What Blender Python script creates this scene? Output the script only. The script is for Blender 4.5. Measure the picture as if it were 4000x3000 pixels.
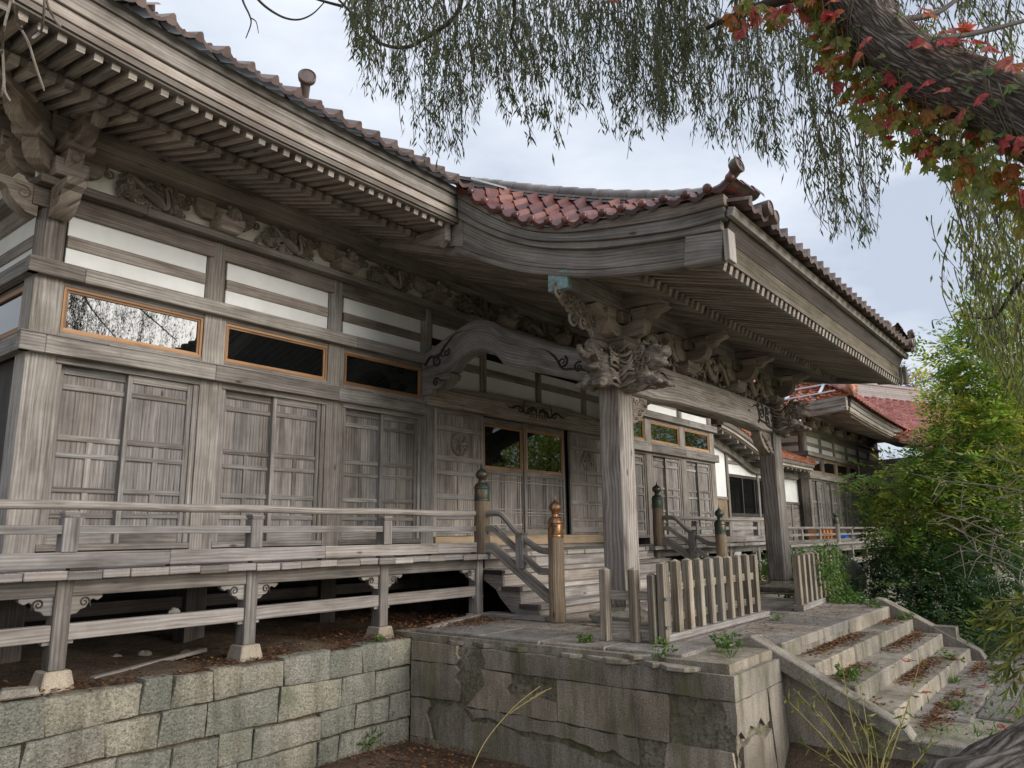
import bpy, bmesh, math, random
from math import sin, cos, pi, radians, sqrt
from mathutils import Vector as V, Matrix
random.seed(7)
R_ = random.Random(11)
for o in list(bpy.data.objects): bpy.data.objects.remove(o)
SC = bpy.context.scene
COL = SC.collection

# ------------------------------------------------------------------ camera
RT = V((0.6196781, -0.7847744, -0.0113192)); UP = V((-0.1478228, -0.1308643, 0.9803178)); FW = V((0.7708096, 0.6058083, 0.1971013))
F_PX = 2915.8
cd = bpy.data.cameras.new('camera'); cam = bpy.data.objects.new('camera', cd); COL.objects.link(cam)
cam.matrix_world = Matrix(((RT.x, UP.x, -FW.x, 0), (RT.y, UP.y, -FW.y, 0), (RT.z, UP.z, -FW.z, 0), (0, 0, 0, 1)))
cd.sensor_width = 36.0; cd.sensor_fit = 'HORIZONTAL'; cd.lens = F_PX/4000*36; cd.clip_start = 0.05; cd.clip_end = 2000
SC.camera = cam
def ray(px, py, d):            # a point in the place, d metres from where the photographer stood
    v = RT*((px-2000)/F_PX) - UP*((py-1500)/F_PX) + FW
    return v.normalized()*d
def D(x, y, d): return ray(x*4000/2212, y*4000/2212, d)

# ------------------------------------------------------------------ sky, sun, exposure
SUN_EL, SUN_AZ = radians(22), radians(170)       # azimuth measured from +Y towards +X: in front of the facade, a little left
W = bpy.data.worlds.new('World'); SC.world = W; W.use_nodes = True
wn, wl = W.node_tree.nodes, W.node_tree.links
wn.clear()
wo = wn.new('ShaderNodeOutputWorld'); bg = wn.new('ShaderNodeBackground'); sky = wn.new('ShaderNodeTexSky')
sky.sky_type = 'NISHITA'; sky.sun_disc = False; sky.sun_elevation = SUN_EL; sky.sun_rotation = SUN_AZ
sky.air_density = 1.0; sky.dust_density = 2.0
tc = wn.new('ShaderNodeTexCoord'); mp = wn.new('ShaderNodeMapping'); mp.inputs['Scale'].default_value = (1.0, 1.0, 2.4)
nz = wn.new('ShaderNodeTexNoise'); nz.inputs['Scale'].default_value = 2.3; nz.inputs['Detail'].default_value = 7; nz.inputs['Roughness'].default_value = .55
cr = wn.new('ShaderNodeValToRGB'); cr.color_ramp.elements[0].position = .36; cr.color_ramp.elements[0].color = (4.9, 5.5, 6.6, 1)
cr.color_ramp.elements[1].position = .66; cr.color_ramp.elements[1].color = (7.9, 8.35, 9.1, 1)
mx = wn.new('ShaderNodeMix'); mx.data_type = 'RGBA'; mx.inputs['Factor'].default_value = .9
wl.new(tc.outputs['Generated'], mp.inputs['Vector']); wl.new(mp.outputs['Vector'], nz.inputs['Vector']); 
dt = wn.new('ShaderNodeVectorMath'); dt.operation = 'DOT_PRODUCT'; dt.inputs[1].default_value = (.25, .85, .46); wl.new(tc.outputs['Generated'], dt.inputs[0])
gm = wn.new('ShaderNodeMapRange'); gm.inputs['From Min'].default_value = .45; gm.inputs['From Max'].default_value = 1.0; gm.inputs['To Min'].default_value = -.14; gm.inputs['To Max'].default_value = .22
wl.new(dt.outputs['Value'], gm.inputs['Value'])
ad = wn.new('ShaderNodeMath'); ad.operation = 'ADD'; wl.new(nz.outputs['Fac'], ad.inputs[0]); wl.new(gm.outputs['Result'], ad.inputs[1]); wl.new(ad.outputs[0], cr.inputs['Fac'])
wl.new(sky.outputs['Color'], mx.inputs['A']); wl.new(cr.outputs['Color'], mx.inputs['B'])
wl.new(mx.outputs['Result'], bg.inputs['Color']); bg.inputs['Strength'].default_value = .0385
wl.new(bg.outputs['Background'], wo.inputs['Surface'])
sd = bpy.data.lights.new('sun', 'SUN'); sd.energy = 1.5; sd.angle = radians(45); sd.color = (1, .965, .91)
sun = bpy.data.objects.new('sun', sd); COL.objects.link(sun)
sdir = V((sin(SUN_AZ)*cos(SUN_EL), cos(SUN_AZ)*cos(SUN_EL), sin(SUN_EL)))
sun.rotation_euler = sdir.to_track_quat('Z', 'Y').to_euler(); sun.location = (0, 0, 40)
SC.view_settings.view_transform = 'Standard'; SC.view_settings.look = 'None'; SC.view_settings.exposure = 1.72; SC.view_settings.gamma = 1
SC.view_settings.use_curve_mapping = False
SC.render.engine = 'CYCLES'
SC.cycles.max_bounces = 10; SC.cycles.transparent_max_bounces = 8; SC.cycles.diffuse_bounces = 8; SC.cycles.glossy_bounces = 4
SC.cycles.use_denoising = True; SC.cycles.use_adaptive_sampling = True; SC.cycles.caustics_reflective = False; SC.cycles.caustics_refractive = False

# ------------------------------------------------------------------ materials
def newmat(name):
    m = bpy.data.materials.new(name); m.use_nodes = True
    n, l = m.node_tree.nodes, m.node_tree.links
    b = n['Principled BSDF']
    return m, n, l, b
def ramp(n, stops):
    r = n.new('ShaderNodeValToRGB'); e = r.color_ramp.elements
    while len(e) < len(stops): e.new(.5)
    for k, (p, c) in enumerate(stops): e[k].position = p; e[k].color = (*c, 1)
    return r
def mixc(n, l, fac, a, b, mode='MIX'):
    x = n.new('ShaderNodeMix'); x.data_type = 'RGBA'; x.blend_type = mode
    for key, val in (('Factor', fac), ('A', a), ('B', b)):
        if hasattr(val, 'links'): l.new(val, x.inputs[key])
        elif isinstance(val, tuple): x.inputs[key].default_value = (*val, 1)
        else: x.inputs[key].default_value = val
    return x.outputs['Result']
def noise(n, l, vec, scale, detail=4, rough=.55, dist=0):
    x = n.new('ShaderNodeTexNoise'); x.inputs['Scale'].default_value = scale; x.inputs['Detail'].default_value = detail
    x.inputs['Roughness'].default_value = rough; x.inputs['Distortion'].default_value = dist
    if vec is not None: l.new(vec, x.inputs['Vector'])
    return x.outputs['Fac']
def mapping(n, l, vec, sc, loc=(0, 0, 0)):
    x = n.new('ShaderNodeMapping'); x.inputs['Scale'].default_value = sc; x.inputs['Location'].default_value = loc
    l.new(vec, x.inputs['Vector']); return x.outputs['Vector']
def math_(n, l, op, a, b=None):
    x = n.new('ShaderNodeMath'); x.operation = op
    for k, val in enumerate((a, b)):
        if val is None: continue
        if hasattr(val, 'links'): l.new(val, x.inputs[k])
        else: x.inputs[k].default_value = val
    return x.outputs[0]
def bump(n, l, b, h, strength, dist=.01):
    x = n.new('ShaderNodeBump'); x.inputs['Strength'].default_value = strength; x.inputs['Distance'].default_value = dist
    l.new(h, x.inputs['Height']); l.new(x.outputs['Normal'], b.inputs['Normal'])
def rnd_attr(n):
    a = n.new('ShaderNodeAttribute'); a.attribute_name = 'rnd'; return a.outputs['Fac']

def wood(name, light, dark, stain, gs=1.0, rough=.82, figure=.35, contrast=1.0):
    """weathered timber: grain runs along U of the box-wise UV map (metres)"""
    m, n, l, b = newmat(name)
    uv = n.new('ShaderNodeUVMap'); uv.uv_map = 'UVMap'; uv = uv.outputs['UV']
    obj = n.new('ShaderNodeTexCoord').outputs['Object']
    rn = rnd_attr(n)
    fine = noise(n, l, mapping(n, l, uv, (1.3*gs, 75*gs, 1)), 1.0, 5, .65, .3)
    mid = noise(n, l, mapping(n, l, uv, (.5*gs, 16*gs, 1)), 1.0, 5, .68, .7)
    warp = noise(n, l, mapping(n, l, uv, (.75*gs, 2.6*gs, 1), (3, 1, 0)), 1.0, 3, .5)
    sep = n.new('ShaderNodeSeparateXYZ'); l.new(uv, sep.inputs[0])
    ph = math_(n, l, 'ADD', math_(n, l, 'MULTIPLY', sep.outputs['Y'], 150*gs), math_(n, l, 'MULTIPLY', warp, 30*(.3+figure)))
    rings = math_(n, l, 'ADD', math_(n, l, 'MULTIPLY', math_(n, l, 'SINE', ph), .5), .5)
    fw = min(.26, .05+.16*figure)
    g = math_(n, l, 'ADD', math_(n, l, 'MULTIPLY', fine, .36*(1-fw)), math_(n, l, 'MULTIPLY', mid, .64*(1-fw)))
    g = math_(n, l, 'ADD', g, math_(n, l, 'MULTIPLY', rings, fw))
    h = .185/contrast
    r = ramp(n, [(max(0, .5-h), dark), (.5+h*.2, tuple(.45*a+.55*c for a, c in zip(dark, light))), (.5+h, light)])
    l.new(g, r.inputs['Fac'])
    big = noise(n, l, obj, 1.5, 6, .66)
    br = ramp(n, [(.38, (0, 0, 0)), (.66, (1, 1, 1))]); l.new(big, br.inputs['Fac'])
    c = mixc(n, l, math_(n, l, 'MULTIPLY', br.outputs['Color'], .72), r.outputs['Color'], stain, 'MULTIPLY')
    streak = noise(n, l, mapping(n, l, uv, (.9, 5, 1), (7, 3, 0)), 1.0, 3, .6)
    sr = ramp(n, [(.50, (1, 1, 1)), (.70, (.38, .35, .33))]); l.new(streak, sr.inputs['Fac'])
    c = mixc(n, l, .75, c, sr.outputs['Color'], 'MULTIPLY')
    tone = ramp(n, [(0, (.60, .575, .55)), (.28, (1.05, .985, .92)), (.5, (.84, .845, .85)), (.75, (1.08, 1.06, 1.04)), (1, (1.32, 1.27, 1.21))]); l.new(rn, tone.inputs['Fac'])
    c = mixc(n, l, .9, c, tone.outputs['Color'], 'MULTIPLY')
    crk = noise(n, l, mapping(n, l, uv, (.30, 34*gs, 1), (11, 5, 0)), 1.0, 3, .6, .15)
    ck = ramp(n, [(.62, (1, 1, 1)), (.665, (.16, .14, .125))]); l.new(crk, ck.inputs['Fac'])
    c = mixc(n, l, .6, c, ck.outputs['Color'], 'MULTIPLY')
    # knots and nail holes
    vo = n.new('ShaderNodeTexVoronoi'); vo.inputs['Scale'].default_value = 1.0; l.new(mapping(n, l, uv, (1.1, 3.4, 1)), vo.inputs['Vector'])
    kr = ramp(n, [(.035, (.18, .14, .12)), (.085, (1, 1, 1))]); l.new(vo.outputs['Distance'], kr.inputs['Fac'])
    c = mixc(n, l, .8, c, kr.outputs['Color'], 'MULTIPLY')
    l.new(c, b.inputs['Base Color']); b.inputs['Roughness'].default_value = rough; b.inputs['Specular IOR Level'].default_value = .25
    bump(n, l, b, g, .55, .006)
    return m
M = {}
M['wood'] = wood('weathered_wood', (.455, .43, .40), (.145, .131, .12), (.56, .535, .51))
M['wood_warm'] = wood('brown_wood', (.44, .395, .355), (.155, .134, .118), (.60, .565, .53))
M['wood_pale'] = wood('silver_wood', (.50, .465, .44), (.21, .19, .175), (.68, .65, .62))
M['wood_door'] = wood('door_boards', (.43, .40, .38), (.13, .117, .11), (.58, .55, .535), gs=.9)
M['wood_eave'] = wood('eave_wood', (.52, .475, .43), (.21, .185, .163), (.66, .63, .60), figure=.2)
M['wood_fence'] = wood('fence_wood', (.48, .435, .365), (.17, .145, .115), (.62, .55, .46), contrast=1.2)
M['wood_post'] = wood('log_wood', (.38, .30, .215), (.14, .105, .075), (.6, .52, .42))
M['wood_new'] = wood('new_timber', (.47, .37, .26), (.27, .20, .135), (.8, .74, .68), figure=.15, contrast=.6)
M['wood_orange'] = wood('window_wood', (.46, .275, .15), (.34, .19, .095), (.85, .8, .75), figure=.1, contrast=.6, rough=.6)
M['wood_koryo'] = wood('figured_beam', (.50, .455, .415), (.20, .172, .152), (.66, .62, .58), gs=.8, figure=.85)
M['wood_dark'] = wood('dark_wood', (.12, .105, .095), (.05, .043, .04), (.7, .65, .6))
M['carve'] = wood('carved_wood', (.52, .465, .415), (.22, .188, .163), (.6, .55, .5), gs=1.2, figure=.2)
M['carve_pale'] = wood('pale_carving', (.50, .44, .385), (.21, .175, .15), (.5, .45, .4), gs=1.2, figure=.25)
M['wood_soffit'] = wood('shaded_soffit_boards', (.28, .245, .215), (.11, .095, .083), (.6, .55, .5), figure=.2)  # darker copy of the eave wood: shade between rafters put into the colour
M['wood_stain'] = wood('stained_board', (.26, .225, .17), (.085, .072, .054), (.45, .42, .36))
M['carve_dark'] = wood('dark_relief', (.47, .425, .375), (.17, .148, .128), (.6, .55, .5), gs=1.2, figure=.2)
M['groove_dark'] = wood('dark_carving', (.085, .072, .064), (.03, .026, .023), (.6, .6, .6))  # dark raised curls drawn in place of carved grooves

def plain(name, col, rough=.6, var=.15, scale=6, metal=0, bumpy=0, spec=.4):
    m, n, l, b = newmat(name)
    obj = n.new('ShaderNodeTexCoord').outputs['Object']
    f = noise(n, l, obj, scale, 5, .6)
    r = ramp(n, [(.3, tuple(c*(1-var) for c in col)), (.7, tuple(min(1, c*(1+var)) for c in col))]); l.new(f, r.inputs['Fac'])
    l.new(r.outputs['Color'], b.inputs['Base Color']); b.inputs['Roughness'].default_value = rough; b.inputs['Metallic'].default_value = metal
    b.inputs['Specular IOR Level'].default_value = spec
    if bumpy: bump(n, l, b, f, bumpy, .01)
    return m
M['plaster'] = plain('white_plaster', (.78, .77, .745), .9, .075, 2.2)
M['cream'] = plain('aged_cream_board', (.82, .78, .68), .9, .12, 3)
M['copper_green'] = plain('verdigris', (.23, .33, .32), .6, .35, 14, .3)
M['lead'] = plain('roof_flashing', (.17, .18, .18), .6, .2, 3, .6)
M['white_metal'] = plain('white_metal', (.72, .75, .78), .4, .05, 3)
M['blue'] = plain('blue_sheet', (.03, .19, .62), .5, .2, 9)
M['crate'] = plain('orange_crate', (.62, .27, .11), .6, .12, 4)
M['crate_in'] = plain('crate_inside', (.36, .13, .05), .7, .12, 4)
M['black'] = plain('shade_black', (.012, .011, .011), .9, .1)  # black colour stands in for unlit space behind panes and under floors
M['dirt_stone'] = plain('field_stone', (.21, .19, .16), .9, .3, 9, 0, .6)
M['yellow'] = plain('dandelion_yellow', (.75, .48, .02), .7, .1)

def bronze(name, base, green, amount):
    m, n, l, b = newmat(name)
    obj = n.new('ShaderNodeTexCoord').outputs['Object']
    f = noise(n, l, mapping(n, l, obj, (9, 9, 5)), 1.0, 6, .65)
    r = ramp(n, [(amount-.08, base), (amount+.08, green)]); l.new(f, r.inputs['Fac'])
    l.new(r.outputs['Color'], b.inputs['Base Color']); b.inputs['Metallic'].default_value = .75
    rr = ramp(n, [(amount-.1, (.3, .3, .3)), (amount+.1, (.62, .62, .62))]); l.new(f, rr.inputs['Fac']); l.new(rr.outputs['Color'], b.inputs['Roughness'])
    return m
M['giboshi'] = bronze('green_bronze', (.19, .13, .07), (.075, .105, .09), .45)
M['giboshi_gold'] = bronze('worn_bronze', (.48, .245, .115), (.09, .065, .05), .55)

def glass(name):
    m, n, l, b = newmat(name)
    b.inputs['Base Color'].default_value = (.006, .007, .007, 1); b.inputs['Roughness'].default_value = .015; b.inputs['IOR'].default_value = 1.75
    b.inputs['Specular IOR Level'].default_value = .5
    obj = n.new('ShaderNodeTexCoord').outputs['Object']
    bump(n, l, b, noise(n, l, obj, 1.3, 2, .4), .03, .02)
    return m
M['glass'] = glass('window_glass')

def tile(name, c0, c1, c2, rough):
    m, n, l, b = newmat(name)
    obj = n.new('ShaderNodeTexCoord').outputs['Object']; rn = rnd_attr(n)
    r = ramp(n, [(0, c0), (.5, c1), (1, c2)]); l.new(rn, r.inputs['Fac'])
    f = noise(n, l, obj, 5, 6, .65)
    d = ramp(n, [(.40, (1.1, 1.1, 1.1)), (.55, (.8, .8, .78)), (.68, (.34, .35, .32))]); l.new(f, d.inputs['Fac'])
    c = mixc(n, l, .8, r.outputs['Color'], d.outputs['Color'], 'MULTIPLY')
    l.new(c, b.inputs['Base Color']); b.inputs['Roughness'].default_value = rough; b.inputs['Specular IOR Level'].default_value = .6
    bump(n, l, b, f, .25, .006)
    return m
M['tile'] = tile('red_glazed_tile', (.06, .020, .017), (.125, .032, .024), (.23, .095, .07), .36)
M['tile_old'] = tile('dull_brown_tile', (.095, .066, .058), (.14, .09, .08), (.20, .145, .125), .45)
M['tile_pink'] = tile('pink_tile', (.33, .11, .09), (.40, .15, .125), (.46, .22, .185), .5)
M['tile_orange'] = tile('orange_tile', (.33, .095, .04), (.40, .135, .065), (.45, .22, .16), .5)
M['tile_grey'] = tile('grey_ridge_tile', (.17, .155, .15), (.23, .20, .19), (.30, .26, .25), .4)

def stone(name, a, c, moss, mossamt, grain=60, pits=.5, bs=.6, blotch=1.6, streak=False):
    m, n, l, b = newmat(name)
    obj = n.new('ShaderNodeTexCoord').outputs['Object']; rn = rnd_attr(n)
    big = noise(n, l, obj, blotch, 6, .6)
    r = ramp(n, [(.32, a), (.68, c)]); l.new(big, r.inputs['Fac'])
    g = noise(n, l, obj, grain, 3, .7)
    gr = ramp(n, [(.36, (.48, .47, .45)), (.52, (1, 1, 1)), (.68, (1.28, 1.26, 1.22))]); l.new(g, gr.inputs['Fac'])
    col = mixc(n, l, .85, r.outputs['Color'], gr.outputs['Color'], 'MULTIPLY')
    vec = mapping(n, l, obj, (2.2, 2.2, .55)) if streak else obj
    mo = noise(n, l, vec, 1.5, 7, .68)
    mr = ramp(n, [(mossamt, (0, 0, 0)), (mossamt+.14, (1, 1, 1))]); l.new(mo, mr.inputs['Fac'])
    col = mixc(n, l, math_(n, l, 'MULTIPLY', mr.outputs['Color'], .75), col, moss)
    st = noise(n, l, mapping(n, l, obj, (6, 6, .9), (3, 9, 1)), 1.0, 6, .7)
    sr = ramp(n, [(.42, (1.08, 1.06, 1.03)), (.55, (.85, .82, .78)), (.70, (.42, .37, .32))]); l.new(st, sr.inputs['Fac'])
    col = mixc(n, l, .8, col, sr.outputs['Color'], 'MULTIPLY')
    tone = ramp(n, [(0, (.72, .74, .72)), (.5, (1, 1, 1)), (1, (1.22, 1.16, 1.05))]); l.new(rn, tone.inputs['Fac'])
    col = mixc(n, l, .8, col, tone.outputs['Color'], 'MULTIPLY')
    l.new(col, b.inputs['Base Color']); b.inputs['Roughness'].default_value = .92; b.inputs['Specular IOR Level'].default_value = .2
    vo = n.new('ShaderNodeTexVoronoi'); vo.inputs['Scale'].default_value = grain*.55; l.new(obj, vo.inputs['Vector'])
    pit = noise(n, l, mapping(n, l, obj, (1, 1, 1.5)), grain*.45, 4, .7, .6)
    h = math_(n, l, 'ADD', math_(n, l, 'MULTIPLY', pit, pits), math_(n, l, 'MULTIPLY', big, .3))
    bump(n, l, b, h, bs, .03)
    return m
M['tuff'] = stone('green_tuff', (.20, .205, .175), (.35, .332, .285), (.14, .155, .10), .60, 46, 1.4, .9, 1.6)
M['granite'] = stone('grey_granite', (.19, .17, .145), (.41, .37, .32), (.12, .125, .06), .54, 80, .4, .45, 1.4, True)
M['granite_side'] = stone('stained_granite', (.225, .19, .15), (.43, .375, .31), (.15, .15, .065), .52, 60, .5, .6, 1.3, True)
M['rubble'] = stone('mossy_rubble', (.20, .18, .135), (.34, .30, .23), (.12, .13, .05), .47, 24, 1.3, 1.0, 3)
M['paving'] = stone('worn_paving', (.225, .205, .19), (.36, .335, .315), (.15, .105, .08), .54, 60, .6, .6, 1.3)
M['garden'] = stone('bounce_ground', (.34, .32, .25), (.50, .47, .38), (.2, .24, .12), .55, 40, 1.0, .6, .8)  # made pale as a reflector, bouncing light up under the eaves
M['soil'] = stone('dark_soil', (.085, .06, .042), (.16, .115, .08), (.05, .04, .03), .6, 40, 1.0, .8, 2)
M['footing'] = stone('sand_granite', (.40, .34, .27), (.52, .45, .36), (.3, .26, .2), .7, 150, .3, .3)

def leafmat(name, stops, trans=.35, rough=.5):
    m, n, l, b = newmat(name)
    rn = rnd_attr(n)
    r = ramp(n, stops); l.new(rn, r.inputs['Fac'])
    ob = n.new('ShaderNodeTexCoord').outputs['Object']; f = noise(n, l, ob, 38, 3, .6); fr_ = ramp(n, [(.40, (.55, .5, .42)), (.52, (1, 1, 1)), (.68, (1.25, 1.2, 1.0))]); l.new(f, fr_.inputs['Fac'])
    colr = mixc(n, l, .8, r.outputs['Color'], fr_.outputs['Color'], 'MULTIPLY')
    l.new(colr, b.inputs['Base Color']); b.inputs['Roughness'].default_value = rough; b.inputs['Specular IOR Level'].default_value = .35
    t = n.new('ShaderNodeBsdfTranslucent'); l.new(mixc(n, l, 1.0, colr, (1.5, 1.6, .9), 'MULTIPLY'), t.inputs['Color'])
    mixs = n.new('ShaderNodeMixShader'); mixs.inputs['Fac'].default_value = trans
    l.new(b.outputs[0], mixs.inputs[1]); l.new(t.outputs[0], mixs.inputs[2])
    l.new(mixs.outputs[0], n['Material Output'].inputs['Surface'])
    return m
M['willow'] = leafmat('willow_leaf', [(0, (.045, .06, .03)), (.6, (.09, .11, .048)), (1, (.19, .185, .075))], .3)
M['willow_y'] = leafmat('sunlit_yellow_willow_leaf', [(0, (.08, .115, .035)), (.6, (.17, .19, .05)), (1, (.27, .26, .06))], .35)  # hanging sprays: sunlit look put into the colour; shoots are yellow-green themselves
M['vine'] = leafmat('vine_leaf', [(0, (.42, .035, .04)), (.22, (.45, .13, .14)), (.3, (.40, .14, .05)), (.48, (.32, .18, .04)), (.6, (.24, .23, .055)), (.76, (.19, .225, .06)), (1, (.10, .17, .07))], .4)
M['bush'] = leafmat('bush_leaf', [(0, (.06, .13, .04)), (.35, (.17, .29, .065)), (.65, (.33, .42, .10)), (.88, (.50, .47, .11)), (1, (.45, .28, .09))], .45)
M['bush_dark'] = leafmat('dark_bush_leaf', [(0, (.022, .05, .025)), (.6, (.05, .105, .04)), (1, (.12, .20, .05))], .25)
M['weed'] = leafmat('weed_leaf', [(0, (.05, .11, .025)), (.6, (.10, .19, .045)), (1, (.19, .26, .07))], .35)
M['litter'] = leafmat('fallen_leaf', [(0, (.06, .028, .018)), (.5, (.15, .062, .03)), (.85, (.30, .13, .05)), (1, (.42, .22, .09))], .1, .8)
M['redlitter'] = leafmat('small_red_litter', [(0, (.07, .022, .02)), (.7, (.16, .05, .04)), (1, (.26, .10, .07))], .1, .8)

def bark(name, a, c, sc, bs=1.0):
    m, n, l, b = newmat(name)
    uv = n.new('ShaderNodeUVMap').outputs['UV']; obj = n.new('ShaderNodeTexCoord').outputs['Object']
    wp = n.new('ShaderNodeTexNoise'); wp.inputs['Scale'].default_value = 1.0; wp.inputs['Detail'].default_value = 4; l.new(mapping(n, l, uv, (7*sc, 11*sc, 1)), wp.inputs['Vector'])
    va = n.new('ShaderNodeVectorMath'); va.operation = 'MULTIPLY_ADD'; va.inputs[1].default_value = (1.5, 2.4, 0); l.new(wp.outputs['Color'], va.inputs[0]); l.new(mapping(n, l, uv, (7.5*sc, 26*sc, 1)), va.inputs[2])
    f = noise(n, l, mapping(n, l, uv, (14*sc, 40*sc, 1)), 1.0, 6, .75, .6)
    vo = n.new('ShaderNodeTexVoronoi'); vo.feature = 'DISTANCE_TO_EDGE'; vo.inputs['Scale'].default_value = 1.0
    l.new(va.outputs[0], vo.inputs['Vector'])
    h = math_(n, l, 'ADD', f, math_(n, l, 'MULTIPLY', math_(n, l, 'MINIMUM', vo.outputs['Distance'], .3), 1.5))
    r = ramp(n, [(.45, tuple(x*.35 for x in a)), (.7, a), (1.0, c)]); l.new(h, r.inputs['Fac'])
    l.new(r.outputs['Color'], b.inputs['Base Color']); b.inputs['Roughness'].default_value = .95; b.inputs['Specular IOR Level'].default_value = .15
    bump(n, l, b, h, bs, .03)
    return m
M['bark'] = bark('willow_bark', (.17, .14, .115), (.40, .345, .295), 1.0)
M['twig'] = plain('twig', (.055, .042, .033), .8, .3, 20)
M['twig_pale'] = plain('pale_twig', (.17, .145, .115), .8, .2, 20)
M['stem_y'] = plain('yellow_stem', (.34, .27, .09), .7, .2, 20)
M['stem_g'] = plain('vine_stem', (.10, .075, .05), .8, .2, 20)

# ------------------------------------------------------------------ mesh helpers
class MB:
    def __init__(s): s.v = []; s.f = []; s.uv = []; s.rn = []; s.off = (0, 0)
    def new(s): s.off = (R_.uniform(0, 40), R_.uniform(0, 40)); s.r = R_.random(); return s
    def face(s, idx, uvs, r=None):
        s.f.append(idx); s.uv.append([(u+s.off[0], w+s.off[1]) for u, w in uvs]); s.rn.append(s.r if r is None else r)
    def hexa(s, c, g, r=None):
        """c: 8 corners indexed i+2j+4k; g: box axis of the grain"""
        s.new()
        if r is not None: s.r = r
        b = len(s.v); s.v += [tuple(p) for p in c]
        L = [(V(c[1])-V(c[0])).length, (V(c[2])-V(c[0])).length, (V(c[4])-V(c[0])).length]
        for ax, quad in ((2, (0, 2, 3, 1)), (2, (4, 5, 7, 6)), (1, (0, 1, 5, 4)), (1, (2, 6, 7, 3)), (0, (0, 4, 6, 2)), (0, (1, 3, 7, 5))):
            uvs = []
            for q in quad:
                p = [(q & 1)*L[0], ((q >> 1) & 1)*L[1], ((q >> 2) & 1)*L[2]]
                o = [a for a in (0, 1, 2) if a != ax]
                if g == ax: uvs.append((p[o[0]]*.15, p[o[1]]))
                else:
                    a2 = [a for a in o if a != g][0]; uvs.append((p[g], p[a2]+.37*ax))
            s.face([b+q for q in quad], uvs)
        return s
    def box(s, x0, x1, y0, y1, z0, z1, g=None, r=None):
        if g is None: d = [x1-x0, y1-y0, z1-z0]; g = d.index(max(d))
        return s.hexa([(x, y, z) for z in (z0, z1) for y in (y0, y1) for x in (x0, x1)], g, r)
    def bar(s, p0, p1, w, h, up=(0, 0, 1), r=None, w1=None, h1=None):
        p0, p1 = V(p0), V(p1); a = (p1-p0).normalized(); sd_ = a.cross(V(up))
        sd_ = sd_.normalized() if sd_.length > 1e-6 else V((1, 0, 0)); u = sd_.cross(a)
        w1 = w if w1 is None else w1; h1 = h if h1 is None else h1
        c = [p + sd_*sx*ww/2 + u*sz*hh/2 for sz in (-1, 1) for sx in (-1, 1) for p, ww, hh in ((p0, w, h), (p1, w1, h1))]
        # order i(along) j(side) k(up)
        return s.hexa([c[0], c[1], c[2], c[3], c[4], c[5], c[6], c[7]], 0, r)
    def loft(s, rings, cap=True, closed=True, r=None):
        s.new()
        if r is not None: s.r = r
        b = len(s.v); n = len(rings[0]); u = 0; us = [0]
        for k in range(1, len(rings)): u += (V(rings[k][0])-V(rings[k-1][0])).length; us.append(u)
        per = [0]
        for j in range(1, n+1): per.append(per[-1]+(V(rings[0][j % n])-V(rings[0][j-1])).length)
        for rg in rings: s.v += [tuple(p) for p in rg]
        for k in range(len(rings)-1):
            for j in range(n if closed else n-1):
                j2 = (j+1) % n
                s.face([b+k*n+j, b+k*n+j2, b+(k+1)*n+j2, b+(k+1)*n+j], [(us[k], per[j]), (us[k], per[j+1]), (us[k+1], per[j+1]), (us[k+1], per[j])])
        if cap and closed:
            s.face([b+j for j in reversed(range(n))], [(.02*j, per[j]) for j in reversed(range(n))])
            s.face([b+(len(rings)-1)*n+j for j in range(n)], [(.02*j, per[j]) for j in range(n)])
        return s
    def tube(s, pts, rad, n=8, cap=True, r=None, squash=None):
        pts = [V(p) for p in pts]; m = len(pts)
        rad = [rad]*m if not hasattr(rad, '__len__') else rad
        t0 = (pts[1]-pts[0]).normalized(); ref = V((0, 0, 1)) if abs(t0.z) < .9 else V((1, 0, 0))
        e1 = t0.cross(ref).normalized(); rings = []
        for k in range(m):
            t = (pts[min(k+1, m-1)]-pts[max(k-1, 0)]).normalized()
            e1 = (e1-t*e1.dot(t)); e1 = e1.normalized() if e1.length > 1e-6 else V((1, 0, 0)); e2 = t.cross(e1)
            rings.append([pts[k]+(e1*cos(2*pi*j/n)+e2*sin(2*pi*j/n))*rad[k] for j in range(n)])
        return s.loft(rings, cap, True, r)
    def lathe(s, prof, c=(0, 0, 0), n=16, r=None, axis='z'):
        rings = []
        for (rr, zz) in prof:
            ring = []
            for j in range(n):
                a = 2*pi*j/n
                if axis == 'z': p = (c[0]+rr*cos(a), c[1]+rr*sin(a), c[2]+zz)
                elif axis == 'x': p = (c[0]+zz, c[1]+rr*cos(a), c[2]+rr*sin(a))
                else: p = (c[0]+rr*sin(a), c[1]+zz, c[2]+rr*cos(a))
                ring.append(p)
            rings.append(ring)
        return s.loft(rings, True, True, r)
    def prism(s, poly, fn, t0, t1, r=None, gu=0):
        """poly: 2-D outline (ccw), fn(a,b,t) -> 3-D; gu: which outline axis carries the grain"""
        s.new()
        if r is not None: s.r = r
        b = len(s.v); n = len(poly)
        for t in (t0, t1): s.v += [tuple(fn(a, c, t)) for a, c in poly]
        uvp = [(a, c) if gu == 0 else (c, a) for a, c in poly]
        s.face([b+j for j in reversed(range(n))], [uvp[j] for j in reversed(range(n))])
        s.face([b+n+j for j in range(n)], uvp)
        for j in range(n):
            k = (j+1) % n
            s.face([b+j, b+k, b+n+k, b+n+j], [uvp[j], uvp[k], (uvp[k][0], uvp[k][1]+abs(t1-t0)), (uvp[j][0], uvp[j][1]+abs(t1-t0))])
        return s
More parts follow.
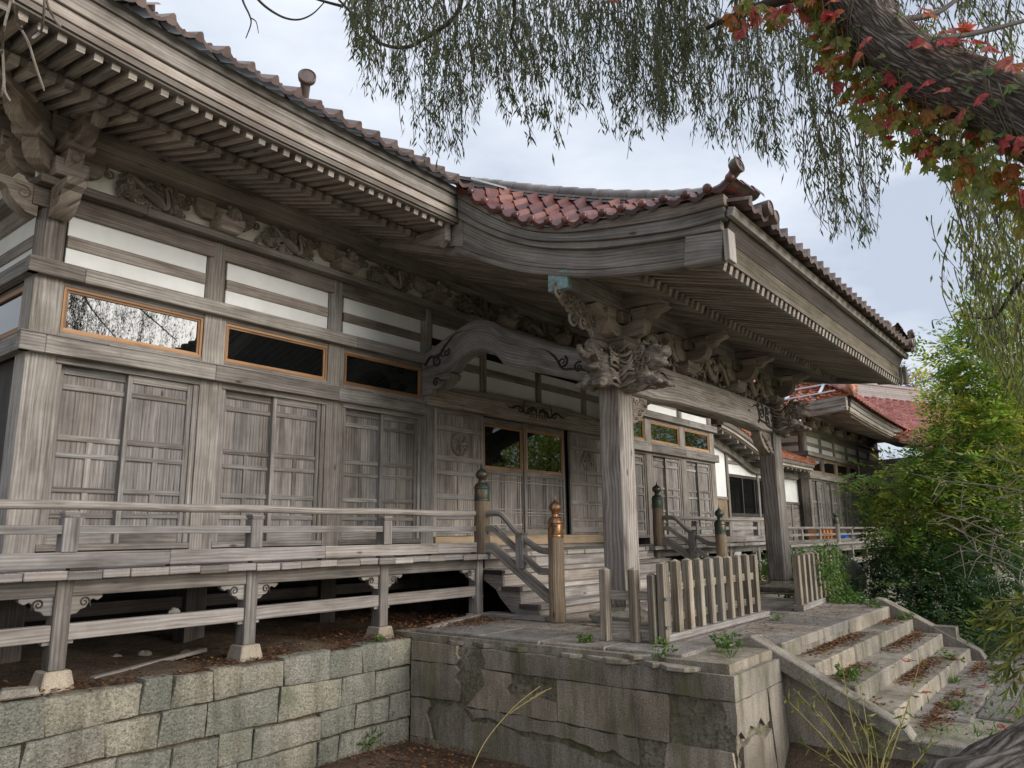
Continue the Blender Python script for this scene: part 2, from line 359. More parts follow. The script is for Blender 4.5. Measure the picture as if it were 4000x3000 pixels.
    def ell(s, c, rad, rot=None, nu=12, nv=8, r=None):
        rings = []
        for k in range(nv+1):
            th = pi*k/nv; th = min(max(th, .05), pi-.05)
            ring = []
            for j in range(nu):
                a = 2*pi*j/nu; p = V((sin(th)*cos(a)*rad[0], sin(th)*sin(a)*rad[1], cos(th)*rad[2]))
                if rot: p = rot @ p
                ring.append(V(c)+p)
            rings.append(ring)
        return s.loft(rings, True, True, r)
    def spiral(s, c, e1, e2, R, turns, th, sgn=1, start=0, n=6, lift=0, tail=0):
        e1, e2, c = V(e1), V(e2), V(c); nn = e1.cross(e2).normalized(); pts = []; rad = []
        m = max(10, int(turns*11))
        if tail:
            a = start; d = (e1*-sin(a)*sgn+e2*cos(a)); base = c+(e1*cos(a)+e2*sin(a))*R
            for k in range(3, 0, -1): pts.append(base-d*tail*k/3+(e1*cos(a)+e2*sin(a))*tail*.25*(k/3)**2); rad.append(th*(.35+.2*(3-k)))
        for k in range(m+1):
            t = k/m; a = start+sgn*2*pi*turns*t; rr = R*(1-.86*t)
            pts.append(c+(e1*cos(a)+e2*sin(a))*rr+nn*lift*t); rad.append(th*(1-.45*t))
        return s.tube(pts, rad, n)
    def build(s, name, mat, parent=None, smooth=None, bevel=0, loc=None):
        me = bpy.data.meshes.new(name)
        me.from_pydata(s.v, [], s.f)
        uvl = me.uv_layers.new(name='UVMap')
        flat = [c for f in s.uv for p in f for c in p]
        uvl.data.foreach_set('uv', flat)
        at = me.attributes.new('rnd', 'FLOAT', 'FACE'); at.data.foreach_set('value', s.rn)
        if smooth:
            me.polygons.foreach_set('use_smooth', [True]*len(me.polygons))
            me.set_sharp_from_angle(angle=radians(smooth))
        for mm in (mat if isinstance(mat, (list, tuple)) else [mat]): me.materials.append(mm)
        me.update()
        o = bpy.data.objects.new(name, me); COL.objects.link(o)
        if parent is not None: o.parent = parent; o.matrix_parent_inverse = parent.matrix_world.inverted() if False else Matrix.Translation(-V(parent.location))
        if bevel:
            bv = o.modifiers.new('bevel', 'BEVEL'); bv.width = bevel; bv.segments = 1; bv.limit_method = 'ANGLE'; bv.angle_limit = radians(50); bv.harden_normals = False
        return o
def world_loc(p):
    return V(p.location)
def tag(o, label=None, cat=None, group=None, kind=None):
    if label: o['label'] = label
    if cat: o['category'] = cat
    if group: o['group'] = group
    if kind: o['kind'] = kind
    return o
def thing(name, loc, label, cat, group=None):
    o = bpy.data.objects.new(name, None); COL.objects.link(o); o.location = tuple(loc); o.empty_display_size = .2
    return tag(o, label, cat, group)
def Box(name, mat, parent, *a, bevel=.006, g=None):
    return MB().box(*a, g=g).build(name, mat, parent, bevel=bevel)
def lerp(a, b, t): return a+(b-a)*t
def interp(tab, x):
    """piecewise smooth table lookup; tab sorted by first"""
    if x <= tab[0][0]: (x0, y0), (x1, y1) = tab[0], tab[1]
    elif x >= tab[-1][0]: (x0, y0), (x1, y1) = tab[-2], tab[-1]
    else:
        for k in range(len(tab)-1):
            if tab[k][0] <= x <= tab[k+1][0]: (x0, y0), (x1, y1) = tab[k], tab[k+1]; break
    return lerp(y0, y1, (x-x0)/(x1-x0))
def catmull(pts, m=6):
    pts = [V(p) for p in pts]; out = []
    for k in range(len(pts)-1):
        p0, p1, p2, p3 = pts[max(k-1, 0)], pts[k], pts[k+1], pts[min(k+2, len(pts)-1)]
        for j in range(m):
            t = j/m; out.append(.5*((2*p1)+(p2-p0)*t+(2*p0-5*p1+4*p2-p3)*t*t+(3*p1-p0-3*p2+p3)*t**3))
    out.append(pts[-1]); return out
# ------------------------------------------------------------------ ground, wall, platform, stone stairs
YW = 9.6; ZD = -.296; ZP = -1.27
CX = [3.28, 5.43, 7.58, 9.72, 16.1, 18.2, 20.32, 22.42]
def ground_z(x, y):
    pit = -2.66 + .04*sin(x*1.7)*cos(y*1.3)
    # the bank under the willow and the path to the right
    pth = -2.08
    t = min(1, max(0, (x-8.6)/.5)); z = lerp(pit, pth, t) if y > -6 else pth
    bank = max(0, 1-sqrt((x-.3)**2+(y+.9)**2)/3.2); z += .95*bank**1.2*(1 if x < 6 else 0)
    if x > 15.2: z = lerp(z, -1.75+.1*sin(x*.7+y), min(1, (x-15.2)/2.5))
    return z
def make_ground():
    xs = [-600, -200, -80, -30, -12] + [-6+.5*k for k in range(0, 80)] + [36, 42, 50, 62, 80, 140, 300, 900]
    ys = [-600, -200, -80, -30, -14] + [-8+.5*k for k in range(0, 33)] + [9, 12, 16, 20, 30, 50, 90, 200, 600]
    b = MB().new(); n = len(xs)
    for y in ys:
        for x in xs: b.v.append((x, y, ground_z(x, y)+R_.uniform(-.015, .015)))
    for j in range(len(ys)-1):
        for i in range(n-1):
            q = [j*n+i, j*n+i+1, (j+1)*n+i+1, (j+1)*n+i]
            b.face(q, [(b.v[k][0], b.v[k][1]) for k in q], .5)
    o = b.build('ground', [M['garden'], M['soil']], smooth=60); tag(o, kind='structure')
    for p in o.data.polygons:
        if -8 < p.center.x < 9 and .5 < p.center.y < 9: p.material_index = 1
make_ground()
# soil bed behind the retaining wall, under the veranda
b = MB(); b.new()
nx, ny = 70, 16
for j in range(ny+1):
    for i in range(nx+1):
        x = -5+30.*i/nx; y = 7.72+3.2*j/ny
        b.v.append((x, y, -1.40+.035*sin(3*x+y)+.025*sin(7*x-2*y)+(.1*(j/ny)) + (0.02 if j else -.03)))
for j in range(ny):
    for i in range(nx):
        q = [j*(nx+1)+i, j*(nx+1)+i+1, (j+1)*(nx+1)+i+1, (j+1)*(nx+1)+i]
        b.face(q, [(b.v[k][0], b.v[k][1]) for k in q], .4)
tag(b.build('terrace_ground', M['soil'], smooth=60), kind='structure')

# --- retaining wall of tuff blocks: one wall, its blocks are its pattern
def rough_block(mb, poly, fn, t0, t1, r, bulge=.02, jit=.006):
    """a cushion-faced block: outline poly in wall plane, front at t1"""
    n0 = len(poly); pts = []
    for k in range(n0):
        a, c = V((*poly[k], 0)), V((*poly[(k+1) % n0], 0)); m = max(2, int((c-a).length/.09))
        for j in range(m): pts.append(a.lerp(c, j/m)+V((R_.uniform(-jit, jit), R_.uniform(-jit, jit), 0)))
    cx = sum(p.x for p in pts)/len(pts); cy = sum(p.y for p in pts)/len(pts)
    ring = lambda s_, t: [fn(cx+(p.x-cx)*s_, cy+(p.y-cy)*s_, t+R_.uniform(-1, 1)*.003) for p in pts]
    mb.loft([ring(1, t0), ring(1, t1-bulge*1.1), ring(.965, t1-bulge*.3), ring(.88, t1), ring(.5, t1+bulge*.25), ring(.05, t1+bulge*.3)], True, True, r)
wall = MB()
fnw = lambda a, c, t: (a, 7.65-t+(c+1.37)*.0, c)
zrow = [-1.362, -1.70, -2.03, -2.36, -2.72]
Rw = random.Random(5)
for k in range(4):
    x = -5.6+Rw.random()*.5; shear = .0
    seq = []
    while x < 7.42:
        w = Rw.choice([.32, .42, .55, .66, .78, .88, .5]); xe = min(7.46, x+w)
        if 7.46-xe < .25: xe = 7.46
        seq.append((x, xe)); x = xe
    prevj = (0, 0)
    for (xa, xb) in seq:
        g = .0035
        d1, d2 = (prevj[0]), Rw.uniform(-.03, .03)
        e1, e2 = prevj[1], Rw.uniform(-.06, .06)
        zt, zb = zrow[k]+(Rw.uniform(-.03, .0) if k else Rw.uniform(-.035, .0)), zrow[k+1]
        ztb = zt+Rw.uniform(-.015, .015)
        wob = lambda xx, row: .022*sin(xx*1.15+row*2.1)+.010*sin(xx*3.7+row) if row else 0
        rough_block(wall, [(xa+g+d1, zb+g+wob(xa, k+1)), (xb-g+e2*.6, zb+g+wob(xb, k+1)), (xb-g+e2*.3-.0, (zt+ztb)/2-g+wob(xb, k)), (xa+g-d1*.4, zt-g+wob(xa, k))] if xb < 7.4 else
                    [(xa+g+d1, zb+g+wob(xa, k+1)), (xb, zb+g), (xb, zt-g), (xa+g-d1*.4, zt-g+wob(xa, k))], fnw, -.28, .0+Rw.uniform(-.012, .012), Rw.random(), .014)
        prevj = (e2*.6, 0)
wl_o = wall.build('retaining_wall', M['tuff'], smooth=40)
tag(wl_o, 'low retaining wall of rough greenish stone blocks below the veranda', 'stone wall')
bk = MB().box(-5.6, 7.46, 7.72, 7.9, -2.75, -1.42)
o = bk.build('joint_backing', M['soil'], wl_o)

# --- stone platform before the stairs
PL = thing('stone_platform', (11, 5.4, ZP), 'grey granite platform under the portico with broken facing slabs', 'platform')
core = MB(); core.new()
def rough_face(mb, fn, a0, a1, c0, c1, na, nc, amp, r=.5):
    mb.new(); b0 = len(mb.v)
    for j in range(nc+1):
        for i in range(na+1):
            a = lerp(a0, a1, i/na); c = lerp(c0, c1, j/nc)
            mb.v.append(fn(a, c, R_.uniform(-amp, amp)))
    for j in range(nc):
        for i in range(na):
            q = [b0+j*(na+1)+i, b0+j*(na+1)+i+1, b0+(j+1)*(na+1)+i+1, b0+(j+1)*(na+1)+i]
            mb.face(q, [(lerp(a0, a1, (i+u)/na), lerp(c0, c1, (j+w)/nc)) for u, w in ((0, 0), (1, 0), (1, 1), (0, 1))], r)
rough_face(core, lambda a, c, t: (7.515+t, a, c), 7.7, 3.16, -2.75, -1.42, 60, 18, .02)
rough_face(core, lambda a, c, t: (a, 3.165+t, c), 7.51, 8.9, -2.75, -1.42, 20, 18, .02)
core.build('rubble_core', M['rubble'], PL, smooth=40)
MB().box(7.55, 14.9, 3.2, 8.1, -2.7, -1.31).build('platform_body', M['granite_side'], PL)
fpl = lambda a, c, t: (7.5-t, a, c)
def ragged(poly, jit=.012, step=.1):
    out = []
    for k in range(len(poly)):
        a, c = V((*poly[k], 0)), V((*poly[(k+1) % len(poly)], 0)); L = (c-a).length; m = max(1, int(L/step))
        for j in range(m):
            p = a.lerp(c, j/m); jj = jit if (j and poly[k][-1] is not None) else 0
            out.append((p.x+R_.uniform(-jj, jj), p.y+R_.uniform(-jj, jj)))
    return out
slabs = MB()
S_side = [
    ([(7.645, -1.405), (6.83, -1.405), (6.84, -1.5), (6.79, -1.56), (6.85, -1.632), (7.645, -1.64)], .006),
    ([(6.40, -1.41), (5.92, -1.41), (4.41, -1.40), (3.125, -1.405), (3.125, -1.642), (4.82, -1.642), (5.92, -1.640), (6.36, -1.636), (6.33, -1.55), (6.39, -1.47)], .005),
    ([(7.645, -1.652), (6.86, -1.650), (6.80, -1.71), (6.86, -1.80), (6.77, -1.90), (6.80, -2.07), (7.645, -2.10)], .012),
    ([(6.42, -1.652), (5.95, -1.655), (5.94, -1.77), (6.02, -1.84), (5.97, -1.90), (5.69, -1.885), (5.27, -1.91), (5.272, -2.105), (5.93, -2.11), (6.66, -2.112), (6.56, -2.03), (6.49, -1.95), (6.36, -1.83), (6.38, -1.72)], .012),
    ([(5.26, -1.652), (3.852, -1.655), (3.885, -2.122), (4.56, -2.122), (5.262, -2.10)], .003),
    ([(3.27, -1.655), (3.125, -1.652), (3.125, -1.93), (3.17, -1.95), (3.20, -1.90), (3.24, -1.86), (3.22, -1.78)], .012),
    ([(6.70, -2.125), (5.93, -2.122), (4.24, -2.132), (4.235, -2.40), (4.40, -2.36), (4.53, -2.29), (4.73, -2.34), (5.1, -2.26), (5.48, -2.275), (5.93, -2.265), (6.31, -2.20), (6.5, -2.23)], .014),
    ([(3.89, -2.135), (3.19, -2.122), (3.175, -2.25), (3.21, -2.40), (3.3, -2.72), (3.98, -2.72), (3.94, -2.44)], .01),
    ([(7.645, -2.605), (7.10, -2.585), (7.12, -2.72), (7.16, -2.86), (7.4, -2.78), (7.645, -2.7)], .01),
    ([(7.645, -2.125), (7.33, -2.115), (7.31, -2.2), (7.37, -2.29), (7.30, -2.42), (7.26, -2.58), (7.645, -2.59)], .012),
    ([(7.2, -2.15), (6.72, -2.14), (6.6, -2.3), (6.2, -2.26), (5.6, -2.36), (5.2, -2.34), (4.8, -2.42), (4.3, -2.5), (4.1, -2.74), (7.1, -2.74), (7.22, -2.5), (7.28, -2.3)], .02),
]
for k, (poly, jit) in enumerate(S_side):
    th = .035 if k != 10 else .012
    pts = ragged(poly, jit)
    slabs.prism(pts, fpl, -.02, th, Rw.random()*.6+.2)
slabs.build('side_facing', M['granite_side'], PL)
front = MB()
ff = lambda a, c, t: (a, 3.155-t, c)
for poly, jit in (([(7.467, -1.405), (8.88, -1.405), (8.88, -1.645), (7.467, -1.645)], .004),
                  ([(7.467, -1.655), (8.34, -1.65), (8.34, -1.97), (8.22, -2.0), (8.1, -1.90), (7.95, -1.97), (7.8, -1.92), (7.66, -2.02), (7.56, -1.93), (7.467, -1.95)], .012),
                  ([(8.36, -1.655), (8.88, -1.652), (8.88, -2.7), (8.52, -2.7), (8.47, -2.3), (8.42, -2.0)], .008),
                  ([(7.6, -2.08), (7.9, -2.03), (8.2, -2.12), (8.38, -2.06), (8.45, -2.4), (8.5, -2.72), (7.58, -2.72)], .015)):
    front.prism(ragged(poly, jit), ff, -.02, .03, Rw.random()*.6+.35)
front.build('front_facing', M['granite'], PL)
# paving slabs on top, their edges stepping
pav = MB()
xs = [7.60, 8.55, 9.7, 10.9, 12.1, 13.2, 14.35]
for i in range(len(xs)-1):
    yy = [3.3, 4.15, 5.2, 6.3, 7.35, 8.3]
    if i == 0: yy = [3.75, 4.7, 5.6, 6.55, 7.72]
    if i > 0: yy[0] = 3.16
    if i == 1: yy[0] = 3.62
    for j in range(len(yy)-1):
        if yy[j+1] <= yy[j]: continue
        g = .006; dz = Rw.uniform(-.006, .004)
        x0, x1, y0, y1 = xs[i]+g, xs[i+1]-g, yy[j]+g, yy[j+1]-g
        if i == 0: x0 += Rw.uniform(-.03, .05)
        pav.hexa([(x0, y0, -1.40), (x1, y0, -1.40), (x0, y1, -1.40), (x1, y1, -1.40), (x0, y0, ZP+dz), (x1, y0, ZP+dz), (x0, y1, ZP+dz), (x1, y1, ZP+dz)], 0)
pav.box(9.03, 9.69, 3.17, 3.615, -1.40, ZP-.004).box(8.2, 8.77, 3.22, 3.615, -1.40, ZP-.05)
pav.build('paving', M['paving'], PL, bevel=.012)
# right flank of the platform
MB().box(14.36, 15.4, 3.55, 8.2, -2.3, -1.30).build('platform_flank', M['granite'], PL, bevel=.02)
# loose broken slabs along the ledge: each one a thing
spots = [(7.56, 6.9, .30, .16), (7.6, 6.45, .36, .2), (7.58, 5.9, .42, .17), (7.63, 5.52, .2, .15), (7.57, 5.12, .34, .2), (7.6, 4.72, .4, .22), (7.52, 4.45, .46, .2), (7.62, 4.28, .3, .24), (7.52, 4.02, .26, .18), (7.53, 3.72, .50, .26)]
for k, (x, y, L, w) in enumerate(spots):
    bm_ = MB(); a0 = Rw.uniform(-.5, .5); m = 9; poly = []
    for j in range(m):
        a = 2*pi*j/m; q = (cos(a)*w*(1+Rw.uniform(-.25, .2)), sin(a)*L*.55*(1+Rw.uniform(-.25, .2)))
        poly.append((q[0], q[1]))
    zz = -1.402 if k != 7 else -1.352; th = Rw.uniform(.035, .055); tl = Rw.uniform(-.08, .08)
    bm_.prism(poly, lambda a, c, t: (x+a*.75+.03, y+c, zz+t+tl*c*.3), .0, th, Rw.random())
    o = bm_.build('broken_slab', M['granite'], bevel=.006)
    tag(o, ['flat broken stone shard on the ledge nearest the retaining wall', 'second broken shard on the platform ledge from the retaining wall', 'wide thin shard on the ledge beside the moss hole', 'small square shard on the platform ledge',
            'cracked shard on the ledge below the short fence end', 'long shard on the ledge left of the fence corner', 'largest flat broken slab sticking out over the platform ledge', 'pale shard lying on top of another shard on the ledge',
            'small shard beside the dandelion on the ledge', 'cracked slab on the ledge closest to the platform corner'][k], 'stone slab', 'broken slabs on the platform ledge')

# --- granite stairs in front of the platform
ST = thing('stone_stairs', (11.6, 2.6, -2.06), 'four broad granite steps with sloping side slabs littered with leaves', 'stairs')
for k, (z, y0, y1) in enumerate(((-1.275, 3.16, 3.62), (-1.47, 2.80, 3.2), (-1.67, 2.40, 2.85), (-1.87, 2.03, 2.45))):
    xs = [9.02, 10.9+[.9, -.25, .1, .7][k], 14.33] if k != 2 else [9.02, 10.7, 12.36, 14.33]
    for i in range(len(xs)-1):
        dy = Rw.uniform(-.012, .012)
        MB().box(xs[i]+.006, xs[i+1]-.006, y0+dy, y1, z-.24, z+Rw.uniform(-.006, .004)).build('step', M['granite'], ST, bevel=.014)
def stringer(x0, x1, pts, name):
    MB().prism(pts, lambda a, c, t: (t, a, c), x0, x1, gu=0).build(name, M['granite'], ST, bevel=.015)
stringer(8.78, 9.02, [(3.60, -1.30), (3.52, -1.20), (3.44, -1.185), (1.90, -1.98), (1.84, -2.08), (1.98, -2.12), (3.45, -1.38)][::-1], 'side_slab')
stringer(14.33, 14.62, [(3.52, -1.36), (3.46, -1.19), (3.36, -1.15), (3.25, -1.17), (1.90, -1.90), (1.83, -2.02), (1.95, -2.10), (2.2, -2.10), (3.5, -1.55)][::-1], 'side_slab')
cheek = MB()
cheek.prism([(3.14, -1.44), (3.14, -2.75), (0.2, -2.75), (.2, -2.34), (1.0, -2.28), (1.70, -2.13), (1.98, -2.14), (2.2, -2.02)], lambda a, c, t: (t, a, c), 8.90, 9.0, .3)
cheek.build('cheek_wall', M['granite_side'], ST)
MB().box(14.34, 14.6, 2.2, 3.5, -2.3, -1.56).build('cheek_wall', M['granite'], ST)
# path kerbs and paving stones
ker = MB()
for (ya, yb) in ((1.80, 1.34), (1.31, .2), (.18, -1.4), (-1.42, -3.2), (-3.22, -6)):
    ker.hexa([(x+Rw.uniform(-.02, .02), y, z) for z in (-2.2, -2.085) for y in (yb, ya) for x in (8.84, 9.1)], 1)
tag(ker.build('path_kerb', M['granite'], bevel=.015), kind='structure')
pth = MB()
for j, y in enumerate((1.5, .75, 0, -.8, -1.7, -2.7, -3.8)):
    x = 9.9+.3*(j % 2)
    while x < 14.2:
        w = Rw.uniform(.8, 1.5); hh = .62+.1*j
        if Rw.random() < .85:
            c = [(x+Rw.uniform(-.02, .02), y+Rw.uniform(-.03, .03), -2.2), (x+w-.06, y+Rw.uniform(-.03, .03), -2.2), (x, y+hh, -2.2), (x+w-.06, y+hh, -2.2)]
            t = -2.045+Rw.uniform(-.012, .012)
            pth.hexa(c+[(p[0], p[1], t) for p in c], 0)
        x += w
tag(pth.build('path', M['paving'], bevel=.02), kind='structure')
# ------------------------------------------------------------------ the temple hall: walls
ZK = dict(sill=-.06, door_t=2.062, nl0=2.14, nl1=2.355, w0=2.45, w1=3.02, nu0=3.085, nu1=3.277, st0=3.53, st1=3.69, hn0=3.95, hn1=4.19, wp1=4.295, fr1=4.72, eb1=5.06)
def column(root, x, y=YW, z0=ZD, hs=.165, front=True):
    """squared below, round above the upper tie beam"""
    m = MB().box(x-hs, x+hs, y, y+2*hs, z0, ZK['nu1']-.02, g=2)
    m.tube([(x, y+hs, ZK['nu1']-.03), (x, y+hs, ZK['hn1'])], hs*1.0, 20)
    return m.build('column', M['wood'], root, smooth=35, bevel=.008)
def door_leaf(root, xa, xb, y, z0, z1, mat, name='sliding_door', bulk=.0, z_raise=0):
    """one boarded leaf: stiles, four rails, a mid muntin in the lower part"""
    H = z1-z0; w = .062; f = MB(); zr = lambda t: z0+H*t
    f.box(xa, xa+w, y, y+.05, z0, z1, g=2); f.box(xb-w*1.15, xb, y, y+.05, z0, z1, g=2)
    f.box(xa+w, xb-w*1.15, y+.003, y+.048, z1-.10, z1, g=0); f.box(xa+w, xb-w*1.15, y+.003, y+.048, z0, z0+.12, g=0)
    for t, h in ((.865, .07), (.575, .07), (.48, .06), (.285, .065), (.145, .06)):
        f.box(xa+w, xb-w*1.15, y+.004, y+.046, zr(t), zr(t)+h, g=0)
    xm = (xa+xb)/2
    f.box(xm-.035, xm+.035, y+.007, y+.045, z0+.12, zr(.575), g=2)
    o = f.build(name, M['wood'], root, bevel=.004)
    p = MB(); k = 0; x = xa+.02; nb = 4; bw = (xb-xa-.04)/nb
    for k in range(nb): p.box(x+bw*k+.002, x+bw*(k+1)-.002, y+.028, y+.04, z0+.02, z1-.02, g=2)
    p.build('panel', M['wood_door'], o)
    return o
def window(root, xa, xb, y, z0, z1, fw=.062, name='transom_window'):
    f = MB()
    for s, d in ((0, 0), (1, .018)):
        q = fw*.5*s; w = fw*.5
        f.box(xa+q, xb-q, y+d, y+.06, z1-q-w, z1-q, g=0); f.box(xa+q, xb-q, y+d, y+.06, z0+q, z0+q+w, g=0)
        f.box(xa+q, xa+q+w, y+d, y+.06, z0+q+w, z1-q-w, g=2); f.box(xb-q-w, xb-q, y+d, y+.06, z0+q+w, z1-q-w, g=2)
    o = f.build(name, M['wood_orange'], root)
    MB().box(xa+fw-.004, xb-fw+.004, y+.036, y+.044, z0+fw-.004, z1-fw+.004).build('glass', M['glass'], o)
    return o
def bay(root, xa, xb, y=YW, win=True, doors=True):
    """one bay between column faces xa..xb"""
    MB().box(xa, xb, y+.075, y+.11, ZK['nu1'], ZK['st0']).build('plaster_panel', M['plaster'], root)
    MB().box(xa, xb, y+.075, y+.11, ZK['st1'], ZK['hn0']).build('plaster_panel', M['plaster'], root)
    MB().box(xa, xb, y+.055, y+.13, ZK['st0'], ZK['st1'], g=0).build('cross_rail', M['wood_warm'], root, bevel=.006)
    if win:
        MB().box(xa, xb, y+.01, y+.09, ZK['nl1']-.002, ZK['w0']-.002, g=0).build('window_sill', M['wood'], root, bevel=.005)
        MB().box(xa, xb, y+.012, y+.09, ZK['w1']+.002, ZK['nu0']+.01, g=0).build('window_lintel', M['wood'], root, bevel=.005)
        window(root, xa+.01, xb-.01, y+.02, ZK['w0'], ZK['w1'])
        MB().box(xa-.1, xb+.1, y+.4, y+.44, ZK['w0']-.2, ZK['w1']+.2).build('shade_backing', M['black'], root)
    if doors:
        MB().box(xa, xb, y+.0, y+.15, ZK['door_t'], ZK['nl0']+.01, g=0).build('lintel', M['wood'], root, bevel=.005)
        MB().box(xa, xb, y-.004, y+.2, -.135, ZK['sill'], g=0).build('sill', M['wood'], root, bevel=.005)
        jw = .075
        for q in (xa, xb-jw): MB().box(q, q+jw, y+.025, y+.16, ZK['sill'], ZK['door_t'], g=2).build('door_jamb', M['wood'], root, bevel=.004)
        xm = (xa+xb)/2
        door_leaf(root, xa+jw+.003, xm+.03, y+.10, ZK['sill'], ZK['door_t'], None)
        door_leaf(root, xm-.035, xb-jw-.003, y+.045, ZK['sill'], ZK['door_t'], None)
def long_beams(root, xa, xb, y=YW, lower=True, lower_gap=None):
    segs = lambda z0, z1, y0, y1, mat, nm: None
    def run(nm, mat, z0, z1, y0, y1, gap=None, cuts=()):
        ends = [(xa, xb)] if not gap else [(xa, gap[0]), (gap[1], xb)]
        for (p, q) in ends:
            cc = [p]+[c for c in cuts if p < c < q]+[q]
            m = MB()
            for k in range(len(cc)-1): m.box(cc[k]+(.0015 if k else 0), cc[k+1]-(.0015 if k < len(cc)-2 else 0), y0, y1, z0, z1, g=0)
            m.build(nm, M[mat], root, bevel=.008)
    cuts = [c for c in CX]
    run('tie_beam', 'wood', ZK['nl0'], ZK['nl1'], y-.10, y+.02, lower_gap, cuts)
    run('beam_cap', 'wood_pale', ZK['nl1']+.001, ZK['nl1']+.022, y-.105, y+.015, lower_gap, [c+.7 for c in cuts])
    run('tie_beam', 'wood', ZK['nu0'], ZK['nu1'], y-.10, y+.02, lower_gap, [c+.35 for c in cuts[::2]])
    run('head_beam', 'wood_warm', ZK['hn0'], ZK['hn1'], y+.02, y+.2)
    run('wall_plate', 'wood_warm', ZK['hn1'], ZK['wp1'], y-.15, y+.35, None, [c+1 for c in cuts[::3]])
    run('frieze_board', 'cream', ZK['wp1'], ZK['fr1']+.02, y+.03, y+.07)
    run('eave_beam', 'wood_eave', ZK['fr1'], ZK['eb1'], y-.3, y+.02, None, [c-.6 for c in cuts[::2]])

def curl_cluster(m, c, e1, e2, w, h, n, rr, th, rnd, lift=.015):
    c, e1, e2 = V(c), V(e1), V(e2); nn = e1.cross(e2)
    for k in range(n):
        a, d = rnd.uniform(-w/2, w/2), rnd.uniform(-h/2, h/2); R = rr*rnd.uniform(.7, 1.25)
        m.spiral(c+e1*a+e2*d+nn*rnd.uniform(0, lift), e1, e2, R, rnd.uniform(1.1, 1.7), th*rnd.uniform(.8, 1.2), rnd.choice((-1, 1)), rnd.uniform(0, 6.3), 5, lift*.7, R*1.1)
def crane(root, x0, x1, y, z0, z1, kind, mir=1):
    """relief of a flying crane among clouds, or of waves, inside one frieze panel"""
    rnd = random.Random(kind*13+3); m = MB(); xm = (x0+x1)/2; h = z1-z0; w = x1-x0
    X = lambda u: xm+mir*u*w/2
    P = lambda u, t, d=0: V((X(u), y-d*1.7, z0+h*t))
    e1, e2 = V((1, 0, 0)), V((0, 0, 1))
    # body and neck
    body = catmull([P(-.42, .62, .03), P(-.12, .5, .055), P(.18, .3, .06), P(.36, .14, .05)], 5)
    m.tube(body, [.015, .03, .045, .055, .062, .068, .072, .075, .076, .076, .074, .07, .066, .06, .05, .03][:len(body)], 9)
    neck = catmull([P(.33, .14, .05), P(.46, .2, .065), P(.42, .55, .075), P(.36, .82, .07), P(.47, .86, .075), P(.58, .5, .07)], 5)
    m.tube(neck, [max(.012, .042-.0012*k) for k in range(len(neck))], 8)
    m.tube([P(.57, .52, .07), P(.64, .2, .07)], [.014, .003], 6)
    # wing feathers
    for k in range(11):
        t = k/10; a = P(-.28+.5*t, .58-.34*t, .06); d = P(-.68+.55*t, .98-.18*t+.08*sin(3*t), .035)
        m.tube([a, a.lerp(d, .5)+V((0, -.02, .0)), d], [.022, .028, .008], 6)
    for k in range(9):
        t = k/8; a = P(-.36+.16*t, .5, .05); d = P(-.98+.3*t, .28-.2*t, .02)
        m.tube([a, a.lerp(d, .5)+V((0, -.015, .01)), d], [.012, .018, .006], 5)
    # clouds
    for (u, t, n) in ((-.75, .5, 4), (.25, .6, 4), (.6, .45, 4), (-.45, .2, 4), (.0, .12, 3), (-.6, .75, 5), (.05, .86, 4), (.72, .7, 5), (.78, .25, 6), (-.2, .15, 4), (.45, .93, 3), (-.85, .3, 3), (.95, .5, 3)):
        curl_cluster(m, P(u, t, .02), e1, e2, w*.24, h*.28, n+2, h*.13, .021, rnd, .04)
    return m.build('crane_carving', M['carve_dark'], root, smooth=50)
def frieze_block(root, x, y=YW):
    """bearing block, wings and carved nose over a column"""
    z0 = ZK['wp1']; m = MB()
    m.hexa([(x-.15, y-.26, z0), (x+.15, y-.26, z0), (x-.15, y+.04, z0), (x+.15, y+.04, z0), (x-.19, y-.30, z0+.10), (x+.19, y-.30, z0+.10), (x-.19, y+.04, z0+.10), (x+.19, y+.04, z0+.10)], 0)
    m.box(x-.19, x+.19, y-.30, y+.04, z0+.101, z0+.2, g=0)
    for s in (-1, 1):
        m.prism([(.19, .16), (.33, .16), (.42, .22), (.46, .32), (.46, .425), (.16, .425)], lambda a, c, t: (x+s*a, t, z0+c), y-.10, y+.02)
    o = m.build('bracket', M['carve'], root, bevel=.008)
    n = MB(); rnd = random.Random(int(x*10))
    n.ell((x, y-.3, z0+.25), (.075, .12, .10)); n.ell((x, y-.40, z0+.20), (.05, .07, .05)); n.ell((x-.07, y-.30, z0+.33), (.03, .04, .035)); n.ell((x+.07, y-.30, z0+.33), (.03, .04, .035))
    for s in (-1, 1): n.spiral((x+s*.085, y-.30, z0+.22), (0, 1, 0), (0, 0, 1), .06, 1.4, .015, s, 1, 6)
    for s in (-1, 1):
        n.spiral((x+s*.55, y-.0, z0+.34), (1, 0, 0), (0, 0, 1), .075, 1.5, .017, s, 2, 6)
        n.spiral((x+s*.36, y-.09, z0+.30), (1, 0, 0), (0, 0, 1), .05, 1.4, .013, s, 2, 6)
    n.build('nose_carving', M['carve_pale'], o, smooth=50)
    return o

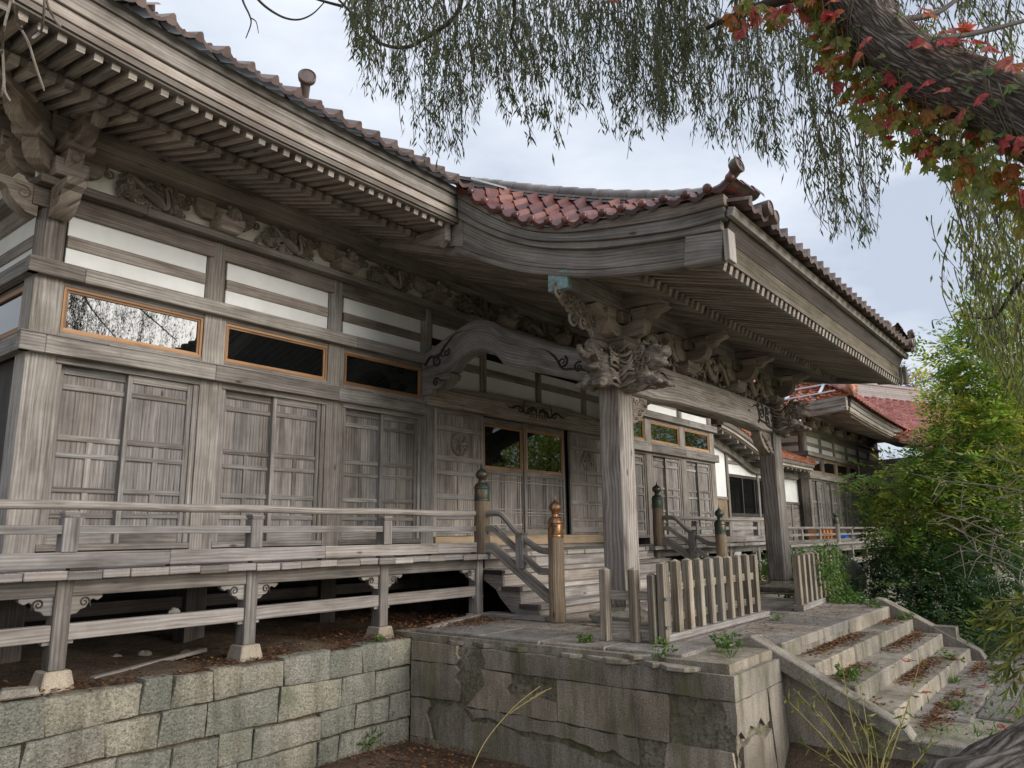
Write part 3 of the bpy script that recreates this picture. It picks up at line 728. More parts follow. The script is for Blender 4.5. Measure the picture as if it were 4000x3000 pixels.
# --- eaves
def upturn_main(x): return .075*max(0, (5.4-x)/2.2)**2
def upturn_hall2(x): return -.55+.30*max(0, (39.5-x)/9.0)**2
def fascia(root, pts_fn, s0, s1, n, up, mats=('wood', 'wood', 'wood_warm', 'wood_eave'), cuts=()):
    """stack of eave boards; pts_fn(s, d, z) maps run, outward distance and height to the place"""
    stack = [('eave_board', mats[3], [(2.225, 4.712), (2.225, 4.82), (2.05, 4.84), (2.05, 4.74)]),
             ('eave_board', mats[2], [(2.262, 4.822), (2.258, 4.94), (2.05, 4.95), (2.05, 4.83)]),
             ('eave_board', mats[1], [(2.292, 4.945), (2.286, 5.145), (2.0, 5.15), (2.0, 4.95)]),
             ('eave_board', mats[0], [(2.322, 5.15), (2.334, 5.27), (2.0, 5.27), (2.0, 5.152)])]
    for nm, mt, sec in stack:
        m = MB(); ss = [s0+(s1-s0)*k/n for k in range(n+1)]
        m.loft([[pts_fn(s, d, z+up(s)) for d, z in sec] for s in ss])
        m.build(nm, M[mt], root, bevel=.006)
def rafter(root, p0, p1, w=.085, h=.105, mat='wood_eave', name='rafter'):
    return MB().bar(p0, p1, w, h).build(name, M[mat], root)
def tile_sheet(name, mat, root, Pf, u0, u1, v0, v1, pitch=.31, row=.27, amp=.075, lip=.05, upn=None, disc=None, phase=0, rows=None, cap_r=None, lift0=.038):
    """pan-and-roll tiles over the surface Pf(u, v); v = 0 at the eave edge"""
    nu = max(1, round((u1-u0)/pitch)); sub = 9
    fr = [0, .07, .15, .22, .30, .31, .45, .65, .85]
    def hh(f):
        return amp*sin(pi*f/.30)**.8 if f < .30 else -.05*sin(pi*(f-.30)/.70)
    nv = max(1, round((v1-v0)/row)) if rows is None else rows
    m = MB(); m.new(); cols = []
    for i in range(nu):
        for f in fr: cols.append((i+f, hh(f)))
    cols.append((nu, 0)); n = len(cols)
    def normal(u, v):
        e = .02; a = V(Pf(u+e, v))-V(Pf(u-e, v)); c = V(Pf(u, v+e))-V(Pf(u, v-e)); q = a.cross(c)
        if q.z < 0: q = -q
        return q.normalized()
    for j in range(nv):
        va, vb = lerp(v0, v1, j/nv), lerp(v0, v1, (j+1)/nv)
        b0 = len(m.v)
        for v, lift in ((va, lift0), (vb+(.0 if j < nv-1 else 0), .006)):
            for c, h in cols:
                u = u0+(u1-u0)*c/nu; nn = normal(u, v); jt = .012*sin(91.7*int(c+.001)+j*37.3)*(amp/.06); p = V(Pf(u, v))+nn*(h+lift+jt*.7); m.v.append(tuple(p))
        # riser of this row
        for c, h in cols:
            u = u0+(u1-u0)*c/nu; nn = normal(u, va); d = lip if j == 0 else lift0*.9
            hb = (h+lift0-d) if (h < .005 or j) else -.02
            m.v.append(tuple(V(Pf(u, va))+nn*hb))
        for i in range(n-1):
            rr = random.Random(int(cols[i][0]+.001+ (.0 if cols[i][0] % 1 < .3 else .5))*131+j*7+int(cols[i][0] % 1 >= .3)*17).random()
            m.face([b0+i, b0+i+1, b0+n+i+1, b0+n+i], [(0, 0), (.05, 0), (.05, .2), (0, .2)], rr)
            m.face([b0+2*n+i, b0+2*n+i+1, b0+i+1, b0+i], [(0, 0), (.05, 0), (.05, .05), (0, .05)], rr*.8)  # riser tone lowered: shade line between tile rows put into the colour
    if cap_r:
        for i in range(nu):
            u = u0+(u1-u0)*(i+.15)/nu; nn = normal(u, v0); p = V(Pf(u, v0))+nn*(amp*.45+.02); e = (V(Pf(u, v0))-V(Pf(u, v0+.1))).normalized()
            e1 = e.cross(nn).normalized(); e2 = nn; rings = []
            for rr, oo in ((cap_r*.8, -.05), (cap_r, -.01), (cap_r, .015), (cap_r*.82, .03), (cap_r*.4, .04), (.003, .045)):
                rings.append([p+e*oo+(e1*cos(2*pi*k/12)+e2*sin(2*pi*k/12))*rr for k in range(12)])
            m.loft(rings, True, True, R_.random())
    return m.build(name, M[mat], root, smooth=38)

def build_hall(root, cols, x_left_wall, y=YW, up=upturn_main, center=None, x_end=None, bays=None, name_rafters=(None, None), friezes=True, roof_mat='tile_old', seen_raf=(None, None)):
    hs = .165
    for x in cols: column(root, x)
    xl, xr = cols[0]-.27, cols[-1]+.27
    gap = (cols[3]-hs+.02, cols[4]+hs-.02) if center else None
    long_beams(root, xl, xr, y, True, gap)
    for i in range(len(cols)-1):
        if center and i == 3: continue
        bay(root, cols[i]+hs, cols[i+1]-hs, y)

# main hall
HALL = thing('temple_hall', (12.9, 9.6, ZD), 'weathered grey timber temple hall with white plaster bands and boarded doors', 'temple')
build_hall(HALL, CX, 3.12, center=True)
rcr = random.Random(3)
for i, x in enumerate(CX[:5]): frieze_block(HALL, x)
for i in range(4):
    if i < 3:
        crane(HALL, CX[i]+.62, CX[i+1]-.62, YW+.0, ZK['wp1']+.02, ZK['fr1']-.01, i, 1)
    else:
        for k in range(3):
            xa = CX[3]+.55+k*2.05; crane(HALL, xa+.1, xa+1.25, YW, ZK['wp1']+.02, ZK['fr1']-.01, 4+k, 1)
            if k < 2: frieze_block(HALL, xa+1.6)
# side (left) wall of the hall, seen edge-on
XL = CX[0]-.165
def side_wall(root, x, mir=-1, n=4):
    for k in range(1, n+1):
        yy = YW+.165+2.12*k
        MB().box(x, x+.33, yy-.165, yy+.165, ZD, ZK['hn1'], g=2).build('column', M['wood'], root, bevel=.008)
    y0, y1 = YW+.33, YW+2.12*n
    MB().box(x-.10, x+.02, YW-.098, y1, ZK['nl0'], ZK['nl1']-.001, g=1).box(x-.10, x+.02, YW-.098, y1, ZK['nu0'], ZK['nu1']-.001, g=1).build('tie_beam', M['wood'], root, bevel=.008)
    MB().box(x+.02, x+.2, YW+.2, y1, ZK['hn0'], ZK['hn1']-.002, g=1).box(x-.15, x+.2, YW+.36, y1, ZK['hn1'], ZK['wp1']-.002, g=1).build('wall_plate', M['wood_warm'], root, bevel=.008)
    MB().box(x+.075, x+.11, y0, y1, ZK['nu1'], ZK['st0']).box(x+.075, x+.11, y0, y1, ZK['st1'], ZK['hn0']).build('plaster_panel', M['plaster'], root)
    MB().box(x+.055, x+.13, y0, y1, ZK['st0'], ZK['st1'], g=1).build('cross_rail', M['wood_warm'], root)
    MB().box(x+.03, x+.07, y0, y1, ZK['wp1'], ZK['fr1']+.02).build('frieze_board', M['cream'], root)
    MB().box(x-.3, x+.02, YW+.02, y1, ZK['fr1'], ZK['eb1']-.003, g=1).build('eave_beam', M['wood_eave'], root, bevel=.008)
    for k in range(n):
        a, c = YW+.34+2.12*k, YW+2.12*(k+1)-.01
        f = MB().box(x+.02, x+.08, a, c, ZK['w1']-.06, ZK['w1'], g=1).box(x+.02, x+.08, a, c, ZK['w0'], ZK['w0']+.06, g=1)
        f.box(x+.02, x+.08, a, a+.06, ZK['w0']+.06, ZK['w1']-.06, g=2).box(x+.02, x+.08, c-.06, c, ZK['w0']+.06, ZK['w1']-.06, g=2)
        w_ = f.build('transom_window', M['wood_orange'], root)
        MB().box(x+.05, x+.058, a+.055, c-.055, ZK['w0']+.055, ZK['w1']-.055).build('glass', M['glass'], w_)
        MB().box(x+.05, x+.09, a, c, ZK['nl1']+.0, ZK['w0']-.001).box(x+.05, x+.09, a, c, ZK['w1']+.001, ZK['nu0']+.01).build('window_lintel', M['wood'], root)
        MB().box(x+.09, x+.13, a, c, -.1, ZK['nl0']+.01).build('sliding_door', M['wood_dark'], root)
side_wall(HALL, XL)
MB().box(CX[0], CX[-1]+.1, YW+.9, 20, -.3, 4.6).build('shade_backing', M['black'], HALL)

# central bay: lintel beam, two carved leaves, two glazed leaves
xa, xb = CX[3]+.165, CX[4]-.165
MB().box(CX[3]-.14, CX[4]+.14, YW-.13, YW+.03, 2.335, 2.66, g=0).build('door_beam', M['wood_koryo'], HALL, bevel=.012)
MB().prism([(-3.05, 2.661), (3.05, 2.661), (3.05, 2.70), (1.2, 2.81), (-1.2, 2.81), (-3.05, 2.70)], lambda a, c, t: (12.91+a, t, c), YW-.128, YW+.03).build('door_beam', M['wood_koryo'], HALL, bevel=.01)
ar = MB()
for s in (-1, 1):
    c = V((12.95, YW-.132, 2.57)); X1, Z1 = V((s, 0, 0)), V((0, 0, 1))
    ar.spiral(c+X1*.62+Z1*.03, X1, Z1, .10, 1.2, .020, 1, 3.2, 6, 0, .22); ar.spiral(c+X1*.33-Z1*.02, X1, Z1, .10, 1.1, .020, -1, 3.0, 6, 0, .12)
    ar.tube(catmull([c+X1*.05, c+X1*.2+Z1*.09, c+X1*.42-Z1*.06, c+X1*.68+Z1*.07, c+X1*.95+Z1*.0, c+X1*1.12+Z1*.09], 5), [.026]*20+[.018, .014, .01, .007, .004, .003], 6)
    for k in range(3): ar.tube([c+X1*(.04+.09*k)-Z1*.02, c+X1*(.06+.1*k)-Z1*.1, c+X1*(.13+.1*k)-Z1*.15], [.016, .012, .003], 5)
    for k in range(2): ar.tube([c+X1*(.05+.12*k)+Z1*.02, c+X1*(.07+.13*k)+Z1*.13], [.014, .003], 5)
ar.build('arabesque', M['groove_dark'], HALL, smooth=50)
pp = MB()
for (p, q) in ((xa, 11.25), (11.41, 13.15), (13.31, 15.0), (15.16, xb)):
    pp.box(p, q, YW+.075, YW+.11, 2.66, ZK['st0']).box(p, q, YW+.075, YW+.11, ZK['st1'], ZK['hn0'])
pp.build('plaster_panel', M['plaster'], HALL)
MB().box(xa, xb, YW+.06, YW+.13, ZK['st0']-.35, ZK['st1']-.35, g=0).build('cross_rail', M['wood_warm'], HALL)
for x in (11.33, 13.23, 15.08): MB().box(x-.085, x+.085, YW+.03, YW+.15, 2.66, ZK['hn0'], g=2).build('stud', M['wood_warm'], HALL)
MB().box(xa, xb, YW-.05, YW+.25, -.22, -.03, g=0).build('threshold', M['wood_new'], HALL, bevel=.008)
MB().box(xa, xb, YW+.0, YW+.02, ZD, -.22, g=0).build('threshold', M['wood_pale'], HALL)
def carved_leaf(x0, x1, hinge):
    y = YW+.02; f = MB(); w = .07; z0, z1 = -.03, 2.335
    f.box(x0, x0+w, y, y+.055, z0, z1, g=2); f.box(x1-w, x1, y, y+.055, z0, z1, g=2)
    for z, h in ((2.25, .085), (1.93, .10), (1.36, .10), (1.095, .095), (.65, .10), (.28, .09), (.02, .12)):
        f.box(x0+w, x1-w, y+.003, y+.05, z, z+h, g=0)
    xm = (x0+x1)/2; f.box(xm-.04, xm+.04, y+.006, y+.048, .37, 1.36, g=2)
    o = f.build('carved_door', M['wood_pale'], HALL, bevel=.005)
    p = MB(); nb = 5; bw = (x1-x0-.04)/nb
    for k in range(nb): p.box(x0+.02+bw*k+.001, x0+.02+bw*(k+1)-.001, y+.03, y+.044, z0+.01, z1-.01, g=2)
    p.build('panel', M['wood_koryo'], o)
    md = MB(); c = V((xm, y-.005, 1.70))
    md.lathe([(.001, -.018), (.20, -.018), (.225, -.008), (.225, .03), (.2, .035)], c, 32, axis='y')
    for k in range(8):
        a = 2*pi*k/8; e1 = V((cos(a), 0, sin(a))); e2 = V((-sin(a), 0, cos(a)))
        md.tube([c+V((0, -.02, 0))+e1*.03, c+V((0, -.045, 0))+e1*.10+e2*.012, c+V((0, -.022, 0))+e1*.18], [.012, .028, .008], 6)
        md.spiral(c+V((0, -.02, 0))+e1*.165+e2*.045, e1, e2, .034, 1.2, .009, 1 if k % 2 else -1, 0, 5)
        md.tube([c+V((0, -.02, 0))+e1*.21-e2*.05, c+V((0, -.03, 0))+e1*.17, c+V((0, -.02, 0))+e1*.21+e2*.05], .009, 5)
    md.lathe([(.001, -.05), (.022, -.045), (.03, -.02)], c, 12, axis='y')
    md.build('medallion', M['carve_pale'], o, smooth=45)
carved_leaf(9.90, 11.30, 0); carved_leaf(14.36, 15.90, 1)
def lattice_leaf(x0, x1, y):
    z0, z1 = -.03, 2.335; f = MB(); w = .075
    f.box(x0, x0+w, y, y+.05, z0, z1, g=2); f.box(x1-w, x1, y, y+.05, z0, z1, g=2)
    f.box(x0+w, x1-w, y+.002, y+.05, z1-.12, z1, g=0); f.box(x0+w, x1-w, y+.002, y+.05, 1.20, 1.295, g=0); f.box(x0+w, x1-w, y+.002, y+.05, z0, z0+.12, g=0)
    o = f.build('glazed_door', M['wood'], HALL, bevel=.004)
    q = MB()
    for k in range(4): q.box(x0+.05+(x1-x0-.1)/4*k+.001, x0+.05+(x1-x0-.1)/4*(k+1)-.001, y+.032, y+.045, z0, 1.21, g=2)
    q.build('panel', M['wood_door'], o)
    l_ = MB(); W_ = x1-x0-2*w
    for gx in (.08, .5, .92):
        for d in (-.045, 0.012, .055) if gx == .5 else (-.025, .03): l_.box(x0+w+W_*gx+d-.009, x0+w+W_*gx+d+.009, y+.012, y+.03, z0+.12, 1.20, g=2)
    for gz in (1.12, 1.06, .50, .44, .38, .19, .14): l_.box(x0+w, x1-w, y+.008, y+.026, gz-.01, gz+.01, g=0)
    l_.build('lattice', M['wood_pale'], o)
    wf = MB(); a, c, zb, zt = x0+w-.01, x1-w+.01, 1.297, 2.213
    for s, d in ((0, 0), (1, .014)):
        t = .03*s
        wf.box(a+t, c-t, y-.006+d, y+.04, zt-t-.03, zt-t, g=0); wf.box(a+t, c-t, y-.006+d, y+.04, zb+t, zb+t+.03, g=0)
        wf.box(a+t, a+t+.03, y-.006+d, y+.04, zb+t+.03, zt-t-.03, g=2); wf.box(c-t-.03, c-t, y-.006+d, y+.04, zb+t+.03, zt-t-.03, g=2)
    wf.build('window_frame', M['wood_orange'], o)
    MB().box(a+.055, c-.055, y+.022, y+.03, zb+.055, zt-.055).build('glass', M['glass'], o)
lattice_leaf(11.32, 12.74, YW+.10); lattice_leaf(12.68, 14.20, YW+.05)
MB().box(14.22, 14.35, YW+.12, YW+.2, -.03, 2.33).build('shade_backing', M['black'], HALL)
# ------------------------------------------------------------------ main eaves and roof
XC = 1.05            # left eave corner of the main hall
front_map = lambda s, d, z: (s, YW-d, z)
def left_map(xw):
    return lambda s, d, z: (xw-d, s, z)
def hien_pts(s, upv):      # flying rafter at run s: inner end, tip (distance out, z)
    return (1.35, 4.865+upv*.6), (2.155, 4.69+upv)
def build_front_eave(root, mapf, s_first, s_last, up, corner=None, step=.1725, budget=99, d_in=.0):
    """two tiers of rafters, the board between them, the soffit above"""
    n = int((s_last-s_first)/step); near = []
    for k in range(n+1):
        s = s_first+step*k; u = up(s)
        lim = 9 if corner is None else max(.05, (s-corner)*1.0)       # outward reach allowed by the hip line
        (d0, z0), (d1, z1) = hien_pts(s, u)
        inn = max(d0, 2.3-lim if corner is not None else d0)
        if inn < d1-.05:
            zi = lerp(z0, z1, (inn-d0)/(d1-d0)); near.append((mapf(s, inn, zi), mapf(s, d1, z1)))
        da = max(-.2, 2.3-lim if corner is not None else -.2)
        if da < 1.3: near.append((mapf(s, da, lerp(5.19, 4.705+u*.6, (da+.2)/1.65)), mapf(s, 1.45, 4.705+u*.6)))
    for k, (a, c) in enumerate(near):
        if k < budget: rafter(root, a, c)
    if len(near) > budget:
        m = MB()
        for a, c in near[budget:]: m.bar(a, c, .085, .105)
        tag(m.build('rafter', M['wood_eave'], root), kind='stuff')
    # board over the lower tips, soffit boards
    N = 40; S = [s_first-.3+(s_last-s_first+.4)*k/N for k in range(N+1)]
    cl = lambda s, d: d if corner is None else d
    MB().loft([[mapf(s, d, z+up(s)*.6) for d, z in ((1.40, 4.765), (1.38, 4.96), (1.24, 4.96), (1.27, 4.775))] for s in S if corner is None or s > corner+.9]).build('rafter_board', M['wood_eave'], root)
    so = MB()
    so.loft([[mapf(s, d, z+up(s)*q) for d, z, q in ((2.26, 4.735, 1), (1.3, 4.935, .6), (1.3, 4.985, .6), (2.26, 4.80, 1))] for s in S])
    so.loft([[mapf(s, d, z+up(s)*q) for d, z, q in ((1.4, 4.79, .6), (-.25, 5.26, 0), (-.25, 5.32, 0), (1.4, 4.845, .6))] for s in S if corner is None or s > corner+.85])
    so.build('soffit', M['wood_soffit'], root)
build_front_eave(HALL, front_map, 1.545+.1725*1, 8.02, upturn_main, corner=XC-.05)
fascia(HALL, front_map, XC, 8.0, 30, upturn_main)
upl = lambda y: .075*max(0, (9.0-y)/1.7)**2*.9
ml = left_map(CX[0]-.165)
build_front_eave(HALL, ml, 7.6, 13.5, lambda s: .30*max(0, 1-(s-7.3)/3)**2, corner=7.25, budget=0)
fascia(HALL, ml, 7.30, 14, 24, lambda s: .30*max(0, 1-(s-7.3)/3)**2)
# hip rafter to the corner and its carved prop
MB().bar((3.6, 10.1, 5.25), (1.08, 7.36, 4.98), .17, .2).build('hip_rafter', M['wood_eave'], HALL, bevel=.01)
MB().bar((3.3, 9.8, 4.98), (1.75, 8.05, 4.83), .16, .17).build('hip_rafter', M['wood_eave'], HALL, bevel=.01)
# roof of the hall (main slope rises away from the eave)
def main_roof(u, v):
    y = 7.08+v*.83; z = interp([(7.08, 5.25), (9, 6.35), (12, 8.3), (15, 10.4), (17, 11.7)], y)
    return (u, y, z+upturn_main(u)*max(0, 1-v/2.5))
for k in range(10):
    tile_sheet('roof', 'tile_old', HALL, main_roof, XC-.05+.317*round(k*.95*.83/.317), 8.3, k*.95, k*.95+.95, .317, .475, .06, .045)
tile_sheet('roof', 'tile_old', HALL, main_roof, 8.3, 24.6, 2.2, 9.5, .62, 1.2, .075, .05)
for k in range(5):
    tile_sheet('roof', 'tile_old', HALL, lambda u, v: (XC-.06+v*.83, u, 5.25+.37*max(0, 1-v/2)*max(0, 1-(u-7)/3)+v*.55), 7.0+k*.8*.83, 20, k*.8, k*.8+.8, .6, .8, .07, .05)
orn = MB()
orn.tube(catmull([(6.0, 8.62, 6.05), (5.92, 8.45, 6.28), (5.86, 8.36, 6.45)], 4), [.10, .085, .07, .06, .06, .06, .065, .07, .075], 10)
q = V((5.84, 8.30, 6.53)); ax = V((-.55, -.8, .15)).normalized(); e1 = ax.cross(V((0, 0, 1))).normalized(); e2 = e1.cross(ax)
orn.loft([[q+ax*o_+(e1*cos(2*pi*k/18)+e2*sin(2*pi*k/18))*r_ for k in range(18)] for r_, o_ in ((.09, -.08), (.125, -.05), (.13, .02), (.115, .035), (.10, .02), (.02, .025))])
orn.ell((6.05, 8.62, 5.98), (.22, .2, .12)); orn.tube([(6.1, 8.6, 5.9), (6.6, 9.6, 6.6), (8, 12, 8.3)], [.13, .13, .13], 10)
orn.build('ridge_ornament', M['tile_old'], HALL, smooth=40)
# right end of the main eave, past the portico (mostly hidden)
fascia(HALL, front_map, 17.6, 24.4, 12, lambda s: 0)
tag(MB().loft([[(x, YW-d, z) for d, z in ((2.26, 4.735), (-.25, 5.26), (-.25, 5.32), (2.26, 4.8))] for x in (17.6, 24.4)]).build('soffit', M['wood_eave'], HALL))

# ------------------------------------------------------------------ portico
PT = thing('temple_portico', (12.9, 5.6, ZP), 'grand carved timber portico with sweeping tiled roof over the temple stairs', 'portico')
X0, X1 = 8.0, 17.6; XM = (X0+X1)/2; KX = (9.67, 16.22); KY = 5.62
B0 = [(3.16, 3.115), (3.68, 3.15), (4.32, 3.22), (5.04, 3.34), (5.67, 3.51), (6.23, 3.70), (6.84, 3.98), (7.45, 4.30)]
B1 = [(3.16, 3.485), (3.85, 3.54), (4.67, 3.655), (5.03, 3.72), (5.66, 3.894), (6.23, 4.13), (6.78, 4.436), (7.33, 4.82)]
B2 = [(3.10, 3.60), (3.53, 3.60), (3.85, 3.63), (4.7, 3.755), (5.66, 3.983), (6.23, 4.224), (6.84, 4.582), (7.31, 4.938)]
B3 = [(3.08, 3.75), (3.5, 3.76), (3.85, 3.785), (4.7, 3.90), (5.45, 4.045), (6.05, 4.27), (6.6, 4.61), (7.285, 5.12)]
B4 = [(3.06, 3.885), (3.5, 3.906), (3.83, 3.948), (4.7, 4.02), (5.41, 4.106), (5.99, 4.321), (6.40, 4.562), (6.87, 4.918), (7.27, 5.27)]
def smoothtab(t): return [(p.x, p.y) for p in catmull([(a, c, 0) for a, c in t], 5)]
B0, B1, B2, B3, B4 = map(smoothtab, (B0, B1, B2, B3, B4))
def verge(x, s):           # s = -1 left face outwards, +1 right
    def strip(name, lo, hi, off, th, mat, ya, yb, n=44):
        m = MB(); rings = []
        for k in range(n+1):
            y = lerp(ya, yb, k/n); zl, zh = interp(lo, y), interp(hi, y)
            xo = x+s*off; xi = xo-s*th
            rings.append([(xo, y, zl), (xo, y, zh), (xi, y, zh), (xi, y, zl)])
        m.loft(rings); return m.build(name, M[mat], PT, bevel=.008)
    strip('gable_board', B0, [(a, c-.004) for a, c in B1], -.065, .12, 'wood', 3.17, 7.44)
    strip('gable_backing', B0, B4, -.12, .04, 'wood_dark', 3.17, 7.44)
    strip('gable_moulding', [(a, c+.0) for a, c in B0], [(a, c+.055) for a, c in B0], -.04, .03, 'wood_pale', 3.17, 7.42)
    strip('gable_moulding', [(a, c+.105) for a, c in B0], [(a, c+.12) for a, c in B0], -.05, .03, 'wood_pale', 3.17, 7.42)
    strip('verge_board', B1, [(a, c-.003) for a, c in B2], -.005, .14, 'wood', 3.14, 7.32)
    strip('verge_board', B2, [(a, c-.003) for a, c in B3], .03, .14, 'wood', 3.08, 7.30)
    strip('verge_board', B3, B4, .055, .14, 'wood_warm', 3.06, 7.28)
verge(X0, -1); verge(X1, 1)
MB().prism([(7.26, 4.34), (9.3, 4.97), (9.3, 5.22), (7.26, 5.25)], lambda a, c, t: (t, a, c), X0+.05, X0+.10).build('infill_board', M['wood_warm'], PT)
MB().prism([(7.26, 4.34), (9.3, 4.97), (9.3, 5.22), (7.26, 5.25)], lambda a, c, t: (t, a, c), X1-.10, X1-.05).build('infill_board', M['wood_warm'], PT)
# boxed end blocks of the front corners
for x, s in ((X0, -1), (X1, 1)):
    MB().hexa([(x-.04*1 if s < 0 else x-.10, 3.15, 3.085), (x+.10 if s < 0 else x+.04, 3.15, 3.085), (x-.04 if s < 0 else x-.10, 3.62, 3.12), (x+.10 if s < 0 else x+.04, 3.62, 3.12),
               (x-.04 if s < 0 else x-.10, 3.10, 3.43), (x+.10 if s < 0 else x+.04, 3.10, 3.43), (x-.04 if s < 0 else x-.10, 3.58, 3.49), (x+.10 if s < 0 else x+.04, 3.58, 3.49)], 1).build('end_block', M['wood'], PT, bevel=.008)
    MB().box(x-.07, x+.13 if s < 0 else x+.07, 3.03, 3.099, 3.06, 3.44, g=2).build('end_board', M['wood_pale'], PT, bevel=.006)
# front eave
fr = MB()
fr.loft([[(x, y, z) for y, z in ((2.985, 3.60), (2.95, 3.70), (3.03, 3.715), (3.06, 3.61))] for x in (X0-.03, 10.5, 12.6, 15.1, X1+.05)])
fr.build('eave_batten', M['wood_pale'], PT, bevel=.005)
MB().loft([[(x, y, z) for y, z in ((3.15, 3.40), (3.06, 3.605), (3.25, 3.66), (3.3, 3.40))] for x in (X0+.1, X1-.1)]).build('eave_board', M['wood_dark'], PT)  # dark colour stands in for the shaded recess below the batten
MB().loft([[(x, y, z) for y, z in ((3.24, 3.115), (3.155, 3.41), (3.25, 3.42), (3.34, 3.12))] for x in (X0+.14, 11, 14, X1-.14)]).build('eave_board', M['wood_stain'], PT, bevel=.006)
# two tiers of rafters
nraf = 52; stp = (X1-X0-.36)/nraf
ri, ro = [], []
for k in range(nraf+1):
    x = X0+.18+stp*k
    ro.append(((x, 4.62, 3.475), (x, 3.19, 3.085)))
    ri.append([(x, 4.42, 3.30), (x, 5.5, 3.655), (x, 7.45, 4.32), (x, 9.25, 4.93)])
seen = 0
for k in range(nraf+1):
    if k < 50: MB().bar(*ro[k], .08, .115).build('rafter', M['wood_eave'], PT)
    if k < 50:
        m = MB()
        for a, c in zip(ri[k], ri[k][1:]): m.bar(a, c, .08, .12)
        m.build('rafter', M['wood_eave'], PT)
m = MB()
for k in range(50, nraf+1):
    m.bar(*ro[k], .08, .115)
    for a, c in zip(ri[k], ri[k][1:]): m.bar(a, c, .08, .12)
tag(m.build('rafter', M['wood_eave'], PT), kind='stuff')
MB().box(X0+.1, X1-.1, 4.44, 4.56, 3.375, 3.45, g=0).build('rafter_board', M['wood_eave'], PT)
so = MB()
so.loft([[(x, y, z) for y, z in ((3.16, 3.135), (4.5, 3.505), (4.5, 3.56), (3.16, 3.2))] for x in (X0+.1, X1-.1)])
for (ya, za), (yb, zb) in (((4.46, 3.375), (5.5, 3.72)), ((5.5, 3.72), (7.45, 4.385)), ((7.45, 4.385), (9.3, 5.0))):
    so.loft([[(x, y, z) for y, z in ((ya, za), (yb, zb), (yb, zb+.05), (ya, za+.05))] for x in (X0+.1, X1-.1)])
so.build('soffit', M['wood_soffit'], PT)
# scroll block where the verge meets the main eave
MB().prism([(0, 0), (.0, -.36), (.10, -.40), (.16, -.46), (.22, -.52), (.30, -.47), (.38, -.45), (.5, -.42), (.9, -.30), (1.2, -.2), (1.2, 0)],
           lambda a, c, t: (X0-.02-a*.0-t, 7.46+a*.55, 4.68+c*.62), -.02, .10).build('scroll_block', M['wood_warm'], PT, bevel=.008)
# roof: front slope
PROF = [(2.80, 3.72), (3.3, 3.86), (4.0, 4.08), (5.0, 4.42), (6.0, 4.95), (7.2, 5.75), (8.4, 6.6), (9.6, 7.45)]
RIDGE = [(2.9, 4.24), (3.85, 4.46), (4.3, 4.57), (5.2, 4.86), (6.03, 5.17), (6.72, 5.44), (7.33, 5.70), (8.1, 6.01)]
def prof(u, v):
    y = 2.80+v; z = interp(PROF, y); return (u, y, z)
tile_sheet('roof', 'tile_old', PT, prof, X0+.02, X1-.02, 0, 1.2, .305, .3, .06, .05)
def prof2(u, v):
    y = 4.0+v; return (u, y, interp(RIDGE, y)-.12)
tile_sheet('roof', 'tile_old', PT, prof2, X0+1.1, X1-1.1, 0, 5.2, .62, .6, .06, .05)
def verge_tiles(xe, s):
    def Pf(u, v):
        z0 = interp(B4, u)+.03; z1 = interp(RIDGE, u)-.10; t = max(0, v/1.02)
        return (xe-s*v, u, lerp(z0, z1, t**1.08)+ .09*max(0, (3.5-u)/.6)**2*(1-t))
    o = tile_sheet('verge_tiles', 'tile', PT, Pf, 2.90, 7.25, 0, 1.02, .29, .34, .065, .06, cap_r=.055)
    return o
verge_tiles(X0-.10, -1); verge_tiles(X1+.10, 1)
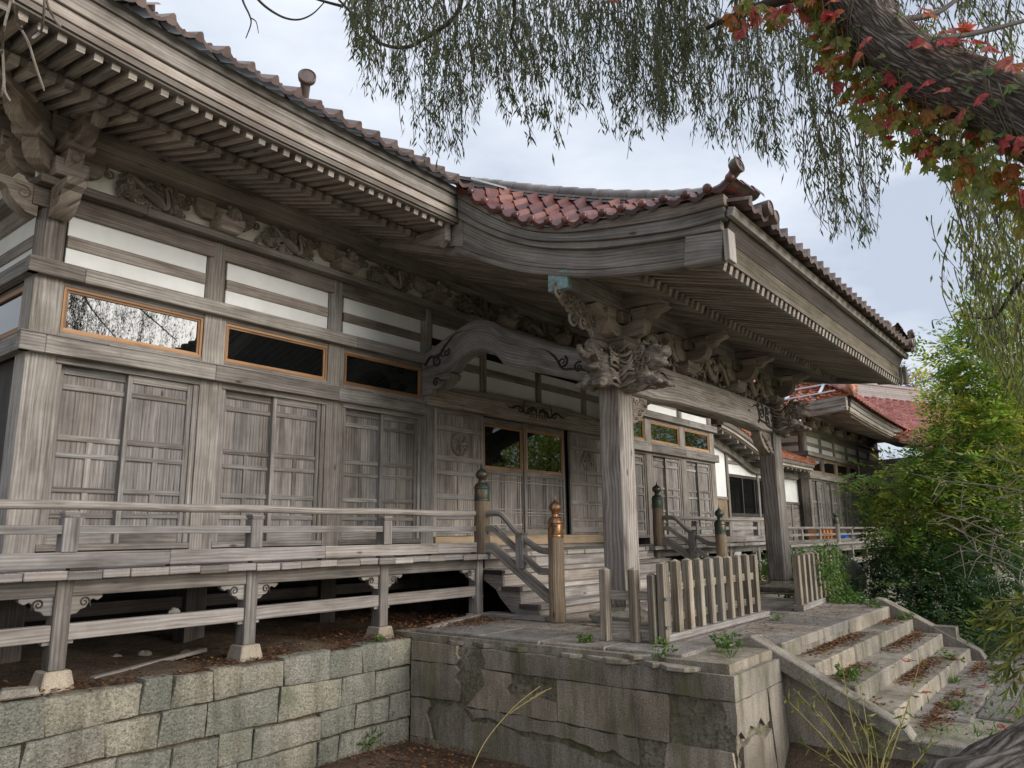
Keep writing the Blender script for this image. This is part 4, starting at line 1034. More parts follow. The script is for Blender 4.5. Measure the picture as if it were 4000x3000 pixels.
for x, s in ((X0+.98, -1), (X1-.98, 1)):
    m = MB(); m2 = MB(); k = 0
    y = 3.35
    while y < 8.0:
        ya, yb = y, y+.30; za, zb = interp(RIDGE, ya), interp(RIDGE, yb)
        m.tube([(x, ya, za+.035), (x, ya+.02, za+.045), (x, yb, zb+.03)], [.088, .088, .078], 12); y += .30
    m.build('descending_ridge', M['tile_grey'], PT, smooth=40)
    for dz, w in ((-.06, .13), (-.115, .15)):
        y = 3.3
        while y < 8.0:
            m2.bar((x, y, interp(RIDGE, y)+dz), (x, y+.39, interp(RIDGE, y+.39)+dz), w*2, .03); y += .40
    m2.bar((x, 3.3, interp(RIDGE, 3.3)-.2), (x, 5.0, interp(RIDGE, 5)-.22), .2, .16).bar((x, 5.0, interp(RIDGE, 5)-.22), (x, 7.9, interp(RIDGE, 7.9)-.24), .2, .16)
    m2.build('ridge_course', M['tile_grey'], PT)
    # front corner ornament: upturned roll tile and demon-face tile
    c = MB(); xx = x+s*1.06
    c.tube(catmull([(xx-s*.34, 3.45, 4.10), (xx-s*.16, 3.15, 4.03), (xx-s*.06, 3.0, 4.04), (xx+s*.0, 2.88, 4.12)], 5), [.05]*8+[.05, .052, .054, .056, .06, .064, .068, .07], 14)
    q = V((xx+s*.01, 2.85, 4.16)); ax = V((s*.1, -.95, .2)).normalized(); e1 = ax.cross(V((0, 0, 1))).normalized(); e2 = e1.cross(ax)
    c.loft([[q+ax*o_+(e1*cos(2*pi*k/20)+e2*sin(2*pi*k/20))*r_ for k in range(20)] for r_, o_ in ((.07, -.09), (.095, -.04), (.10, .025), (.085, .035), (.074, .015), (.035, .02), (.02, .04), (.004, .04))])
    c.build('corner_tile', M['tile_old'], PT, smooth=40)
    d = MB(); rd = random.Random(5)
    d.ell((xx-s*.62, 3.25, 4.25), (.11, .08, .085)); d.ell((xx-s*.57, 3.17, 4.30), (.05, .05, .05)); d.ell((xx-s*.68, 3.17, 4.31), (.05, .05, .05))
    for k in range(8): d.spiral((xx-s*(.50+.035*k), 3.16, 4.20+.04*(k % 3)), (1, 0, 0), (0, 0, 1), .05, 1.3, .016, rd.choice((-1, 1)), k, 5)
    d.build('demon_tile', M['tile_old'], PT, smooth=50)
    f = MB()       # heavy decorated end rolls near the corner of the front edge
    for j, (ox, oz, rr) in enumerate(((.62, .02, .095), (.82, -.03, .085))):
        q = V((xx-s*ox, 2.74, 3.80+oz)); f.lathe([(.07, .34), (rr, .05), (rr, -.02), (rr*.85, -.03), (rr*.8, -.015), (.003, -.015)], q, 18, axis='y')
    f.build('tile_end', M['tile_old'], PT, smooth=40)
MB().hexa([(7.95, 7.0, 5.33), (8.7, 6.9, 5.42), (7.95, 7.5, 5.55), (8.7, 7.5, 5.75), (7.95, 7.0, 5.36), (8.7, 6.9, 5.45), (7.95, 7.5, 5.58), (8.7, 7.5, 5.78)], 0).build('flashing', M['lead'], PT)

# columns and stone bases
for x in KX:
    m = MB(); w = .2; ch = .045; ring = lambda s_, z: [(x+a*s_, KY+c*s_, z) for a, c in ((-w+ch, -w), (w-ch, -w), (w, -w+ch), (w, w-ch), (w-ch, w), (-w+ch, w), (-w, w-ch), (-w, -w+ch))]
    zs = [(.80, -1.03), (.93, -.98), (.985, -.9), (1.0, -.75), (1.0, 0), (.99, 1.2), (.985, 2.72)]
    m.loft([ring(s_, z) for s_, z in zs])
    o = m.build('pillar', M['wood_koryo'], PT, bevel=.006)
    b = MB()
    def br(h, z, cf): return [(x+a*h, KY+c*h, z) for a, c in ((-1+cf, -1), (1-cf, -1), (1, -1+cf), (1, 1-cf), (1-cf, 1), (-1+cf, 1), (-1, 1-cf), (-1, -1+cf))]
    b.loft([br(.26, ZP, .3), br(.33, ZP+.02, .25), br(.385, ZP+.09, .2), br(.395, ZP+.14, .2), br(.30, ZP+.165, .25), br(.22, ZP+.20, .3), br(.19, ZP+.245, .3)])
    b.build('base_stone', M['granite'], PT, smooth=30, bevel=.01)
    MB().box(x-.45, x+.45, KY-.45, KY+.45, ZP-.0, ZP+.025).build('base_slab', M['granite'], PT, bevel=.01)
# rainbow beam
ZT = [(9.87, 2.69), (10.6, 2.70), (13, 2.70), (15.3, 2.69), (16.02, 2.66)]
ZB = [(9.87, 2.06), (10.55, 2.06), (10.75, 2.075), (11.6, 2.115), (13, 2.13), (14.3, 2.115), (15.1, 2.075), (15.35, 2.06), (16.02, 2.06)]
m = MB(); rings = []
for k in range(61):
    x = lerp(9.86, 16.03, k/60); zt, zb = interp(ZT, x), interp(ZB, x)
    rings.append([(x, KY+dy, z) for dy, z in ((-.10, zb), (-.17, zb+.035), (-.185, zb+.22), (-.175, zt-.12), (-.12, zt-.02), (.0, zt), (.12, zt-.02), (.175, zt-.12), (.185, zb+.2), (.10, zb))])
m.loft(rings); RB = m.build('rainbow_beam', M['wood_koryo'], PT, smooth=50)
ar = MB(); rr_ = random.Random(8)
for s, xe in ((1, 9.95), (-1, 15.95)):
    E1, E2 = V((s, 0, 0)), V((0, 0, 1)); c = V((xe, KY-.185, 2.38))
    ar.spiral(c+E1*.62+E2*.05, E1, E2, .135, 1.5, .022, 1, 2.4, 6, 0, .24); ar.spiral(c+E1*.30-E2*.05, E1, E2, .13, 1.4, .024, -1, 1.2, 6, 0, .2)
    ar.spiral(c+E1*.28+E2*.14, E1, E2, .08, 1.3, .018, 1, 4, 6, 0, .1)
    ar.tube(catmull([c+E1*.05-E2*.22, c+E1*.25-E2*.2, c+E1*.5-E2*.14, c+E1*.75-E2*.10, c+E1*.8+E2*.1, c+E1*.95+E2*.17, c+E1*1.15+E2*.10, c+E1*1.4+E2*.13], 5), [.022]*24+[.02, .017, .015, .012, .01, .008, .006, .004, .004, .003, .002, .002], 6)
    for k in range(9):
        a = rr_.uniform(.05, .9); h = rr_.uniform(-.2, .22)
        ar.spiral(c+E1*a+E2*h, E1, E2, rr_.uniform(.03, .06), 1.3, .013, rr_.choice((-1, 1)), rr_.uniform(0, 6), 5, 0, .05)
    ar.tube([c+E1*1.25-E2*.02, c+E1*1.32+E2*.03, c+E1*1.38-E2*.01], [.004, .016, .003], 5)
ar.build('arabesque', M['groove_dark'], RB, smooth=50)
# curved tie beams back to the hall
for x in KX:
    top = smoothtab([(5.8, 2.72), (6.26, 2.86), (6.66, 2.985), (7.61, 3.41), (7.98, 3.62), (8.41, 3.70), (8.89, 3.55), (9.3, 3.40), (9.6, 3.28)])
    bot = smoothtab([(5.8, 2.2), (6.27, 2.345), (6.83, 2.525), (7.62, 2.78), (7.815, 2.96), (8.16, 3.12), (8.52, 3.10), (8.75, 2.97), (8.87, 2.85), (9.2, 2.80), (9.6, 2.80)])
    m = MB(); rings = []
    for k in range(57):
        y = lerp(5.8, 9.58, k/56); zt, zb = interp(top, y), interp(bot, y)
        rings.append([(x+dx, y, z) for dx, z in ((-.12, zb), (-.165, zb+.05), (-.165, zt-.07), (-.10, zt), (.10, zt), (.165, zt-.07), (.165, zb+.05), (.12, zb))])
    m.loft(rings); eb = m.build('curved_beam', M['wood'], PT, smooth=40)
    q = MB()
    q.prism([(9.58, 2.82), (8.86, 2.82), (8.90, 2.74), (9.0, 2.68), (9.12, 2.60), (9.3, 2.58), (9.4, 2.50), (9.58, 2.5)], lambda a, c, t: (t, a, c), x-.15, x+.15)
    q.build('corbel', M['wood'], PT, bevel=.008)
    a2 = MB(); E1, E2 = V((0, -1, 0)), V((0, 0, 1))
    for sgn in (-1,):
        c = V((x-.17, 9.15, 3.16))
        a2.tube(catmull([c+V((0, .33, -.12)), c+V((0, .2, .02)), c, c+V((0, -.2, .2)), c+V((0, -.45, .36)), c+V((0, -.8, .36))], 5), [.03]*14+[.026, .022, .02, .018, .016, .013, .011, .009, .007, .005, .004, .003], 6)
        a2.spiral(c+V((0, .02, -.08)), E1, E2, .12, 1.4, .028, 1, 1, 6, 0, .1); a2.spiral(c+V((0, -.2, .05)), E1, E2, .08, 1.3, .02, -1, 1, 6)
        a2.spiral((x-.155, 9.22, 2.70), E1, E2, .075, 1.5, .017, 1, 1, 6, 0, .2)
        c = V((x-.17, 6.35, 2.62))
        a2.tube(catmull([c+V((0, -.4, -.2)), c+V((0, -.15, -.12)), c+V((0, .1, -.08)), c+V((0, .22, .1)), c+V((0, .4, .26)), c+V((0, .62, .34))], 5), [.02]*18+[.015, .012, .01, .008, .006, .004, .003, .003], 6)
        a2.spiral(c+V((0, .1, .03)), E1, E2, .10, 1.5, .02, -1, 1, 6); a2.spiral(c+V((0, -.2, -.1)), E1, E2, .09, 1.4, .018, 1, 1, 6)
    a2.build('arabesque', M['groove_dark'], eb, smooth=50)
# purlin with copper cap
MB().box(X0+.16, X1-.16, 5.37, 5.66, 3.28, 3.60, g=0).build('purlin', M['wood'], PT, bevel=.01)
for x, s in ((X0+.05, -1), (X1-.05, 1)):
    MB().box(x if s < 0 else x-.115, x+.115 if s < 0 else x, 5.352, 5.675, 3.262, 3.52).build('copper_cap', M['copper_green'], PT, bevel=.004)
# bracket sets
BX = [9.67, 11.85, 14.05, 16.22]
for i, x in enumerate(BX):
    m = MB(); y = KY-.12
    z0 = 2.70
    m.hexa([(x-.16, y-.14, z0), (x+.16, y-.14, z0), (x-.16, y+.25, z0), (x+.16, y+.25, z0), (x-.22, y-.2, z0+.10), (x+.22, y-.2, z0+.10), (x-.22, y+.3, z0+.10), (x+.22, y+.3, z0+.10)], 0)
    m.box(x-.22, x+.22, y-.2, y+.3, z0+.101, z0+.185, g=0)
    arm = [(-.50, .505), (-.50, .36), (-.47, .27), (-.40, .20), (-.30, .17), (.30, .17), (.40, .20), (.47, .27), (.50, .36), (.50, .505), (.28, .505), (.28, .40), (.2, .36), (-.2, .36), (-.28, .40), (-.28, .505)]
    m.prism(arm, lambda a, c, t: (x+a, t, z0+c), y-.11, y+.11)
    m.prism(arm, lambda a, c, t: (x+t, y+a, z0+c), -.11, .11)
    m.box(x-.13, x+.13, y-.13, y+.13, z0+.40, z0+.58, g=0)
    for (ox, oy) in ((-.39, 0), (.39, 0), (0, -.39)): m.box(x+ox-.12, x+ox+.12, y+oy-.12, y+oy+.12, z0+.47, z0+.585, g=0)
    o = m.build('bracket', M['carve'], PT, bevel=.008)
    n = MB()
    for (e, c0) in ((V((0, -1, 0)), V((x, y-.62, z0+.54))), (V((-1, 0, 0)), V((x-.62, y, z0+.54)))):
        side = e.cross(V((0, 0, 1)))
        n.prism([(-.25, .05), (.12, .05), (.22, -.0), (.14, -.04), (.05, -.06), (.0, -.13), (-.1, -.14), (-.25, -.16)], lambda a, c, t: tuple(c0+e*a+V((0, 0, c))+side*t), -.085, .085)
        for q in (-1, 1): n.spiral(c0+e*-.06+side*.09*q-V((0, 0, .02)), e, V((0, 0, 1)), .065, 1.4, .013, 1, 1, 6)
    n.build('nose_carving', M['carve'], o, smooth=45)
    # sloping end timber under the rafters
    MB().hexa([(x-.11, 4.72, 3.285), (x+.11, 4.72, 3.285), (x-.11, 5.39, 3.33), (x+.11, 5.39, 3.33), (x-.11, 4.68, 3.385), (x+.11, 4.68, 3.385), (x-.11, 5.39, 3.60), (x+.11, 5.39, 3.60)], 1).build('rafter_bearer', M['wood_warm'], PT, bevel=.008)
# carved cloud wing beside the first bracket
m = MB(); rnd = random.Random(21)
for (ox, oz, n_) in ((-.35, 3.08, 5), (-.6, 3.12, 6), (-.85, 3.2, 6), (-1.0, 3.28, 5), (-1.15, 3.33, 4), (-.7, 3.0, 4)):
    curl_cluster(m, (9.26+ox*.95, 5.60, oz-.03), (1, 0, 0), (0, 0, 1), .24, .18, n_, .105, .026, rnd, .05)
for k in range(6): m.tube([(8.75+.05*k, 5.6, 3.02), (8.68+.05*k, 5.57, 3.15), (8.62+.05*k, 5.6, 3.27)], [.012, .022, .008], 6)
m.build('cloud_carving', M['carve'], PT, smooth=50)
# ------------------------------------------------------------------ carvings of the portico
def remeshed(mb, name, mat, parent, vox=.014, it=2):
    o = mb.build(name, mat, parent)
    r = o.modifiers.new('remesh', 'REMESH'); r.mode = 'VOXEL'; r.voxel_size = vox; r.use_smooth_shade = True
    s_ = o.modifiers.new('smooth', 'SMOOTH'); s_.factor = .5; s_.iterations = it
    return o
M['carve_obj'] = None
def carve_solid():
    m, n, l, b = newmat('sculpted_wood')
    obj = n.new('ShaderNodeTexCoord').outputs['Object']
    f = noise(n, l, mapping(n, l, obj, (9, 9, 30)), 1.0, 5, .65, .8); g = noise(n, l, obj, 3, 5, .6)
    r = ramp(n, [(.35, (.11, .09, .076)), (.68, (.36, .315, .275))]); l.new(f, r.inputs['Fac'])  # body coloured dark like shaded hollows, against the paler curls
    r2 = ramp(n, [(.4, (1, 1, 1)), (.7, (.5, .45, .42))]); l.new(g, r2.inputs['Fac'])
    l.new(mixc(n, l, .7, r.outputs['Color'], r2.outputs['Color'], 'MULTIPLY'), b.inputs['Base Color'])
    b.inputs['Roughness'].default_value = .85; b.inputs['Specular IOR Level'].default_value = .2
    bump(n, l, b, f, .5, .008); return m
M['carve_obj'] = carve_solid()
def lion(parent, o, fwd, name='lion_carving', sc=1.0):
    """guardian lion forequarters leaning out of the pillar head: fwd = direction it looks"""
    o = V(o); f = V(fwd); s = f.cross(V((0, 0, 1))); u = V((0, 0, 1))
    P = lambda a, b_, c: o+(f*a+s*b_+u*c)*sc
    rot = Matrix((f, s, u)).transposed()
    E = lambda m, a, b_, c, r1, r2, r3: m.ell(P(a, b_, c), (r1*sc, r2*sc, r3*sc), rot, 14, 10)
    m = MB()
    E(m, .10, 0, .22, .26, .25, .20); E(m, .0, 0, .12, .22, .25, .15)                      # chest
    E(m, .38, 0, .46, .22, .21, .19); E(m, .55, 0, .52, .12, .17, .08)                     # head, muzzle
    E(m, .60, 0, .57, .07, .10, .05); E(m, .50, 0, .36, .13, .14, .05)                     # nose, jaw
    for q in (-1, 1):
        E(m, .46, q*.11, .61, .08, .06, .055); E(m, .30, q*.19, .60, .05, .04, .09)        # brow, ear
        E(m, .30, q*.17, .18, .12, .09, .12); E(m, .42, q*.17, .09, .12, .085, .075)       # foreleg
        for k in range(4): E(m, .53, q*.17+(k-1.5)*.045, .07, .055, .024, .045)            # toes
    body = remeshed(m, name, M['carve_obj'], parent)
    c = MB(); rnd = random.Random(int(o.x*7+f.y*3+50))
    for q in (-1, 1):
        for k in range(15):
            a, h = rnd.uniform(.02, .38), rnd.uniform(.22, .66)
            c.spiral(P(a, q*(.235-.06*abs(h-.45)), h), -f, u, rnd.uniform(.045, .07)*sc, 1.5, .015*sc, rnd.choice((-1, 1)), rnd.uniform(0, 6), 5, .03*q, .04)
        for k in range(8):                                                                   # flowing mane locks
            h = .08+.075*k; pts = [P(.22-.02*k*.5, q*.24, h+.04), P(.10, q*.27, h+.07*sin(k)), P(-.02, q*.26, h-.02), P(-.14, q*.24, h+.05), P(-.24, q*.22, h)]
            c.tube(catmull(pts, 4), [.012*sc, .018*sc, .024*sc, .026*sc, .026*sc, .026*sc, .026*sc, .026*sc, .025*sc, .024*sc, .022*sc, .02*sc, .018*sc, .014*sc, .01*sc, .008*sc, .004*sc], 6)
        E(c, .555, q*.085, .585, .02, .028, .028)
    for k in range(9):
        c.spiral(P(.30+.03*(k % 3), (k-4)*.045, .655), s, u if k % 2 else -f, .05*sc, 1.4, .014*sc, 1 if k % 2 else -1, k, 5, .02)
    c.build('mane', M['carve_pale'], body, smooth=50)  # paler than the body: relief contrast of lit curls put into the colour
    return body
def baku(parent, o, fwd):
    """long-nosed beast head with raised trunk, open mouth and two paws"""
    o = V(o); f = V(fwd); s = f.cross(V((0, 0, 1))); u = V((0, 0, 1))
    P = lambda a, b_, c: o+f*a+s*b_+u*c
    rot = Matrix((f, s, u)).transposed(); E = lambda m, a, b_, c, r1, r2, r3: m.ell(P(a, b_, c), (r1, r2, r3), rot, 14, 10)
    m = MB()
    E(m, .08, 0, .22, .22, .22, .20); E(m, .2, 0, .42, .2, .18, .17); E(m, .34, 0, .50, .14, .14, .09)
    m.tube(catmull([P(.28, 0, .54), P(.48, 0, .52), P(.60, 0, .45), P(.70, 0, .50), P(.72, 0, .58)], 5), [.11, .11, .105, .1, .095, .09, .085, .08, .075, .07, .065, .06, .055, .05, .05, .045, .045, .045, .045, .045, .045], 10)
    m.tube(catmull([P(.05, .0, .66), P(.2, 0, .68), P(.38, .0, .655), P(.5, 0, .62)], 5), [.085]*12+[.08, .07, .06, .05], 10)
    E(m, .40, 0, .30, .14, .11, .05)
    for q in (-1, 1):
        E(m, .26, q*.15, .14, .14, .08, .11)
        E(m, .40, q*.14, .05, .10, .075, .07)
        for k in range(4): E(m, .49, q*.14+(k-1.5)*.04, .035, .05, .021, .045)
        m.tube(catmull([P(.36, q*.1, .40), P(.48, q*.12, .47), P(.56, q*.12, .58)], 4), [.022, .02, .018, .016, .014, .012, .01, .007, .004], 7)
    body = remeshed(m, 'beast_carving', M['carve_obj'], parent)
    c = MB(); rnd = random.Random(77)
    for q in (-1, 1):
        for k in range(10):
            h = .05+.055*k
            pts = [P(.20+.02*sin(k*2), q*.19, h+.03), P(.10, q*.225, h+.05*sin(k*1.3)), P(.0, q*.23, h-.01), P(-.1, q*.22, h+.04), P(-.2, q*.21, h)]
            c.tube(catmull(pts, 4), [.006, .012, .018, .022, .024]+[.024]*8+[.018, .014, .01, .005], 6)
        for k in range(9): c.spiral(P(rnd.uniform(.0, .22), q*.215, rnd.uniform(.35, .6)), -f, u, rnd.uniform(.035, .055), 1.4, .014, rnd.choice((-1, 1)), rnd.uniform(0, 6), 5, .03*q)
        E(c, .33, q*.125, .55, .025, .025, .025)
    for k in range(7): c.tube([P(.05+.06*k, -.08, .70), P(.055+.06*k, 0, .765-.012*k), P(.05+.06*k, .08, .70)], .011, 5)
    c.build('mane', M['carve_pale'], body, smooth=50)
for x in KX:
    lion(PT, (x, KY-.28, 2.06), (0, -1, 0), sc=.98)
baku(PT, (KX[0]-.24, KY, 2.06), (-1, 0, 0)); baku(PT, (KX[1]+.24, KY, 2.06), (1, 0, 0))
def dragon_panel(x0, x1, z0, z1, y, seed):
    m = MB(); rnd = random.Random(seed); w = x1-x0; h = z1-z0
    pts = [(x0+.02, y, z0+.05)]+[(x0+w*(k+.5)/8, y-.05-.03*rnd.random(), z0+h*(.5+.34*sin(k*1.9+seed)))for k in range(8)]+[(x1-.05, y-.08, z0+h*.6)]
    cc = catmull(pts, 5); m.tube(cc, [.02+.045*sin(pi*min(1, (k+3)/len(cc)))**.6 for k in range(len(cc))], 9)
    for k in range(4, len(cc)-3, 2): m.tube([cc[k]+V((0, -.03, .05)), cc[k]+V((.02, -.03, .10)), cc[k]+V((.05, -.02, .09))], [.018, .012, .003], 5)
    for k in range(34):
        c = V((rnd.uniform(x0, x1), y-rnd.uniform(-.02, .07), 0)); t = (c.x-x0)/w; top = z0+h*(1-.25*abs(t-.5)*2)
        c.z = rnd.uniform(z0, top); m.spiral(c, (1, 0, 0), (0, 0, 1), rnd.uniform(.035, .075), rnd.uniform(1.1, 1.6), rnd.uniform(.012, .02), rnd.choice((-1, 1)), rnd.uniform(0, 6), 5, .03, rnd.uniform(0, .1))
    for k in range(26):
        c = V((rnd.uniform(x0, x1), y-rnd.uniform(0, .06), rnd.uniform(z0, z1-.08))); a = rnd.uniform(0, 6.3); L = rnd.uniform(.06, .15)
        m.tube(catmull([c, c+V((cos(a)*L*.5, -.02, sin(a)*L*.5+.02)), c+V((cos(a)*L, 0, sin(a)*L))], 3), [.016, .018, .016, .013, .009, .006, .003], 5)
    m.ell((x0+w*.55, y-.10, z0+h*.55), (.09, .07, .075)); m.ell((x0+w*.64, y-.12, z0+h*.50), (.06, .05, .04))
    for q in (-1, 1): m.tube(catmull([(x0+w*.55, y-.12, z0+h*.62), (x0+w*.5, y-.12, z0+h*.8+q*.02), (x0+w*.42, y-.1, z0+h*.86)], 3), [.018, .016, .014, .01, .008, .005, .003], 5)
    m.build('dragon_carving', M['carve'], PT, smooth=50)
    MB().box(x0+.05, x1-.05, y+.03, y+.07, z0-.02, z1-.12, g=0).build('carving_board', M['wood_dark'], PT)
for i in range(3): dragon_panel(BX[i]+.26, BX[i+1]-.30, 2.70, 3.22, KY-.10, 3+i)
for x, s in ((KX[0]+.2, 1), (KX[1]-.2, -1)):
    m = MB(); rnd = random.Random(31)
    m.prism([(0, .0), (.62, 0), (.60, -.12), (.45, -.30), (.25, -.40), (0, -.46)][::-1], lambda a, c, t: (x+s*a, t, 2.06+c), KY-.10, KY+.10)
    o = m.build('corbel', M['carve'], PT, bevel=.01)
    n = MB()
    for k in range(22):
        a = rnd.uniform(.05, .5); c = rnd.uniform(-.40+a*.55, -.05)
        n.spiral((x+s*a, KY-.11, 2.06+c), (1, 0, 0), (0, 0, 1), rnd.uniform(.035, .07), 1.4, .014, rnd.choice((-1, 1)), rnd.uniform(0, 6), 5, .02, .04)
    for k in range(5): n.tube([(x+s*(.02+.1*k), KY-.1, 1.66+.075*k), (x+s*(.08+.1*k), KY-.14, 1.64+.075*k), (x+s*(.14+.1*k), KY-.1, 1.70+.08*k)], [.03, .035, .02], 6)
    n.build('wave_carving', M['carve_pale'], o, smooth=50)
# corner bracket set of the hall, top left of the view
x, y = CX[0], YW+.165
m = MB(); z0 = ZK['wp1']
m.hexa([(x-.2, y-.2, z0), (x+.2, y-.2, z0), (x-.2, y+.2, z0), (x+.2, y+.2, z0), (x-.27, y-.27, z0+.12), (x+.27, y-.27, z0+.12), (x-.27, y+.27, z0+.12), (x+.27, y+.27, z0+.12)], 0)
m.box(x-.27, x+.27, y-.27, y+.27, z0+.121, z0+.2, g=0)
arm = lambda L, h: [(-.1, 0), (L-.20, 0), (L-.10, .03), (L-.03, .10), (L, .2), (L, h), (-.1, h)]
for e in (V((0, -1, 0)), V((-1, 0, 0)), V((-.7071, -.7071, 0))):
    side = e.cross(V((0, 0, 1)))
    for L, zz, h in ((.55, .06, .26), (.92, .34, .30)):
        m.prism(arm(L*(1.25 if abs(e.x*e.y) > .1 else 1), h), lambda a, c, t: tuple(V((x, y, z0+zz+c))+e*a+side*t), -.095, .095)
    for L, zz in ((.5, .3), (.85, .6)):
        LL = L*(1.25 if abs(e.x*e.y) > .1 else 1); q = V((x, y, z0+zz))+e*LL
        m.prism([(-.15, 0), (.15, 0), (.19, .06), (.19, .15), (-.19, .15), (-.19, .06)], lambda a, c, t: tuple(q+e*a*.9+V((0, 0, c))+side*t), -.17, .17)
CB = m.build('bracket', M['carve'], HALL, bevel=.008)
n = MB()
for e, c0 in ((V((0, -1, 0)), V((x, y-.2, 3.98))), (V((-1, 0, 0)), V((x-.2, y, 3.98)))):     # scrolled beam noses at the post head
    side = e.cross(V((0, 0, 1)))
    n.prism([(0, -.17), (.12, -.15), (.22, -.08), (.30, .0), (.34, .10), (.44, .14), (.46, .22), (0, .22)], lambda a, c, t: tuple(c0+e*a+V((0, 0, c))+side*t), -.11, .11)
    for q in (-1, 1): n.spiral(c0+e*.17+side*.108*q+V((0, 0, .08)), e, V((0, 0, 1)), .085, 1.5, .015, 1, 1.5, 6, 0, .1)
    n.build('nose_carving', M['carve_pale'], CB, smooth=40); n = MB()
n = MB()
for e in (V((0, -1, 0)), V((-1, 0, 0)), V((-.7071, -.7071, 0))):
    side = e.cross(V((0, 0, 1))); c0 = V((x, y, z0+.75))+e*(1.05 if abs(e.x*e.y) < .1 else 1.35)
    for k in range(3): n.spiral(c0+e*(-.1*k)+V((0, 0, -.12*k+.1)), e, V((0, 0, 1)), .10, 1.4, .03, 1 if k % 2 else -1, k, 6, .05, .05)
    n.tube(catmull([c0-V((0, 0, .3)), c0+e*.12-V((0, 0, .12)), c0+e*.05+V((0, 0, .1)), c0+e*.16+V((0, 0, .25))], 4), [.07, .08, .085, .09, .09, .09, .085, .08, .07, .065, .06, .05, .04], 8)
n.build('cloud_carving', M['carve'], CB, smooth=50)
# ------------------------------------------------------------------ veranda
VE = thing('veranda', (8, 8.7, ZD), 'raised plank veranda along the front of the grey temple hall', 'veranda')
PX = [-.95, 1.12, 3.18, 5.23, 7.30, 9.33]; PXR = [15.47, 17.5, 19.55, 21.6, 23.6]
def deck(root, x0, x1, y0, y1, z, mat='wood_pale', wmin=.26, wmax=.42, num=99):
    x = x0; k = 0; rnd = random.Random(int(x0*10)+5)
    while x < x1-.05:
        w = min(rnd.uniform(wmin, wmax), x1-x); dy = rnd.uniform(-.02, .015); dz = rnd.uniform(-.012, .0)
        b = MB().hexa([(x+.003, y0+dy, z-.08+dz), (x+w-.003, y0+dy, z-.08+dz+rnd.uniform(-.006, .006)), (x+.003, y1, z-.08), (x+w-.003, y1, z-.08), (x+.003, y0+dy, z+dz), (x+w-.003, y0+dy, z+dz), (x+.003, y1, z), (x+w-.003, y1, z)], 1)
        b.build('deck_board', M[mat], root, bevel=.008)
        x += w
deck(VE, -1.2, 9.95, 7.86, YW-.01, ZD)
deck(VE, 15.0, 23.9, 7.86, YW-.01, ZD)
deck(VE, 9.96, 14.99, 8.02, YW-.06, ZD-.002, wmin=.5, wmax=.75)
def scroll_bracket(root, x, y, z, s, L=.30):
    p = [(0, 0), (L, 0), (L, -.03), (L-.045, -.06), (L-.09, -.04), (L-.12, -.06), (L-.15, -.12), (L-.20, -.135), (L-.23, -.17), (0, -.18)]
    m = MB().prism(p, lambda a, c, t: (x+s*a, t, z+c), y, y+.07)
    o = m.build('scroll_bracket', M['wood'], root, bevel=.005)
    q = MB().spiral((x+s*(L-.17), y-.004, z-.065), (s, 0, 0), (0, 0, 1), .05, 1.4, .010, 1, 0, 6, 0, .05)
    q.build('scroll', M['wood_dark'], o, smooth=50)
def veranda_front(root, px, y=8.02, z=ZD, foot=True, braces=True, gz=-1.385, xs=None):
    for a, c in zip(px, px[1:]):
        MB().hexa([(xx, yy, zz) for zz in (z-.245, z-.088) for yy in (y+.02, y+.17) for xx in (a+.075, c-.075)], 0).build('veranda_beam', M['wood'], root, bevel=.008)
        MB().box(a+.075, c-.075, y+.03, y+.15, -.955, -.805, g=0).build('lower_rail', M['wood_pale'], root, bevel=.008)
    for x in px:
        MB().box(x-.075, x+.075, y, y+.19, -1.225, z-.09, g=2).build('post', M['wood'], root, bevel=.012)
        b = MB(); h = .115; H = .165; yc = y+.095
        b.hexa([(x-H, yc-H, gz-.06), (x+H, yc-H, gz-.06), (x-H, yc+H, gz-.06), (x+H, yc+H, gz-.06), (x-h, yc-h-.02, -1.222), (x+h, yc-h-.02, -1.222), (x-h, yc+h, -1.222), (x+h, yc+h, -1.222)], 2)
        b.build('base_stone', M['footing'], root, bevel=.012)
        for s in (-1, 1): scroll_bracket(root, x+s*.076, y+.05, z-.246, s)
        MB().box(x-.14, x+.14, y+.05, y+.13, -.99, -.957, g=0).build('wedge', M['wood'], root, bevel=.004)
veranda_front(VE, PX); veranda_front(VE, PXR)
# inner row in the dark under the floor
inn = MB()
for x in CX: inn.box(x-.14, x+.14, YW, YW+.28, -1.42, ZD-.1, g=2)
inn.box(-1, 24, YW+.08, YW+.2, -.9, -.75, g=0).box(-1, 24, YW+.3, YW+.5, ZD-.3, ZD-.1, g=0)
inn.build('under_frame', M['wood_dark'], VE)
MB().box(-4, 24, 10.9, 11.0, -1.5, -.2).build('shade_backing', M['black'], VE)  # black sheet standing in for the shade beneath the veranda

